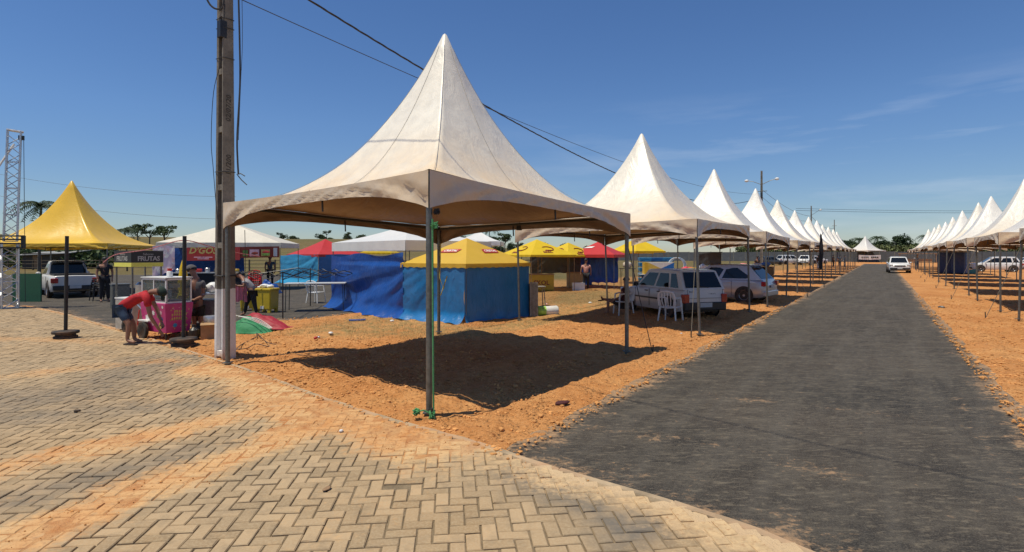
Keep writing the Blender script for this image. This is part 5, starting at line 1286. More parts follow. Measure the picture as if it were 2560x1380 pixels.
M['c_lgrey'] = cloth('light_grey_shirt', (.30, .30, .31)); M['c_pink'] = cloth('salmon_shirt', (.60, .30, .25)); M['c_dark'] = cloth('dark_red_shirt', (.07, .015, .015)); M['c_blue'] = cloth('blue_shirt', (.03, .16, .45)); M['c_white'] = cloth('white_cloth', (.6, .6, .58)); M['c_cap'] = cloth('dark_green_cap', (.012, .03, .022)); M['c_pinkcloth'] = cloth('pink_striped_cloth', (.58, .20, .26)); M['c_brown'] = cloth('dark_brown_cloth', (.05, .035, .03))
def person(label, J, shirt, pants, long_pants=False, cap=None, sc=1.0, hair=True, detail=True, face=None, group=None, sleeves=.55):
    """J: world joints. pelvis chest neck head ; lsh lel lha ; rsh rel rha ; lhip lkn lan lto ; rhip ..."""
    base = (J['lan'] + J['ran']) / 2; base = Vector((base.x, base.y, 0)); t = thing('person', label, 'person', base, 0, group)
    Q = {k: v - base for k, v in J.items()}
    names = ['pel', 'bel', 'che', 'nek', 'hd0', 'hd1', 'lsh', 'lel', 'lwr', 'rsh', 'rel', 'rwr', 'lhp', 'lkn', 'lan', 'lto', 'rhp', 'rkn', 'ran', 'rto']
    Q['bel'] = Q['pel'].lerp(Q['che'], .5); hd = (Q['head'] - Q['nek']).normalized(); Q['hd0'] = Q['head'] - hd * .02 * sc; Q['hd1'] = Q['head'] + hd * .07 * sc
    for s in 'lr': Q[s + 'wr'] = Q[s + 'ha']
    pts = [Q[n] for n in names]
    ed = [(0, 1), (1, 2), (2, 3), (3, 4), (4, 5), (2, 6), (6, 7), (7, 8), (2, 9), (9, 10), (10, 11), (0, 12), (12, 13), (13, 14), (14, 15), (0, 16), (16, 17), (17, 18), (18, 19)]
    rad = [.125, .115, .13, .052, .088, .078, .062, .042, .028, .062, .042, .028, .085, .058, .038, .032, .085, .058, .038, .032]
    skin_mesh('body', pts, ed, [r * sc for r in rad], M['skin'], t, 1)
    # hands with fingers, joined to the wrists
    for s in 'lr':
        w = Q[s + 'wr']; d = (w - Q[s + 'el']).normalized(); sd_ = d.cross(Vector((0, -1, .2))).normalized(); nn = sd_.cross(d)
        hp = [w - d * .02, w + d * .05 * sc]; he = [(0, 1)]; hr = [.028, .034]
        if detail:
            for k in range(4):
                b_ = w + d * .085 * sc + sd_ * (.026 - .0175 * k) * sc; i0 = len(hp); ln = (.034, .04, .037, .028)[k] * sc
                hp += [b_, b_ + d * ln + nn * .01, b_ + d * ln * 1.5 + nn * .03]; he += [(1, i0), (i0, i0 + 1), (i0 + 1, i0 + 2)]; hr += [.011, .009, .008]
            i0 = len(hp); hp += [w + d * .04 * sc + sd_ * .045 * sc, w + d * .075 * sc + sd_ * .06 * sc + nn * .01]; he += [(1, i0), (i0, i0 + 1)]; hr += [.012, .010]
        else: hp.append(w + d * .12 * sc); he.append((1, 2)); hr.append(.02)
        skin_mesh('hand', hp, he, hr, M['skin'], t, 1)
    # clothes
    sp_ = ['pel', 'bel', 'che', 'lsh', 'lmid', 'rsh', 'rmid', 'ncb']
    for s in 'lr': Q[s + 'mid'] = Q[s + 'sh'].lerp(Q[s + 'el'], sleeves)
    Q['ncb'] = Q['che'].lerp(Q['nek'], .62)
    lo = Q['pel'].lerp(Q['bel'], -.15); pts = [lo] + [Q[n] for n in sp_[1:]]
    skin_mesh('shirt', pts, [(0, 1), (1, 2), (2, 3), (3, 4), (2, 5), (5, 6), (2, 7)], [r * sc for r in (.155, .15, .152, .082, .072, .082, .072, .072)], shirt, t, 1)
    e = .97 if long_pants else .80
    pts = [Q['pel'] + (Q['bel'] - Q['pel']) * .1, Q['lhp'], Q['lhp'].lerp(Q['lkn'], e), Q['rhp'], Q['rhp'].lerp(Q['rkn'], e)]; ed = [(0, 1), (1, 2), (0, 3), (3, 4)]; rd = [.145, .108, .082 if not long_pants else .075, .108, .082 if not long_pants else .075]
    if long_pants:
        for k, s in ((2, 'l'), (4, 'r')): i0 = len(pts); pts += [Q[s + 'kn'].lerp(Q[s + 'an'], .5), Q[s + 'kn'].lerp(Q[s + 'an'], .93)]; ed += [(k, i0), (i0, i0 + 1)]; rd += [.06, .052]
    skin_mesh('trousers' if long_pants else 'shorts', pts, ed, [r * sc for r in rd], pants, t, 1)
    for s in 'lr':
        a, b = Q[s + 'an'], Q[s + 'to']; d = (b - a); d.z = 0; d = d.normalized() if d.length > .01 else Vector((1, 0, 0))
        z_ = min(a.z, b.z); mb = MB(); q = Vector((d.y, -d.x, 0)) * .045; f0 = Vector((a.x, a.y, z_ - .035)) - d * .06; f1 = f0 + d * .25
        mb.prism([f0 - q * .8, f0 + q * .8, f1 + q, f1 + d * .03, f1 - q], (0, 0, -.012), (0, 0, .03)).obj('sandal', M['c_brown'], t, bevel=.006)
    # head details
    fc = (face or Vector((0, -1, 0))).normalized(); upv = hd; side_ = fc.cross(upv).normalized(); hc_ = Q['head'] + hd * .035
    skin_mesh('nose', [hc_ + fc * .078 * sc, hc_ + fc * .10 * sc - upv * .018], [(0, 1)], [.012, .014], M['skin'], t, 1)
    for s in (-1, 1): MB().blob(hc_ + side_ * s * .086 * sc - fc * .005, .024 * sc, 1, (.5, 1, 1.3)).obj('ear', M['skin'], t, smooth=True); MB().blob(hc_ + fc * .080 * sc + side_ * s * .032 * sc + upv * .012, .010 * sc, 1).obj('eye', M['c_black'], t, smooth=True)
    MB().blob(hc_ + fc * .080 * sc - upv * .048, .016, 1, (1.4, .8, .4)).obj('mouth', M['c_dark'], t, smooth=True)
    hmb = MB(); rm = Matrix((side_, -fc, upv)).transposed()
    def cappts(r, cut, n=14, m_=7):
        P_ = []
        for j in range(m_ + 1):
            th = (math.pi * cut) * j / m_
            for k in range(n): a = 2 * math.pi * k / n; P_.append(hc_ + rm @ Vector((r * math.sin(th) * math.cos(a) * .92, r * math.sin(th) * math.sin(a) * 1.05 , r * math.cos(th))) - fc * .006)
        return P_, [(j * n + k, j * n + (k + 1) % n, (j + 1) * n + (k + 1) % n, (j + 1) * n + k)[::-1] for j in range(m_) for k in range(n)]
    if hair: p_, f_2 = cappts(.104 * sc, .56 if not cap else .60); MB().add(p_, f_2).obj('hair', M['hair'], t, smooth=True)
    if cap is not None:
        p_, f_2 = cappts(.114 * sc, .47); c_o = MB().add(p_, f_2).obj('cap', cap, t, smooth=True)
        br = MB(); fr = hc_ + upv * .028 * sc + fc * .095 * sc; br.add([fr + side_ * .075, fr - side_ * .075, fr - side_ * .055 + fc * .085 - upv * .02, fr + fc * .105 - upv * .028, fr + side_ * .055 + fc * .085 - upv * .02], [(0, 1, 2, 3, 4)]); br.obj('brim', cap, c_o, solid=.008)
    return t
def J_(y, **k):
    out = {}
    for n, v in k.items(): out[n] = P(v[0], v[1], y + (v[2] if len(v) > 2 else 0))
    return out
# man in red bending over his cart
J = J_(11.25, pel=(300, 772), che=(352, 736), nek=(383, 729), head=(398, 729), lsh=(366, 742, -.17), lel=(376, 792, -.16), lha=(399, 826, -.05), rsh=(372, 736, .17), rel=(392, 772, .2), rha=(404, 806, .12),
       lhp=(302, 776, -.09), lkn=(322, 812, -.12), lan=(318, 851, -.14), lto=(338, 857, -.16), rhp=(308, 776, .09), rkn=(334, 812, .12), ran=(336, 848, .14), rto=(356, 854, .12))
person('man in a red shirt, denim shorts and dark cap bending over beside the pink cart', J, M['c_red'], M['c_denim'], cap=M['c_cap'], face=Vector((.30, -.30, -.90)), sc=1.0)
# man in grey working behind the cart
y = 13.0; f0 = 636 + CH * F / y
J = J_(y, pel=(492, 762), che=(492, 712), nek=(487, 690), head=(480, 676), lsh=(472, 703, -.12), lel=(470, 738, -.2), lha=(456, 742, -.35), rsh=(507, 704, .1), rel=(508, 740, .05), rha=(488, 748, -.25),
       lhp=(484, 768), lkn=(486, 800), lan=(486, f0 - 8), lto=(474, f0 - 3), rhp=(500, 768), rkn=(502, 800), ran=(504, f0 - 8), rto=(494, f0 - 3))
person('man in a grey T-shirt, black shorts and grey cap standing behind the pink cart', J, M['c_grey'], M['c_black'], cap=M['c_grey'], face=Vector((-.85, -.4, -.25)))
y = 16.6; f0 = 636 + CH * F / y
J = J_(y, pel=(634, 726), che=(614, 699), nek=(603, 692), head=(596, 688), lsh=(610, 703, -.15), lel=(610, 716, -.2), lha=(592, 714, -.25), rsh=(611, 699, .15), rel=(604, 714, .1), rha=(592, 716, 0),
       lhp=(632, 732, -.08), lkn=(636, 758, -.1), lan=(642, f0 - 6, -.1), lto=(630, f0 - 2, -.1), rhp=(630, 732, .1), rkn=(616, 758, .1), ran=(612, f0 - 6, .1), rto=(600, f0 - 2, .1))
person('stooping person in light grey shirt holding pink cloth', J, M['c_lgrey'], M['c_black'], True, face=Vector((-.6, -.2, -.75)), sc=.95)
mb = MB(); a = P(588, 716, y - .28); b = P(618, 716, y - .1)
mb.grid(lambda u, v: a.lerp(b, u) + Vector((0, .03 * math.sin(u * 22), -.44 * v - .03 * math.sin(u * 9) * v)), 22, 6); tag(mb.obj('folded_cloth', M['c_pinkcloth'], smooth='all'), 'pink striped cloth hanging from the hands of the stooping person', 'cloth')
y = 28.2; f0 = 636 + CH * F / y
J = J_(y, pel=(1465, 684), che=(1465, 667), nek=(1465, 659), head=(1465, 652), lsh=(1456, 664), lel=(1453, 675), lha=(1452, 683), rsh=(1474, 664), rel=(1477, 675), rha=(1477, 683),
       lhp=(1461, 686), lkn=(1461, 705), lan=(1461, f0 - 3), lto=(1460, f0 - 5), rhp=(1469, 686), rkn=(1470, 705), ran=(1470, f0 - 3), rto=(1470, f0 - 5))
person('person in a salmon shirt standing with their back to us at the yellow stalls', J, M['c_pink'], M['c_black'], True, detail=False, face=Vector((0, 1, 0)))
y = 17.2
J = J_(y, pel=(1558, 758), che=(1561, 727), nek=(1564, 713), head=(1565, 702), lsh=(1558, 722, -.15), lel=(1552, 742, -.2), lha=(1538, 748, -.15), rsh=(1565, 722, .15), rel=(1560, 742, .2), rha=(1545, 748, .1),
       lhp=(1556, 760, -.08), lkn=(1521, 751, -.1), lan=(1519, 782, -.1), lto=(1508, 784, -.12), rhp=(1555, 760, .08), rkn=(1528, 750, .1), ran=(1506, 748, .05), rto=(1503, 741, 0))
person('person in dark red sitting on a white plastic chair beside the old white car', J, M['c_dark'], M['c_brown'], face=Vector((-.9, -.2, 0)))
def walker(label, u, y, shirt, pants, face=(0, -1, 0), sc=1.0, yaw=0.0, cap=None, seat=False):
    c = Vector((P(u, 0, y).x, y, 0)); rz = Matrix.Rotation(yaw, 3, 'Z'); q = lambda x, yy, z: c + rz @ Vector((x, yy, z)) * sc
    d = -.0; J = dict(pel=q(0, 0, .95), che=q(0, 0, 1.32), nek=q(0, 0, 1.50), head=q(0, -.01, 1.62), lsh=q(-.19, 0, 1.42), lel=q(-.25, .02, 1.14), lha=q(-.24, -.08, .88), rsh=q(.19, 0, 1.42), rel=q(.25, .02, 1.14), rha=q(.22, -.1, .88),
                     lhp=q(-.09, 0, .92), lkn=q(-.11, -.03, .50), lan=q(-.12, .03, .08), lto=q(-.13, -.12, .04), rhp=q(.09, 0, .92), rkn=q(.11, -.05, .50), ran=q(.12, .03, .08), rto=q(.13, -.12, .04))
    return person(label, J, shirt, pants, True, detail=False, face=rz @ Vector(face), cap=cap)
walker('person in a blue shirt at the left kerb near the road end', 2112, 82, M['c_blue'], M['c_lgrey'], yaw=1.2)
walker('person in white trousers under the left tents near the black flag', 2045, 68, M['c_grey'], M['c_white'], yaw=.5)
walker('person in dark clothes standing beyond the flag under the left tents', 2083, 78, M['c_black'], M['c_black'], yaw=1.5)
walker('person in navy standing far down the left row, left of the one in blue', 2099, 84, M['c_denim'], M['c_black'], yaw=-.5)
walker('person in pale blue shirt behind the white sport utility car', 2291, 66, M['c_lgrey'], M['c_denim'], yaw=-.4)
walker('person in dark clothing beyond the silver car among the far tents', 1893, 42, M['c_brown'], M['c_denim'], yaw=.4)
walker('person in dark shirt and cap behind the gazebo frame', 675, 31, M['c_denim'], M['c_black'], yaw=.6, cap=M['c_dark'])
walker('person in black standing by the pickup truck at the back of the drinks cart', 262, 21.5, M['c_black'], M['c_black'], yaw=.8)
walker('person in dark clothes inside the snack gazebo', 552, 28.6, M['c_dark'], M['c_black'], yaw=.2)

# ================================================================ PLASTIC CHAIRS, TABLES, BINS
def chair(label, loc, rz, m='chair', group='white plastic armchairs'):
    t = thing('plastic_chair', label, 'chair', loc, rz, group)       # faces -y
    for sx_ in (-1, 1):
        for sy, nm in ((-1, 0), (1, 1)):
            x, y = sx_ * .21, sy * .19; top = .42 if sy > 0 else .64
            MB().tube([(x + sx_ * .05, y + sy * .05, 0), (x, y, top)], [.019, .026], 4, sq=True).obj('leg', M[m], t)
        MB().tube(crv([(sx_ * .21, -.19, .63), (sx_ * .255, -.08, .655), (sx_ * .25, .1, .66), (sx_ * .20, .24, .68)], 4), .022, 6).obj('armrest', M[m], t, smooth=True)
    MB().grid(lambda u, v: ((u - .5) * .44, (v - .5) * .42, .42 - .02 * math.sin(math.pi * u) + .01 * (v < .1)), 6, 6).obj('seat', M[m], t, smooth=True, solid=.02)
    bk = MB()
    for k in range(6):
        a = (k - 2.5) / 2.5; bk.tube([(a * .17, .20 + .02 * (1 - a * a), .42), (a * .21, .25 + .02 * (1 - a * a), .60), (a * .20, .28 + .02 * (1 - a * a), .78 + .04 * (1 - a * a))], .014, 4)
    bk.tube(crv([(-.22, .22, .44), (-.24, .25, .62), (-.20, .28, .80), (0, .31, .85), (.20, .28, .80), (.24, .25, .62), (.22, .22, .44)], 4), .022, 6)
    bk.obj('backrest', M[m], t, smooth=True); return t
g = G(1680, 806); chair('empty white plastic armchair on the shaded dirt beside the old white car', (g.x, g.y + .15, 0), R(140))
g = G(1553, 789); chair('white plastic chair under the seated person in dark red', (g.x + .12, g.y + .25, 0), R(-82))
g = G(790, 757); chair('white plastic chair behind the folding table on the asphalt', (g.x, g.y, 0), R(160))
for k in range(4): 
    o = chair(['bottom', 'second from bottom', 'second from top', 'top'][k] + ' chair of the red plastic stack beside the snack gazebo', (P(636, 0, 24).x, 24 + .03 * k, .10 * k), R(30), 'red', 'stacked red chairs')
for k in range(3): chair(['bottom', 'middle', 'top'][k] + ' chair of the black plastic stack right of the pickup truck', (P(246, 0, 22).x, 22 + .03 * k, .09 * k), R(-40), 'black', 'stacked black chairs')
def table(label, c, rz, w, d, h, mt, ml='galv_dark', r=.014, cat='table', name='folding_table'):
    t = thing(name, label, cat, c, rz); MB().box((0, 0, h - .015), (w, d, .03)).obj('tabletop', M[mt], t, bevel=.006)
    for sx_ in (-1, 1):
        for sy in (-1, 1): MB().tube([(sx_ * (w / 2 - .08), sy * (d / 2 - .06), h - .03), (sx_ * (w / 2 - .06), sy * (d / 2 - .05), 0)], r, 6).obj('leg', M[ml], t)
    return t
c_ = P(790, 0, 18.1); table('long folding table with pale top standing in the half-folded gazebo frame', (c_.x, 18.1, 0), R(12), 1.9, .75, .92, 'plate')
# half-folded gazebo frame
fr = [G(707, 797), G(903, 774)]; dv = fr[1] - fr[0]; nv = Vector((-dv.y, dv.x, 0)).normalized() * 2.5; fr += [fr[1] + nv, fr[0] + nv]; fc0 = sum(fr, Vector()) / 4
FG = thing('gazebo_frame', 'black folding gazebo frame without its roof, scissor bars lowered, on the asphalt edge', 'frame', fc0)
L4 = [p - fc0 for p in fr]
for l in L4: MB().tube([Vector((l.x, l.y, 0)), Vector((l.x, l.y, 1.36))], .02, 4, sq=True).obj('leg', M['black_metal'], FG)
for k in range(4):
    a, b = L4[k], L4[(k + 1) % 4]; n = 4
    for i in range(n):
        p = a.lerp(b, i / n); q = a.lerp(b, (i + 1) / n)
        for (z0, z1) in ((1.34, 1.12), (1.12, 1.34)): MB().tube([p + Vector((0, 0, z0)), q + Vector((0, 0, z1))], .011, 4).obj('scissor_bar', M['black_metal'], FG)
for k in range(2):
    a, b = L4[k], L4[k + 2]
    for (z0, z1) in ((1.34, 1.10), (1.12, 1.42)): MB().tube([a + Vector((0, 0, z0)), a.lerp(b, .5) + Vector((0, 0, z1)), b + Vector((0, 0, z0))], .011, 4).obj('scissor_bar', M['black_metal'], FG)
M['bin_y'] = mat('yellow_bin', (.58, .42, .02), .4, 0, .1, 6, dust=.15)
def wheelie(label, c, rz, w, d, h):
    t = thing('cooler_box', label, 'cooler box', c, rz)
    MB().box((0, 0, h * .52), (w * .92, d * .92, h * .78), taper=1.06).obj('body', M['bin_y'], t, bevel=.03)
    MB().box((0, 0, h * .94), (w * 1.04, d * 1.04, h * .10)).obj('lid', M['bin_y'], t, bevel=.025)
    for sx_ in (-1, 1):
        for sy in (-1, 1): MB().box((sx_ * w * .36, sy * d * .36, h * .07), (w * .16, d * .16, h * .14)).obj('foot', M['bin_y'], t)
    MB().box((0, -d * .49, h * .22), (w * .2, .02, h * .12)).obj('drain_tap', M['white'], t)
    return t
c_ = G(660, 782); wheelie('large yellow cooler box with white things on its lid, behind the black post', (c_.x, c_.y + .2, 0), R(-10), .58, .5, .78)
t = wheelie('smaller yellow cooler box beside the stooping person', (P(622, 0, 18.2).x, 18.2, 0), R(15), .48, .45, .62)
for k, (u_, w_) in enumerate(((646, .05), (659, .12), (673, .10))):
    p = P(u_, 716, 17.6); o = MB().blob((0, 0, 0), w_, 2, (1.3, 1, .55), .12).obj('plastic_bag', M['white'], smooth=True); o.location = (p.x, c_.y + .2, .78 + w_ * .5); tag(o, ['small white cup-like bag at the left of the yellow cooler lid', 'white plastic bag lying in the middle of the yellow cooler lid', 'rounded white bag at the right of the yellow cooler lid'][k], 'bag')
# red and green fabric pile behind the pole
pt = G(620, 833); mb = MB()
def pile(u, v, sx_=1.15, sy_=.8, h=.42, sd=0): 
    x = (u - .5) * 2; y = (v - .5) * 2; r2 = max(0, 1 - (abs(x) ** 1.6 + abs(y) ** 2)); n_ = float(fbm(u * 5 + sd, v * 6, 4, 140 + sd) - .5)
    return (x * sx_ / 2 + .04 * n_, y * sy_ / 2, h * (r2 ** .6) * (1 - .55 * u) * (1 + .7 * n_) + .01)
mb.grid(lambda u, v: pile(u, v), 30, 20); o = mb.obj('canvas_pile', M['t_green'] if 't_green' in M else tarp('green_canvas', (.03, .24, .10), .05, .7), smooth='all'); o.location = (pt.x, pt.y + .25, 0); tag(o, 'green canvas bundle on the dirt just right of the pole foot', 'canvas')
mb = MB(); mb.grid(lambda u, v: tuple(Vector(pile(u, v, 1.35, .55, .40, 3)) + Vector((0, 0, .07))), 30, 16); o = mb.obj('canvas_pile', tarp('red_canvas', (.34, .015, .03), .05, .6), smooth='all'); o.location = (pt.x + .15, pt.y + .42, 0); o.rotation_euler = (0, 0, R(-8)); tag(o, 'crumpled red canvas bundle lying behind the green one', 'canvas')
tubes = MB()
for k in range(4): tubes.tube(crv([(-.5, .1 * k, .42 - .03 * k), (0, .1 * k - .1, .30), (.45, .05 * k - .15, .10)], 4), .007, 5)
o = tubes.obj('folded_poles', M['white'], smooth=True); o.location = (pt.x + .1, pt.y + .05, .02); tag(o, 'pale folded poles lying over the red canvas bundle', 'poles')
# things around the grey-shirted man
p = G(518, 850); t = thing('cardboard_box', 'open brown cardboard box on the dirt left of the pole foot', 'box', (p.x, p.y + .2, 0), R(25))
for k, (c_, s_) in enumerate((((0, -.17, .17), (.42, .012, .34)), ((0, .17, .17), (.42, .012, .34)), ((-.205, 0, .17), (.012, .33, .34)), ((.205, 0, .17), (.012, .33, .34)))): MB().box(c_, s_).obj('side', M['card'], t)
MB().box((0, 0, .01), (.4, .33, .012)).obj('bottom', M['card'], t)
for s in (-1, 1): MB().box((0, s * .22, .35), (.42, .12, .008), rx=R(-20 * s)).obj('flap', M['card'], t)
for k, (u_, v_, mm, lb) in enumerate(((485, 850, 'black', 'black jug on the dirt between the cart and the cardboard box'), (496, 845, 'rubber', 'small dark crate beside the grey-shirted man'))):
    p = G(u_, v_); o = MB().lathe([(0, 0), (.09, 0), (.10, .05), (.10, .22), (.04, .28), (.04, .33), (0, .33)], 14).obj('jug', M[mm], smooth=True); o.location = p; tag(o, lb, 'jug')
c_ = P(522, 0, 13.2); t = table('grey steel serving table with white bags, left of the pole', (c_.x, 13.3, 0), R(8), .8, .55, .92, 'alu', 'galv')
MB().box((0, 0, .52), (.72, .5, .5)).obj('stove_box', M['galv'], t, bevel=.02)
for k, (dx_, s_) in enumerate(((-.2, .14), (.08, .17), (.25, .11))):
    o = MB().blob((0, 0, 0), s_, 2, (1, .9, .9), .14).obj('plastic_bag', M['white'], smooth=True); o.location = (c_.x + dx_, 13.25, .92 + s_ * .75); tag(o, ['leftmost white bag heaped on the steel table by the pole', 'largest white bag on the steel table by the pole', 'rightmost white bag on the steel table, touching the pole edge'][k], 'bag', 'white bags on the steel table')
o = MB().lathe([(0, 0), (.16, 0), (.18, .12), (.17, .14), (0, .12)], 18).obj('metal_pot', M['alu'], smooth=True); q_ = G(512, 826); o.location = (q_.x, q_.y, .36); 
o.location = (G(518, 850).x, G(518, 850).y + .2, .36); tag(o, 'wide aluminium pot resting on the cardboard box', 'pot')
# cable on the ground
def ground_cable(label, pts, r=.008, m='cable'):
    q = [G(u, v) for u, v in pts]
    for a in q: a.z = .04 + r
    tag(MB().tube(crv(q, 6), r, 5).obj('ground_cable', M[m], smooth=True), label, 'cable')
ground_cable('thin dark cable looping over the dirt right of the pole foot', [(583, 892), (600, 870), (640, 848), (642, 838), (668, 862), (700, 868), (672, 872), (640, 866), (612, 878), (560, 878)])
ground_cable('thin dark cable lying across the kerb and paving left of the big tent', [(545, 915), (620, 905), (720, 892), (800, 900)], .006)

# litter
def scrap(label, u, v, s, m, sq=(1, .7, .45), cat='litter', name='litter'):
    p = G(u, v); o = MB().blob((0, 0, 0), s, 2, sq, .2).obj(name, M[m], smooth='all'); o.location = (p.x, p.y, s * sq[2] * .8 + .03); o.rotation_euler = (0, 0, random.uniform(0, 3)); tag(o, label, cat); return o
for lb, u, v, s, m, sq in (('crushed red and white can on the dirt at the edge of the big tent shade', 789, 851, .05, 'print_red', (1, .6, .6)), ('grey crushed can lying right of the red one', 797, 849, .045, 'alu', (1, .6, .6)), ('pale crumpled packet on the dry grass left of the blue stall', 827, 838, .07, 'white', (1.2, .7, .4)),
                           ('white scrap of plastic on the grass near the blue tarpaulin corner', 980, 807, .06, 'white', (1, .8, .5)), ('dark red rag on the dirt near the road edge', 1405, 1017, .07, 'c_dark', (1.5, .8, .35)), ('small white stone on the paving close to the kerb', 853, 1087, .022, 'lime', (1.2, .8, .7)),
                           ('brown dry leaf on the paving', 818, 1233, .035, 'wood', (1.3, .7, .25)), ('dark pebble on the far paving at the left', 193, 1036, .03, 'rubber', (1.2, .8, .5)), ('white scrap on the dry grass in front of the yellow counters', 1476, 760, .07, 'white', (1.2, .8, .4)), ('pink scrap on the grass right of the dark blue stall wall', 1367, 763, .05, 'print_pink', (1, .7, .4)),
                           ('grey bag scrap on the orange verge of the right tents', 2353, 772, .10, 'galv', (1.2, .7, .4)), ('tiny pale scrap on the road verge in front of the second tent leg', 1703, 838, .03, 'white', (1, .8, .5))): scrap(lb, u, v, s, m, sq)
p = G(893, 805); o = MB().tube(crv([(-.22, -.02, .05), (0, 0, .05), (.22, .05, .06)], 4), .03, 6).obj('blue_strip', M['t_blue'], smooth=True); o.location = p; tag(o, 'rolled strip of blue tarpaulin on the dirt left of the stall', 'tarpaulin')
p = G(1368, 790); t = thing('sack_roll', 'white and green rolled sack lying on the grass right of the dark blue stall wall', 'sack', (p.x, p.y + .1, .0), R(12))
MB().lathe([(0, -.34), (.12, -.34), (.145, -.30), (.135, 0), (.15, .30), (.12, .34), (0, .34)], 16, (0, 0, .15), 'X').obj('roll', M['white'], t, smooth=True); MB().lathe([(.152, -.31), (.142, -.05), (.02, -.04)], 16, (0, 0, .15), 'X').obj('printed_end', mat('lime_print', (.35, .6, .10), .5, 0, .4, 9), t, smooth=True)
# grey woven crate and stool at the stall corner
p = G(1331, 792); t = thing('wicker_crate', 'tall grey slatted crate standing against the dark blue stall wall', 'crate', (p.x, p.y + .1, 0), R(20)); M['grey_wood'] = mat('weathered_wood', (.27, .25, .22), .9, 0, .3, 12, .5, .01)
for k in range(6): MB().box((-.11 + .044 * k, -.13, .52), (.034, .014, 1.02)).obj('slat', M['grey_wood'], t)
for k in range(5): MB().box((.13, -.1 + .05 * k, .50), (.014, .038, .98)).obj('slat', M['grey_wood'], t)
MB().box((0, 0, .5), (.22, .22, .94)).obj('core', M['rubber'], t)
p = G(1349, 768); t = thing('stool', 'grey wooden stool on the grass behind the slatted crate', 'stool', (p.x, p.y, 0), R(15)); MB().box((0, 0, .72), (.36, .32, .04)).obj('seat', M['grey_wood'], t, bevel=.01)
for sx_ in (-1, 1):
    for sy in (-1, 1): MB().tube([(sx_ * .12, sy * .1, .70), (sx_ * .17, sy * .14, 0)], .018, 6).obj('leg', M['grey_wood'], t)
# ---- clothes and goods stalls between the second tent and the hill
yS = 29.5
t = table('trestle table with a navy skirt carrying a striped cloth bale, behind the old white car', (P(1650, 0, yS).x, yS, 0), 0, 2.2, .8, .80, 'plate'); MB().box((0, -.41, .38), (2.16, .02, .74)).obj('table_skirt', cloth('navy_cloth', (.008, .02, .07)), t)
cols = [('stripe', (.6, .38, .03)), ('stripe', (.68, .68, .62)), ('stripe', (.02, .2, .07)), ('stripe', (.01, .12, .42))]
t = thing('cloth_bale', 'yellow, white, green and blue cloth bale on the navy-skirted table', 'cloth bale', (P(1645, 0, yS).x, yS, .80))
w_, h_ = 1.55, .62
polys = [[(-.78, 0), (-.58, 0), (-.58, .62), (-.78, .62)], [(-.58, .62), (.10, .30), (.78, .62)], [(-.58, 0), (.10, .30), (.78, 0)], [(.10, .30), (.78, .62), (.78, 0)], [(-.58, .62), (-.58, 0), (.10, .30)]]
for k, pl in enumerate(polys):
    c = [(.6, .38, .03), (.68, .68, .64), (.02, .2, .07), (.01, .14, .45), (.62, .45, .08)][k]; MB().prism([(x, 0, z) for x, z in pl], (0, -.25, 0), (0, .5, 0)).obj('coloured_side', mat('bale_colour', c, .7, 0, .08, 9), t)
t = table('table heaped with pink cloth and a yellow box, left of the second tent leg', (P(1722, 0, yS - 1).x, yS - 1, 0), 0, 1.2, .7, .85, 'galv_dark')
o = MB(); o.grid(lambda u, v: ((u - .5) * .95 + .05 * math.sin(v * 20), (v - .5) * .5, .32 * math.sin(math.pi * u) ** .5 * math.sin(math.pi * v) ** .5 * (1 + .8 * (float(fbm(u * 9, v * 7, 4, 160)) - .5)) + .01), 34, 20); o = o.obj('cloth_heap', mat('coral_cloth', (.62, .06, .09), .8, 0, .25, 12), smooth='all'); o.location = (P(1718, 0, yS - 1).x, yS - 1, .86); tag(o, 'heap of coral pink cloth on the table behind the second tent leg', 'cloth')
o = MB().box((0, 0, .16), (.45, .35, .32)).obj('yellow_box', M['beer_yellow'], bevel=.02); o.location = (P(1733, 0, yS - 1.4).x, yS - 1.5, .86); tag(o, 'yellow box in front of the coral cloth heap', 'box')
for k, (u_, m_, lb) in enumerate(((1612, 't_sky', 'blue plastic basket stack behind the cloth bale, on its left'), (1640, 't_azure', 'dark blue basket stack behind the middle of the cloth bale'), (1668, 't_sky', 'pale blue basket stack behind the cloth bale, on its right'))):
    t = thing('basket_stack', lb, 'baskets', (P(u_, 0, yS + 1.2).x, yS + 1.2, 0), 0, 'basket stacks')
    for j in range(6): MB().box((0, 0, .16 + j * .28), (.62, .42, .22), taper=1.1).obj('basket', M[m_], t, bevel=.02)
for k, (u_, v_, m_, s_, lb) in enumerate(((1568, 662, 't_cream', .25, 'cream cushion heap left of the cloth bale'), (1757, 668, 'white', .22, 'white sack under the hanging grey sheet'))):
    p = P(u_, v_, yS); o = MB().blob((0, 0, 0), s_, 2, (1, .6, .8), .15).obj('goods_heap', M[m_], smooth='all'); o.location = p; tag(o, lb, 'goods')
    q = table('small table under the ' + lb.split(' ')[0] + ' ' + lb.split(' ')[1] + ' goods', (p.x, yS, 0), 0, .8, .5, p.z - s_ * .75, 'galv_dark')
tarp_wall('olive grey sheet hanging from a rail right of the second tent leg', Vector((P(1748, 0, 31).x, 31, 0)), Vector((P(1803, 0, 31).x, 31, 0)), 1.95, 1.95, M['t_grey'], 0, 11, amp=.05, z0a=1.2, z0b=1.2)
t = thing('hanging_rail', 'metal rail holding the olive grey sheet', 'rail', (P(1775, 0, 31.1).x, 31.1, 0))
for s in (-1, 1): MB().tube([(s * .62, 0, 0), (s * .62, 0, 1.97)], .02, 5).obj('upright', M['galv'], t)
MB().tube([(-.66, 0, 1.97), (.66, 0, 1.97)], .02, 5).obj('crossbar', M['galv'], t)
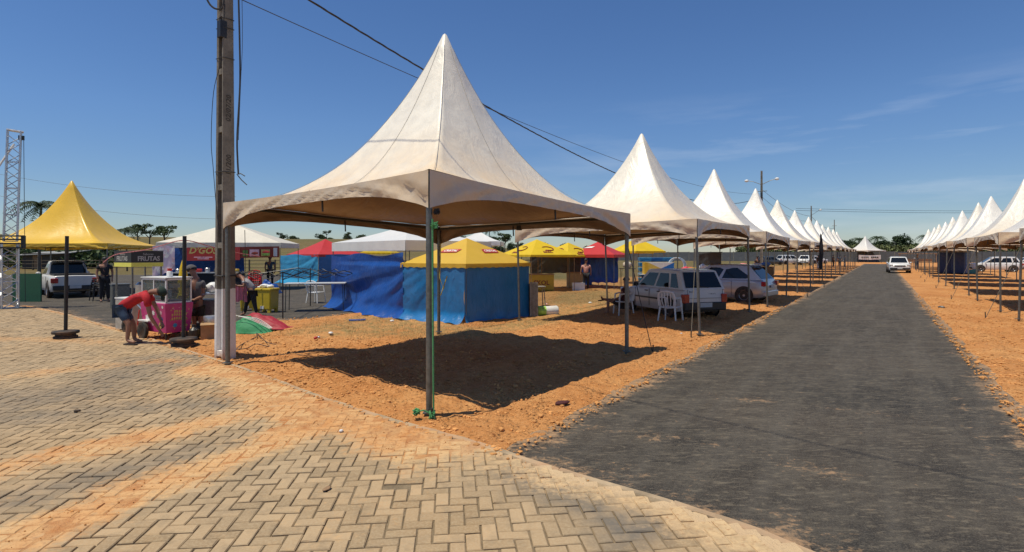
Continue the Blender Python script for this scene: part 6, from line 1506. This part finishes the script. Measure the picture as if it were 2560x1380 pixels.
for k, (u_, v_, c, lb) in enumerate(((1840, 664, (.35, .5, .05), 'lime green bag in the sun beyond the silver car'), (1858, 663, (.6, .2, .2), 'salmon cloth in the sun beyond the silver car'), (1915, 661, (.08, .2, .5), 'blue tarpaulin bundle beyond the silver car'), (1893, 663, (.7, .7, .7), 'white bag beyond the rear of the silver car'))):
    g = G(u_, v_ + 6 + 20); p = G(u_, 684); p = P(u_, v_, 40); t = thing('market_goods', lb, 'goods', (p.x, 40, 0)); MB().box((0, 0, (p.z - .15) / 2), (.9, .5, max(.1, p.z - .15))).obj('crate', M['wood'], t); MB().blob((0, 0, p.z), .26, 2, (1.3, .8, .6), .2).obj('bundle', mat('bundle_cloth', c, .7, 0, .15, 9), t, smooth='all')
# portable toilets
M['toilet'] = mat('navy_plastic', (.015, .04, .13), .45, 0, .12, 5, dust=.1)
for k, (u_, lb) in enumerate(((2366, 'dark blue portable toilet under the right tents, nearer the road'), (2400, 'dark blue portable toilet under the right tents, farther from the road'))):
    c_ = P(u_, 0, 54 - k * 1.5); t = thing('portable_toilet', lb, 'portable toilet', (c_.x, c_.y, 0), R(30), 'portable toilets')
    MB().box((0, 0, 1.05), (1.1, 1.1, 2.0)).obj('cabin', M['toilet'], t, bevel=.03); MB().box((0, 0, 2.12), (1.14, 1.14, .14), taper=.8).obj('roof', M['plate'], t, bevel=.03)
    MB().box((0, -.56, 1.03), (.74, .03, 1.82)).obj('door', M['t_blue'], t, bevel=.01)
    for j in range(6): MB().box((0, -.585, .3 + j * .28), (.6, .02, .04)).obj('door_rib', M['toilet'], t)
o = MB().box((0, 0, .2), (1.4, .8, .4)).obj('green_crate', mat('sea_green_plastic', (.05, .25, .2), .5), bevel=.03); c_ = P(2418, 0, 53); o.location = c_ * Vector((1, 1, 0)).length * 0 + Vector((c_.x, 53, 0)); tag(o, 'sea green crate on the ground beside the right-hand toilet', 'crate')
# black feather flag
c_ = RD(3.4, 41); FLG = thing('feather_flag', 'black feather flag standing by the left tent legs', 'flag', c_); MB().tube(crv([(0, 0, 0), (0, 0, 1.6), (.05, 0, 2.7), (.25, 0, 3.3)], 5), .018, 6).obj('mast', M['black_metal'], FLG, smooth=True)
MB().grid(lambda u, v: (.0 + .02 + (.05 + .20 * math.sin(math.pi * min(1, v * .9 + .1)) ** .6) * u + .12 * max(0, v - .6), .02 * math.sin(v * 9), .9 + 2.3 * v), 4, 14).obj('flag_cloth', M['c_black'], FLG, smooth=True)
# white banner under the lone tent
yb = 118; a = P(2146, 0, yb); b = P(2203, 0, yb); BN = thing('banner', 'white banner with dark lettering stretched in front of the grey wall', 'banner', ((a.x + b.x) / 2, yb, 0)); w_ = b.x - a.x
MB().grid(lambda u, v: ((u - .5) * w_, .03 * math.sin(u * 20), .80 + .95 * v - .1 * math.sin(math.pi * u)), 24, 4).obj('sheet', M['print_white'], BN, smooth=True)
for k in range(9): 
    if k != 4: MB().box((-w_ * .34 + k * w_ * .085, -.05, 1.22), (.26 if k < 5 else .3, .02, .34)).obj('print', M['galv'] if k < 5 else M['print_black'], BN)
for s in (-1, 1): MB().tube([(s * w_ / 2, 0, 0), (s * w_ / 2, 0, 1.9)], .04, 5).obj('post', M['galv_dark'], BN)

# ================================================================ WALL, SHED, FENCES
WLL = thing('boundary_wall', 'long grey concrete panel wall closing the fairground behind the tents', 'wall', RD(12, 158), 0); wl = RD(12, 158)
M['wall_grey'] = mat('wall_concrete', (.10, .105, .115), .9, 0, .2, 1.5, .3, .01); ang_w = math.atan2(RC * 0 + RS, -RC)
rw = random.Random(8)
pm_ = MB().box((0, 0, 0), (2.9, .12, 2.5)).mesh('panel', M['wall_grey']); po_ = MB().box((0, 0, 0), (.16, .2, 2.65)).mesh('post', M['concrete'])
for k in range(58):
    X_w = -70 + k * 3.0; c_ = RD(X_w, 158 + .00 * X_w) - wl
    o = bpy.data.objects.new('wall_panel', pm_); link(o, WLL); o.location = (c_.x, c_.y, 1.25 + rw.uniform(-.04, .04)); o.rotation_euler = (0, 0, ang_w)
    c_ = RD(X_w + 1.5, 158) - wl; o = bpy.data.objects.new('wall_post', po_); link(o, WLL); o.location = (c_.x, c_.y, 1.3); o.rotation_euler = (0, 0, ang_w)
c_ = RD(-6.5, 150); SH = thing('market_shelter', 'low open shelter with flat brown roof in front of the grey wall', 'shelter', c_, ang_w)
MB().box((0, 0, 2.0), (7, 2.5, .15)).obj('roof', M['wood'], SH); MB().box((.5, 0, .45), (6, 1.6, .9)).obj('counter', M['card'], SH)
for x in (-3.2, 0, 3.2):
    for y_ in (-1.1, 1.1): MB().tube([(x, y_, 0), (x, y_, 2)], .06, 6).obj('post', M['wood'], SH)
c_ = P(138, 0, 62); HS = thing('farm_shed', 'low farm shed with a sloping grey roof under the yellow tent eave', 'shed', (c_.x, 62, 0), R(8))
MB().box((0, 0, 1.0), (4.4, 3.4, 2.0)).obj('wall', mat('shed_wall', (.07, .06, .05), .9), HS); MB().prism([(-2.7, -2.2, 1.7), (2.7, -2.2, 1.95), (2.7, 2.2, 2.35), (-2.7, 2.2, 2.1)], (0, 0, 0), (0, 0, .07)).obj('roof', mat('shed_roof', (.26, .26, .25), .7), HS)
MB().box((-.7, -1.72, .9), (.9, .04, 1.7)).obj('door', M['wood'], HS); MB().box((1.0, -1.72, 1.2), (.8, .04, .7)).obj('window', M['glass'], HS)
FN = thing('field_fence', 'dark post and rail fence running along the edge of the field on the left', 'fence', (-30, 58, 0), 0)
for k in range(24): MB().box((-26 + k * 2.6, .5 * math.sin(k), .65), (.12, .12, 1.3)).obj('fence_post', M['fence_wood'], FN)
for z in (.45, .85, 1.2): MB().tube([(-27, 0, z), (-10, .3, z), (10, -.3, z), (35, .2, z)], .03, 4).obj('rail', M['fence_wood'], FN)
p = G(68, 752); o = MB().box((0, 0, .55), (1.1, .06, 1.1)).obj('green_board', mat('green_board', (.02, .10, .05), .7)); o.location = (P(68, 0, 21.5).x, 21.5, 0); tag(o, 'dark green board standing between the truss tower and the pickup', 'board')

# ================================================================ TREES
M['leaf_dark'] = mat('dark_foliage', (.030, .055, .018), .75, 0, .35, 1.2, trans=.1); M['leaf_mid'] = mat('mid_foliage', (.055, .085, .026), .75, 0, .35, 1.2, trans=.1); M['leaf_pale'] = mat('scrub_foliage', (.11, .13, .045), .8, 0, .3, .8); M['bark'] = mat('bark', (.10, .08, .06), .95, 0, .3, 4)
def palm_meshes(seed, H, R0, nf=15):
    rr = random.Random(seed); lean = (rr.uniform(-.5, .5), rr.uniform(-.3, .3))
    tr = MB().tube([(lean[0] * (z / H) ** 2, lean[1] * (z / H) ** 2, z) for z in np.linspace(-.3, H, 7)], [.20, .16, .14, .13, .12, .12, .11], 7); top = Vector((lean[0], lean[1], H)); cr_ = MB()
    for k in range(nf):
        a = 2 * math.pi * k / nf + rr.uniform(-.2, .2); el = rr.uniform(.0, 1.4); L_ = R0 * rr.uniform(.85, 1.15); d = Vector((math.cos(a), math.sin(a), 0)); pts = []
        for i in range(9):
            s = i / 8; pts.append(top + d * L_ * s * math.cos(el * (1 - s)) * .95 + Vector((0, 0, L_ * (math.sin(el) * s - (.75 + .35 * el) * s * s))))
        cr_.tube(pts, [.035] * 3 + [.02] * 6, 3, cap=False)
        for i in range(1, 9):
            for q in (0, .5):
                p = pts[i - 1].lerp(pts[i], q); dr = (pts[i] - pts[i - 1]).normalized(); sd_ = dr.cross(Vector((0, 0, 1))).normalized(); ll = R0 * .24 * math.sin(math.pi * (.12 + .8 * i / 9)); w = .05 * R0 / 2
                for s_ in (-1, 1):
                    tip = p + sd_ * s_ * ll * .8 + dr * ll * .45 - Vector((0, 0, ll * rr.uniform(.25, .7))); cr_.add([p, p + dr * w * 2.2, tip], [(0, 1, 2)])
    return tr.mesh('trunk', M['bark'], True), cr_.mesh('crown', M['leaf_dark'])
def bush_meshes(seed, H, R0, flat=1.0, m='leaf_dark', n=1500, lobes=9, trunk=True, leaf=.16):
    rr = np.random.RandomState(seed); cs = []
    for _ in range(lobes):
        a = rr.uniform(0, 6.283); r = R0 * rr.uniform(.1, .72); cs.append((math.cos(a) * r, math.sin(a) * r, H * rr.uniform(.55, .88) if trunk else H * rr.uniform(.25, .75), R0 * rr.uniform(.32, .58)))
    cs = np.array(cs); k = rr.randint(0, lobes, n); v = rr.normal(size=(n, 3)); v /= np.linalg.norm(v, axis=1)[:, None]; rad_ = rr.uniform(.55, 1.08, n)[:, None]
    c = cs[k, :3] + v * cs[k, 3][:, None] * rad_ * np.array([1, 1, .72 * flat]); s = leaf * R0 / 2.2 * rr.uniform(.6, 1.4, n)
    a1 = rr.normal(size=(n, 3)); a1 /= np.linalg.norm(a1, axis=1)[:, None]; a2 = np.cross(a1, rr.normal(size=(n, 3))); a2 /= np.linalg.norm(a2, axis=1)[:, None]
    V = np.stack([c - a1 * s[:, None], c + a2 * s[:, None] * .7, c + a1 * s[:, None], c - a2 * s[:, None] * .7], 1).reshape(-1, 3); V[:, 2] = np.maximum(V[:, 2], .02)
    crown = np_mesh('crown', V, np.arange(4 * n).reshape(-1, 4), M[m], smooth=False)
    tr = None
    if trunk:
        mb = MB().tube([(0, 0, -.3), (.05, .03, H * .3), (0, .1, H * .62)], [.16, .13, .08], 7)
        for q in cs[:5]: mb.tube([(0, .05, H * .35), (q[0] * .5, q[1] * .5, H * .5), (q[0], q[1], q[2])], [.08, .06, .03], 5)
        tr = mb.mesh('trunk', M['bark'], True)
    return tr, crown
palms = [palm_meshes(s, h, r) for s, h, r in ((1, 6.2, 3.0), (2, 5.0, 2.8), (3, 7.2, 3.0))]
trees = [bush_meshes(11, 6.5, 3.0, 1, 'leaf_dark', 2200), bush_meshes(12, 5.2, 3.2, 1, 'leaf_mid', 2200), bush_meshes(13, 7.5, 2.6, 1.1, 'leaf_dark', 2000)]
umb = [bush_meshes(21, 6.0, 2.6, .45, 'leaf_mid', 900, 7), bush_meshes(22, 5.0, 2.0, .5, 'leaf_dark', 700, 6)]
shr = [bush_meshes(31, 2.6, 2.6, .8, 'leaf_dark', 1200, 8, False), bush_meshes(32, 2.2, 3.0, .7, 'leaf_mid', 1200, 8, False)]
def hz(x, y): return float(hill(np.array([float(x)]), np.array([float(y)]))[0])
def plant(src, label, cat, x, y, s=1.0, rz=None, group=None, name='tree'):
    t = thing(name, label, cat, (x, y, hz(x, y)), random.uniform(0, 6.28) if rz is None else rz, group); t.scale = (s, s, s)
    if src[0]: link(bpy.data.objects.new('trunk', src[0]), t)
    link(bpy.data.objects.new('crown', src[1]), t); return t
def at_px(u, y): return P(u, 0, y).x
plant(palms[2], 'tall dark palm behind the left shoulder of the yellow peaked tent', 'palm tree', at_px(98, 48), 48, .84, name='palm_tree')
for k, (u_, y_, s_, src, lb) in enumerate(((318, 70, .72, 0, 'bushiest palm right of the yellow peaked tent'), (290, 78, .62, 1, 'palm partly hidden behind the right slope of the yellow tent'), (645, 105, .6, 1, 'lone palm on the skyline above the snack gazebo roof'), (1222, 120, .8, 2, 'palm on the skyline behind the plain white gazebo roof'))):
    plant(palms[src], lb, 'palm tree', at_px(u_, y_), y_, s_, name='palm_tree')
for k, (u_, y_, s_, src, lb) in enumerate(((345, 118, .95, 0, 'thin flat-topped tree just right of the bushy palm'), (374, 122, .9, 1, 'small flat-topped tree between two others on the left skyline'), (412, 112, .95, 0, 'flat-topped tree above the left corner of the snack gazebo'), (817, 205, .8, 1, 'tiny flat-topped tree on the hill crest above the red canopy'),
                                           (1262, 150, 1.0, 0, 'spreading tree on the skyline right of the yellow stall peak'), (1296, 140, .8, 1, 'small round tree left of the first yellow beer canopy'), (700, 215, .7, 1, 'small scrubby tree on the distant hill crest, left side'), (870, 220, .6, 0, 'small scrubby tree on the distant hill crest, right of the red canopy'))):
    plant(umb[src], lb, 'tree', at_px(u_, y_), y_, s_)
rt = random.Random(12)
for k in range(9):
    u_ = 40 + k * 27 + rt.uniform(-8, 8); y_ = 66 + rt.uniform(-3, 6); plant(shr[k % 2], 'dark shrub in the hedge behind the yellow tent, %s from the left' % ordn[k + 1], 'shrub', at_px(u_, y_), y_, rt.uniform(.85, 1.3), group='shrubs behind the yellow tent', name='shrub')
for k in range(12):
    u_ = 1235 + k * 22 + rt.uniform(-8, 8); y_ = 118 + rt.uniform(-8, 16); plant(trees[k % 3], 'dark leafy tree behind the yellow beer canopies, %s from the left' % ordn[k + 1], 'tree', at_px(u_, y_), y_, rt.uniform(.42, .68), group='trees behind the beer canopies')
for k in range(16):
    u_ = 520 + k * 45 + rt.uniform(-18, 18); y_ = 215 + rt.uniform(-8, 16); plant(shr[k % 2], 'low scrub bush on the distant hill crest, %s from the left' % ordn[k + 1], 'shrub', at_px(u_, y_), y_, rt.uniform(.5, 1.0), group='bushes on the hill crest', name='shrub')
for k in range(52):
    X_w = 34 - k * 1.9 + rt.uniform(-.8, .8); Z_w = 176 + rt.uniform(0, 22); c_ = RD(X_w, Z_w)
    if k % 2: plant(palms[k % 3], 'dark palm in the wood beyond the grey wall', 'palm tree', c_.x, c_.y, rt.uniform(.72, .98), group='palms beyond the wall', name='palm_tree')
    else: plant(trees[k % 3], 'dark leafy tree in the wood beyond the grey wall', 'tree', c_.x, c_.y, rt.uniform(.82, 1.1), group='leafy trees beyond the wall')
# scrub growing thick just behind the wall
rr = np.random.RandomState(5); n = 26000; Xw = rr.uniform(-66, 34, n); Zw = rr.uniform(161, 172, n); hh = 3.4 + 1.4 * fbm(Xw * .25, Zw * .2, 3, 200); zz = rr.uniform(.2, 1, n) ** .6 * hh
c = np.stack([-Xw * RC + Zw * RS, Xw * RS + Zw * RC, zz], 1); s = rr.uniform(.16, .4, n)[:, None]; a1 = rr.normal(size=(n, 3)); a1 /= np.linalg.norm(a1, axis=1)[:, None]; a2 = np.cross(a1, rr.normal(size=(n, 3))); a2 /= np.linalg.norm(a2, axis=1)[:, None]
V = np.stack([c - a1 * s, c + a2 * s * .7, c + a1 * s, c - a2 * s * .7], 1).reshape(-1, 3)
o = bpy.data.objects.new('scrub', np_mesh('scrub', V, np.arange(4 * n).reshape(-1, 4), M['leaf_pale'], smooth=False)); link(o); tag(o, 'pale green scrub growing thick just behind the grey wall', 'scrub', kind='stuff')

hp_ = thing('blue_hoops', 'pale blue and white hoops standing at the right end of the cloth bale', 'hoops', (P(1690, 0, yS).x, yS, .0))
for k in range(5): MB().tube([(.05 * k + .42 * math.cos(a), .06 * k, 1.25 + .42 * math.sin(a)) for a in np.linspace(.2 * k, .2 * k + 6.283, 25)], .022, 5, cap=False).obj('hoop', M['t_sky'] if k % 2 else M['white'], hp_, smooth=True)
MB().box((.1, .1, .42), (.5, .5, .82)).obj('stand', M['galv_dark'], hp_)
dg = bpy.context.evaluated_depsgraph_get()
for o_, m_ in PEND:
    me2 = bpy.data.meshes.new_from_object(o_.evaluated_get(dg)); me2.name = o_.name.split('.')[0]; me2.materials.clear(); me2.materials.append(m_)
    me2.polygons.foreach_set('use_smooth', [True] * len(me2.polygons)); o_['_m'] = 1; o_.modifiers.clear(); o_.data = me2; del o_['_m']

# clutter under the snack gazebo and behind the pink cart
yq = 26.6
t = thing('counter', 'dark serving counter under the snack gazebo, crowded with pans', 'counter', (P(520, 0, yq).x, yq, 0), R(3)); MB().box((0, 0, .48), (3.2, .6, .94)).obj('body', M['c_black'], t); MB().box((0, 0, .97), (3.3, .7, .04)).obj('top', M['alu'], t)
for k in range(7):
    x = -1.4 + .46 * k; r_ = .10 + .04 * (k % 3); o = MB().lathe([(0, 0), (r_, 0), (r_ * 1.1, .14 + .05 * (k % 2)), (r_ * .9, .16 + .05 * (k % 2)), (0, .16 + .05 * (k % 2))], 12).obj('pot', M[['alu', 'black', 'red', 'alu', 'galv_dark', 'white', 'beer_yellow'][k]], smooth=True)
    o.location = (t.location.x + x, yq + .08 * x * .6, .99); tag(o, '%s pot on the dark counter of the snack gazebo, %s from its left end' % (['dented aluminium', 'soot black', 'red enamel', 'wide aluminium', 'dark steel', 'white enamel', 'yellow'][k], ordn[k + 1]), 'pot')
c_ = P(458, 0, 14.6); t = thing('folded_parasol', 'folded yellow parasol standing behind the pink cart', 'parasol', (c_.x, 14.6, 0)); MB().tube([(0, 0, 0), (0, 0, 1.75)], .018, 6).obj('pole', M['alu'], t); MB().lathe([(.02, 1.72), (.08, 1.5), (.13, 1.1), (.10, .85), (.16, .70), (.03, .72)], 14).obj('folded_canopy', M['t_yellow2'], t, smooth=True); MB().lathe([(0, 0), (.22, 0), (.22, .06), (0, .07)], 16).obj('base', M['galv_dark'], t)
c_ = P(673, 0, 26); o = MB().grid(lambda u, v: ((u - .5) * 1.0, (v - .5) * .7, .62 * math.sin(math.pi * u) ** .6 * math.sin(math.pi * v) ** .6 * (1 + .8 * (float(fbm(u * 5, v * 5, 4, 170)) - .5)) + .01), 26, 16).obj('tarpaulin_heap', M['t_blue'], smooth='all'); o.location = (c_.x, 26, 0); tag(o, 'heap of dark blue tarpaulin on the asphalt behind the yellow cooler box', 'tarpaulin')
for k, (u_, v_, h_, m_, lb) in enumerate(((560, 20.5, .55, 'red', 'red crate behind the utility pole, by the stooping person'), (432, 24.5, .7, 'galv', 'grey gas cylinder crate behind the drinks cart'), (412, 23.5, .5, 'white', 'white bucket crate left of the pink cart, on the asphalt'), (300, 19, .8, 'galv', 'grey metal cabinet left of the drinks cart'))):
    c_ = P(u_, 0, v_); t = thing('crate', lb, 'crate', (c_.x, v_, 0), R(15 * k)); MB().box((0, 0, h_ / 2), (.5, .4, h_)).obj('body', M[m_], t, bevel=.02); MB().box((0, 0, h_ + .02), (.54, .44, .04)).obj('lid', M[m_], t, bevel=.01)
for k in range(8):
    u_ = 15 + k * 33; plant(trees[k % 3], 'dark leafy tree behind the shed and yellow tent, %s from the left' % ordn[k + 1], 'tree', at_px(u_, 76), 76 + rt.uniform(-3, 5), rt.uniform(.42, .56), group='trees behind the shed')
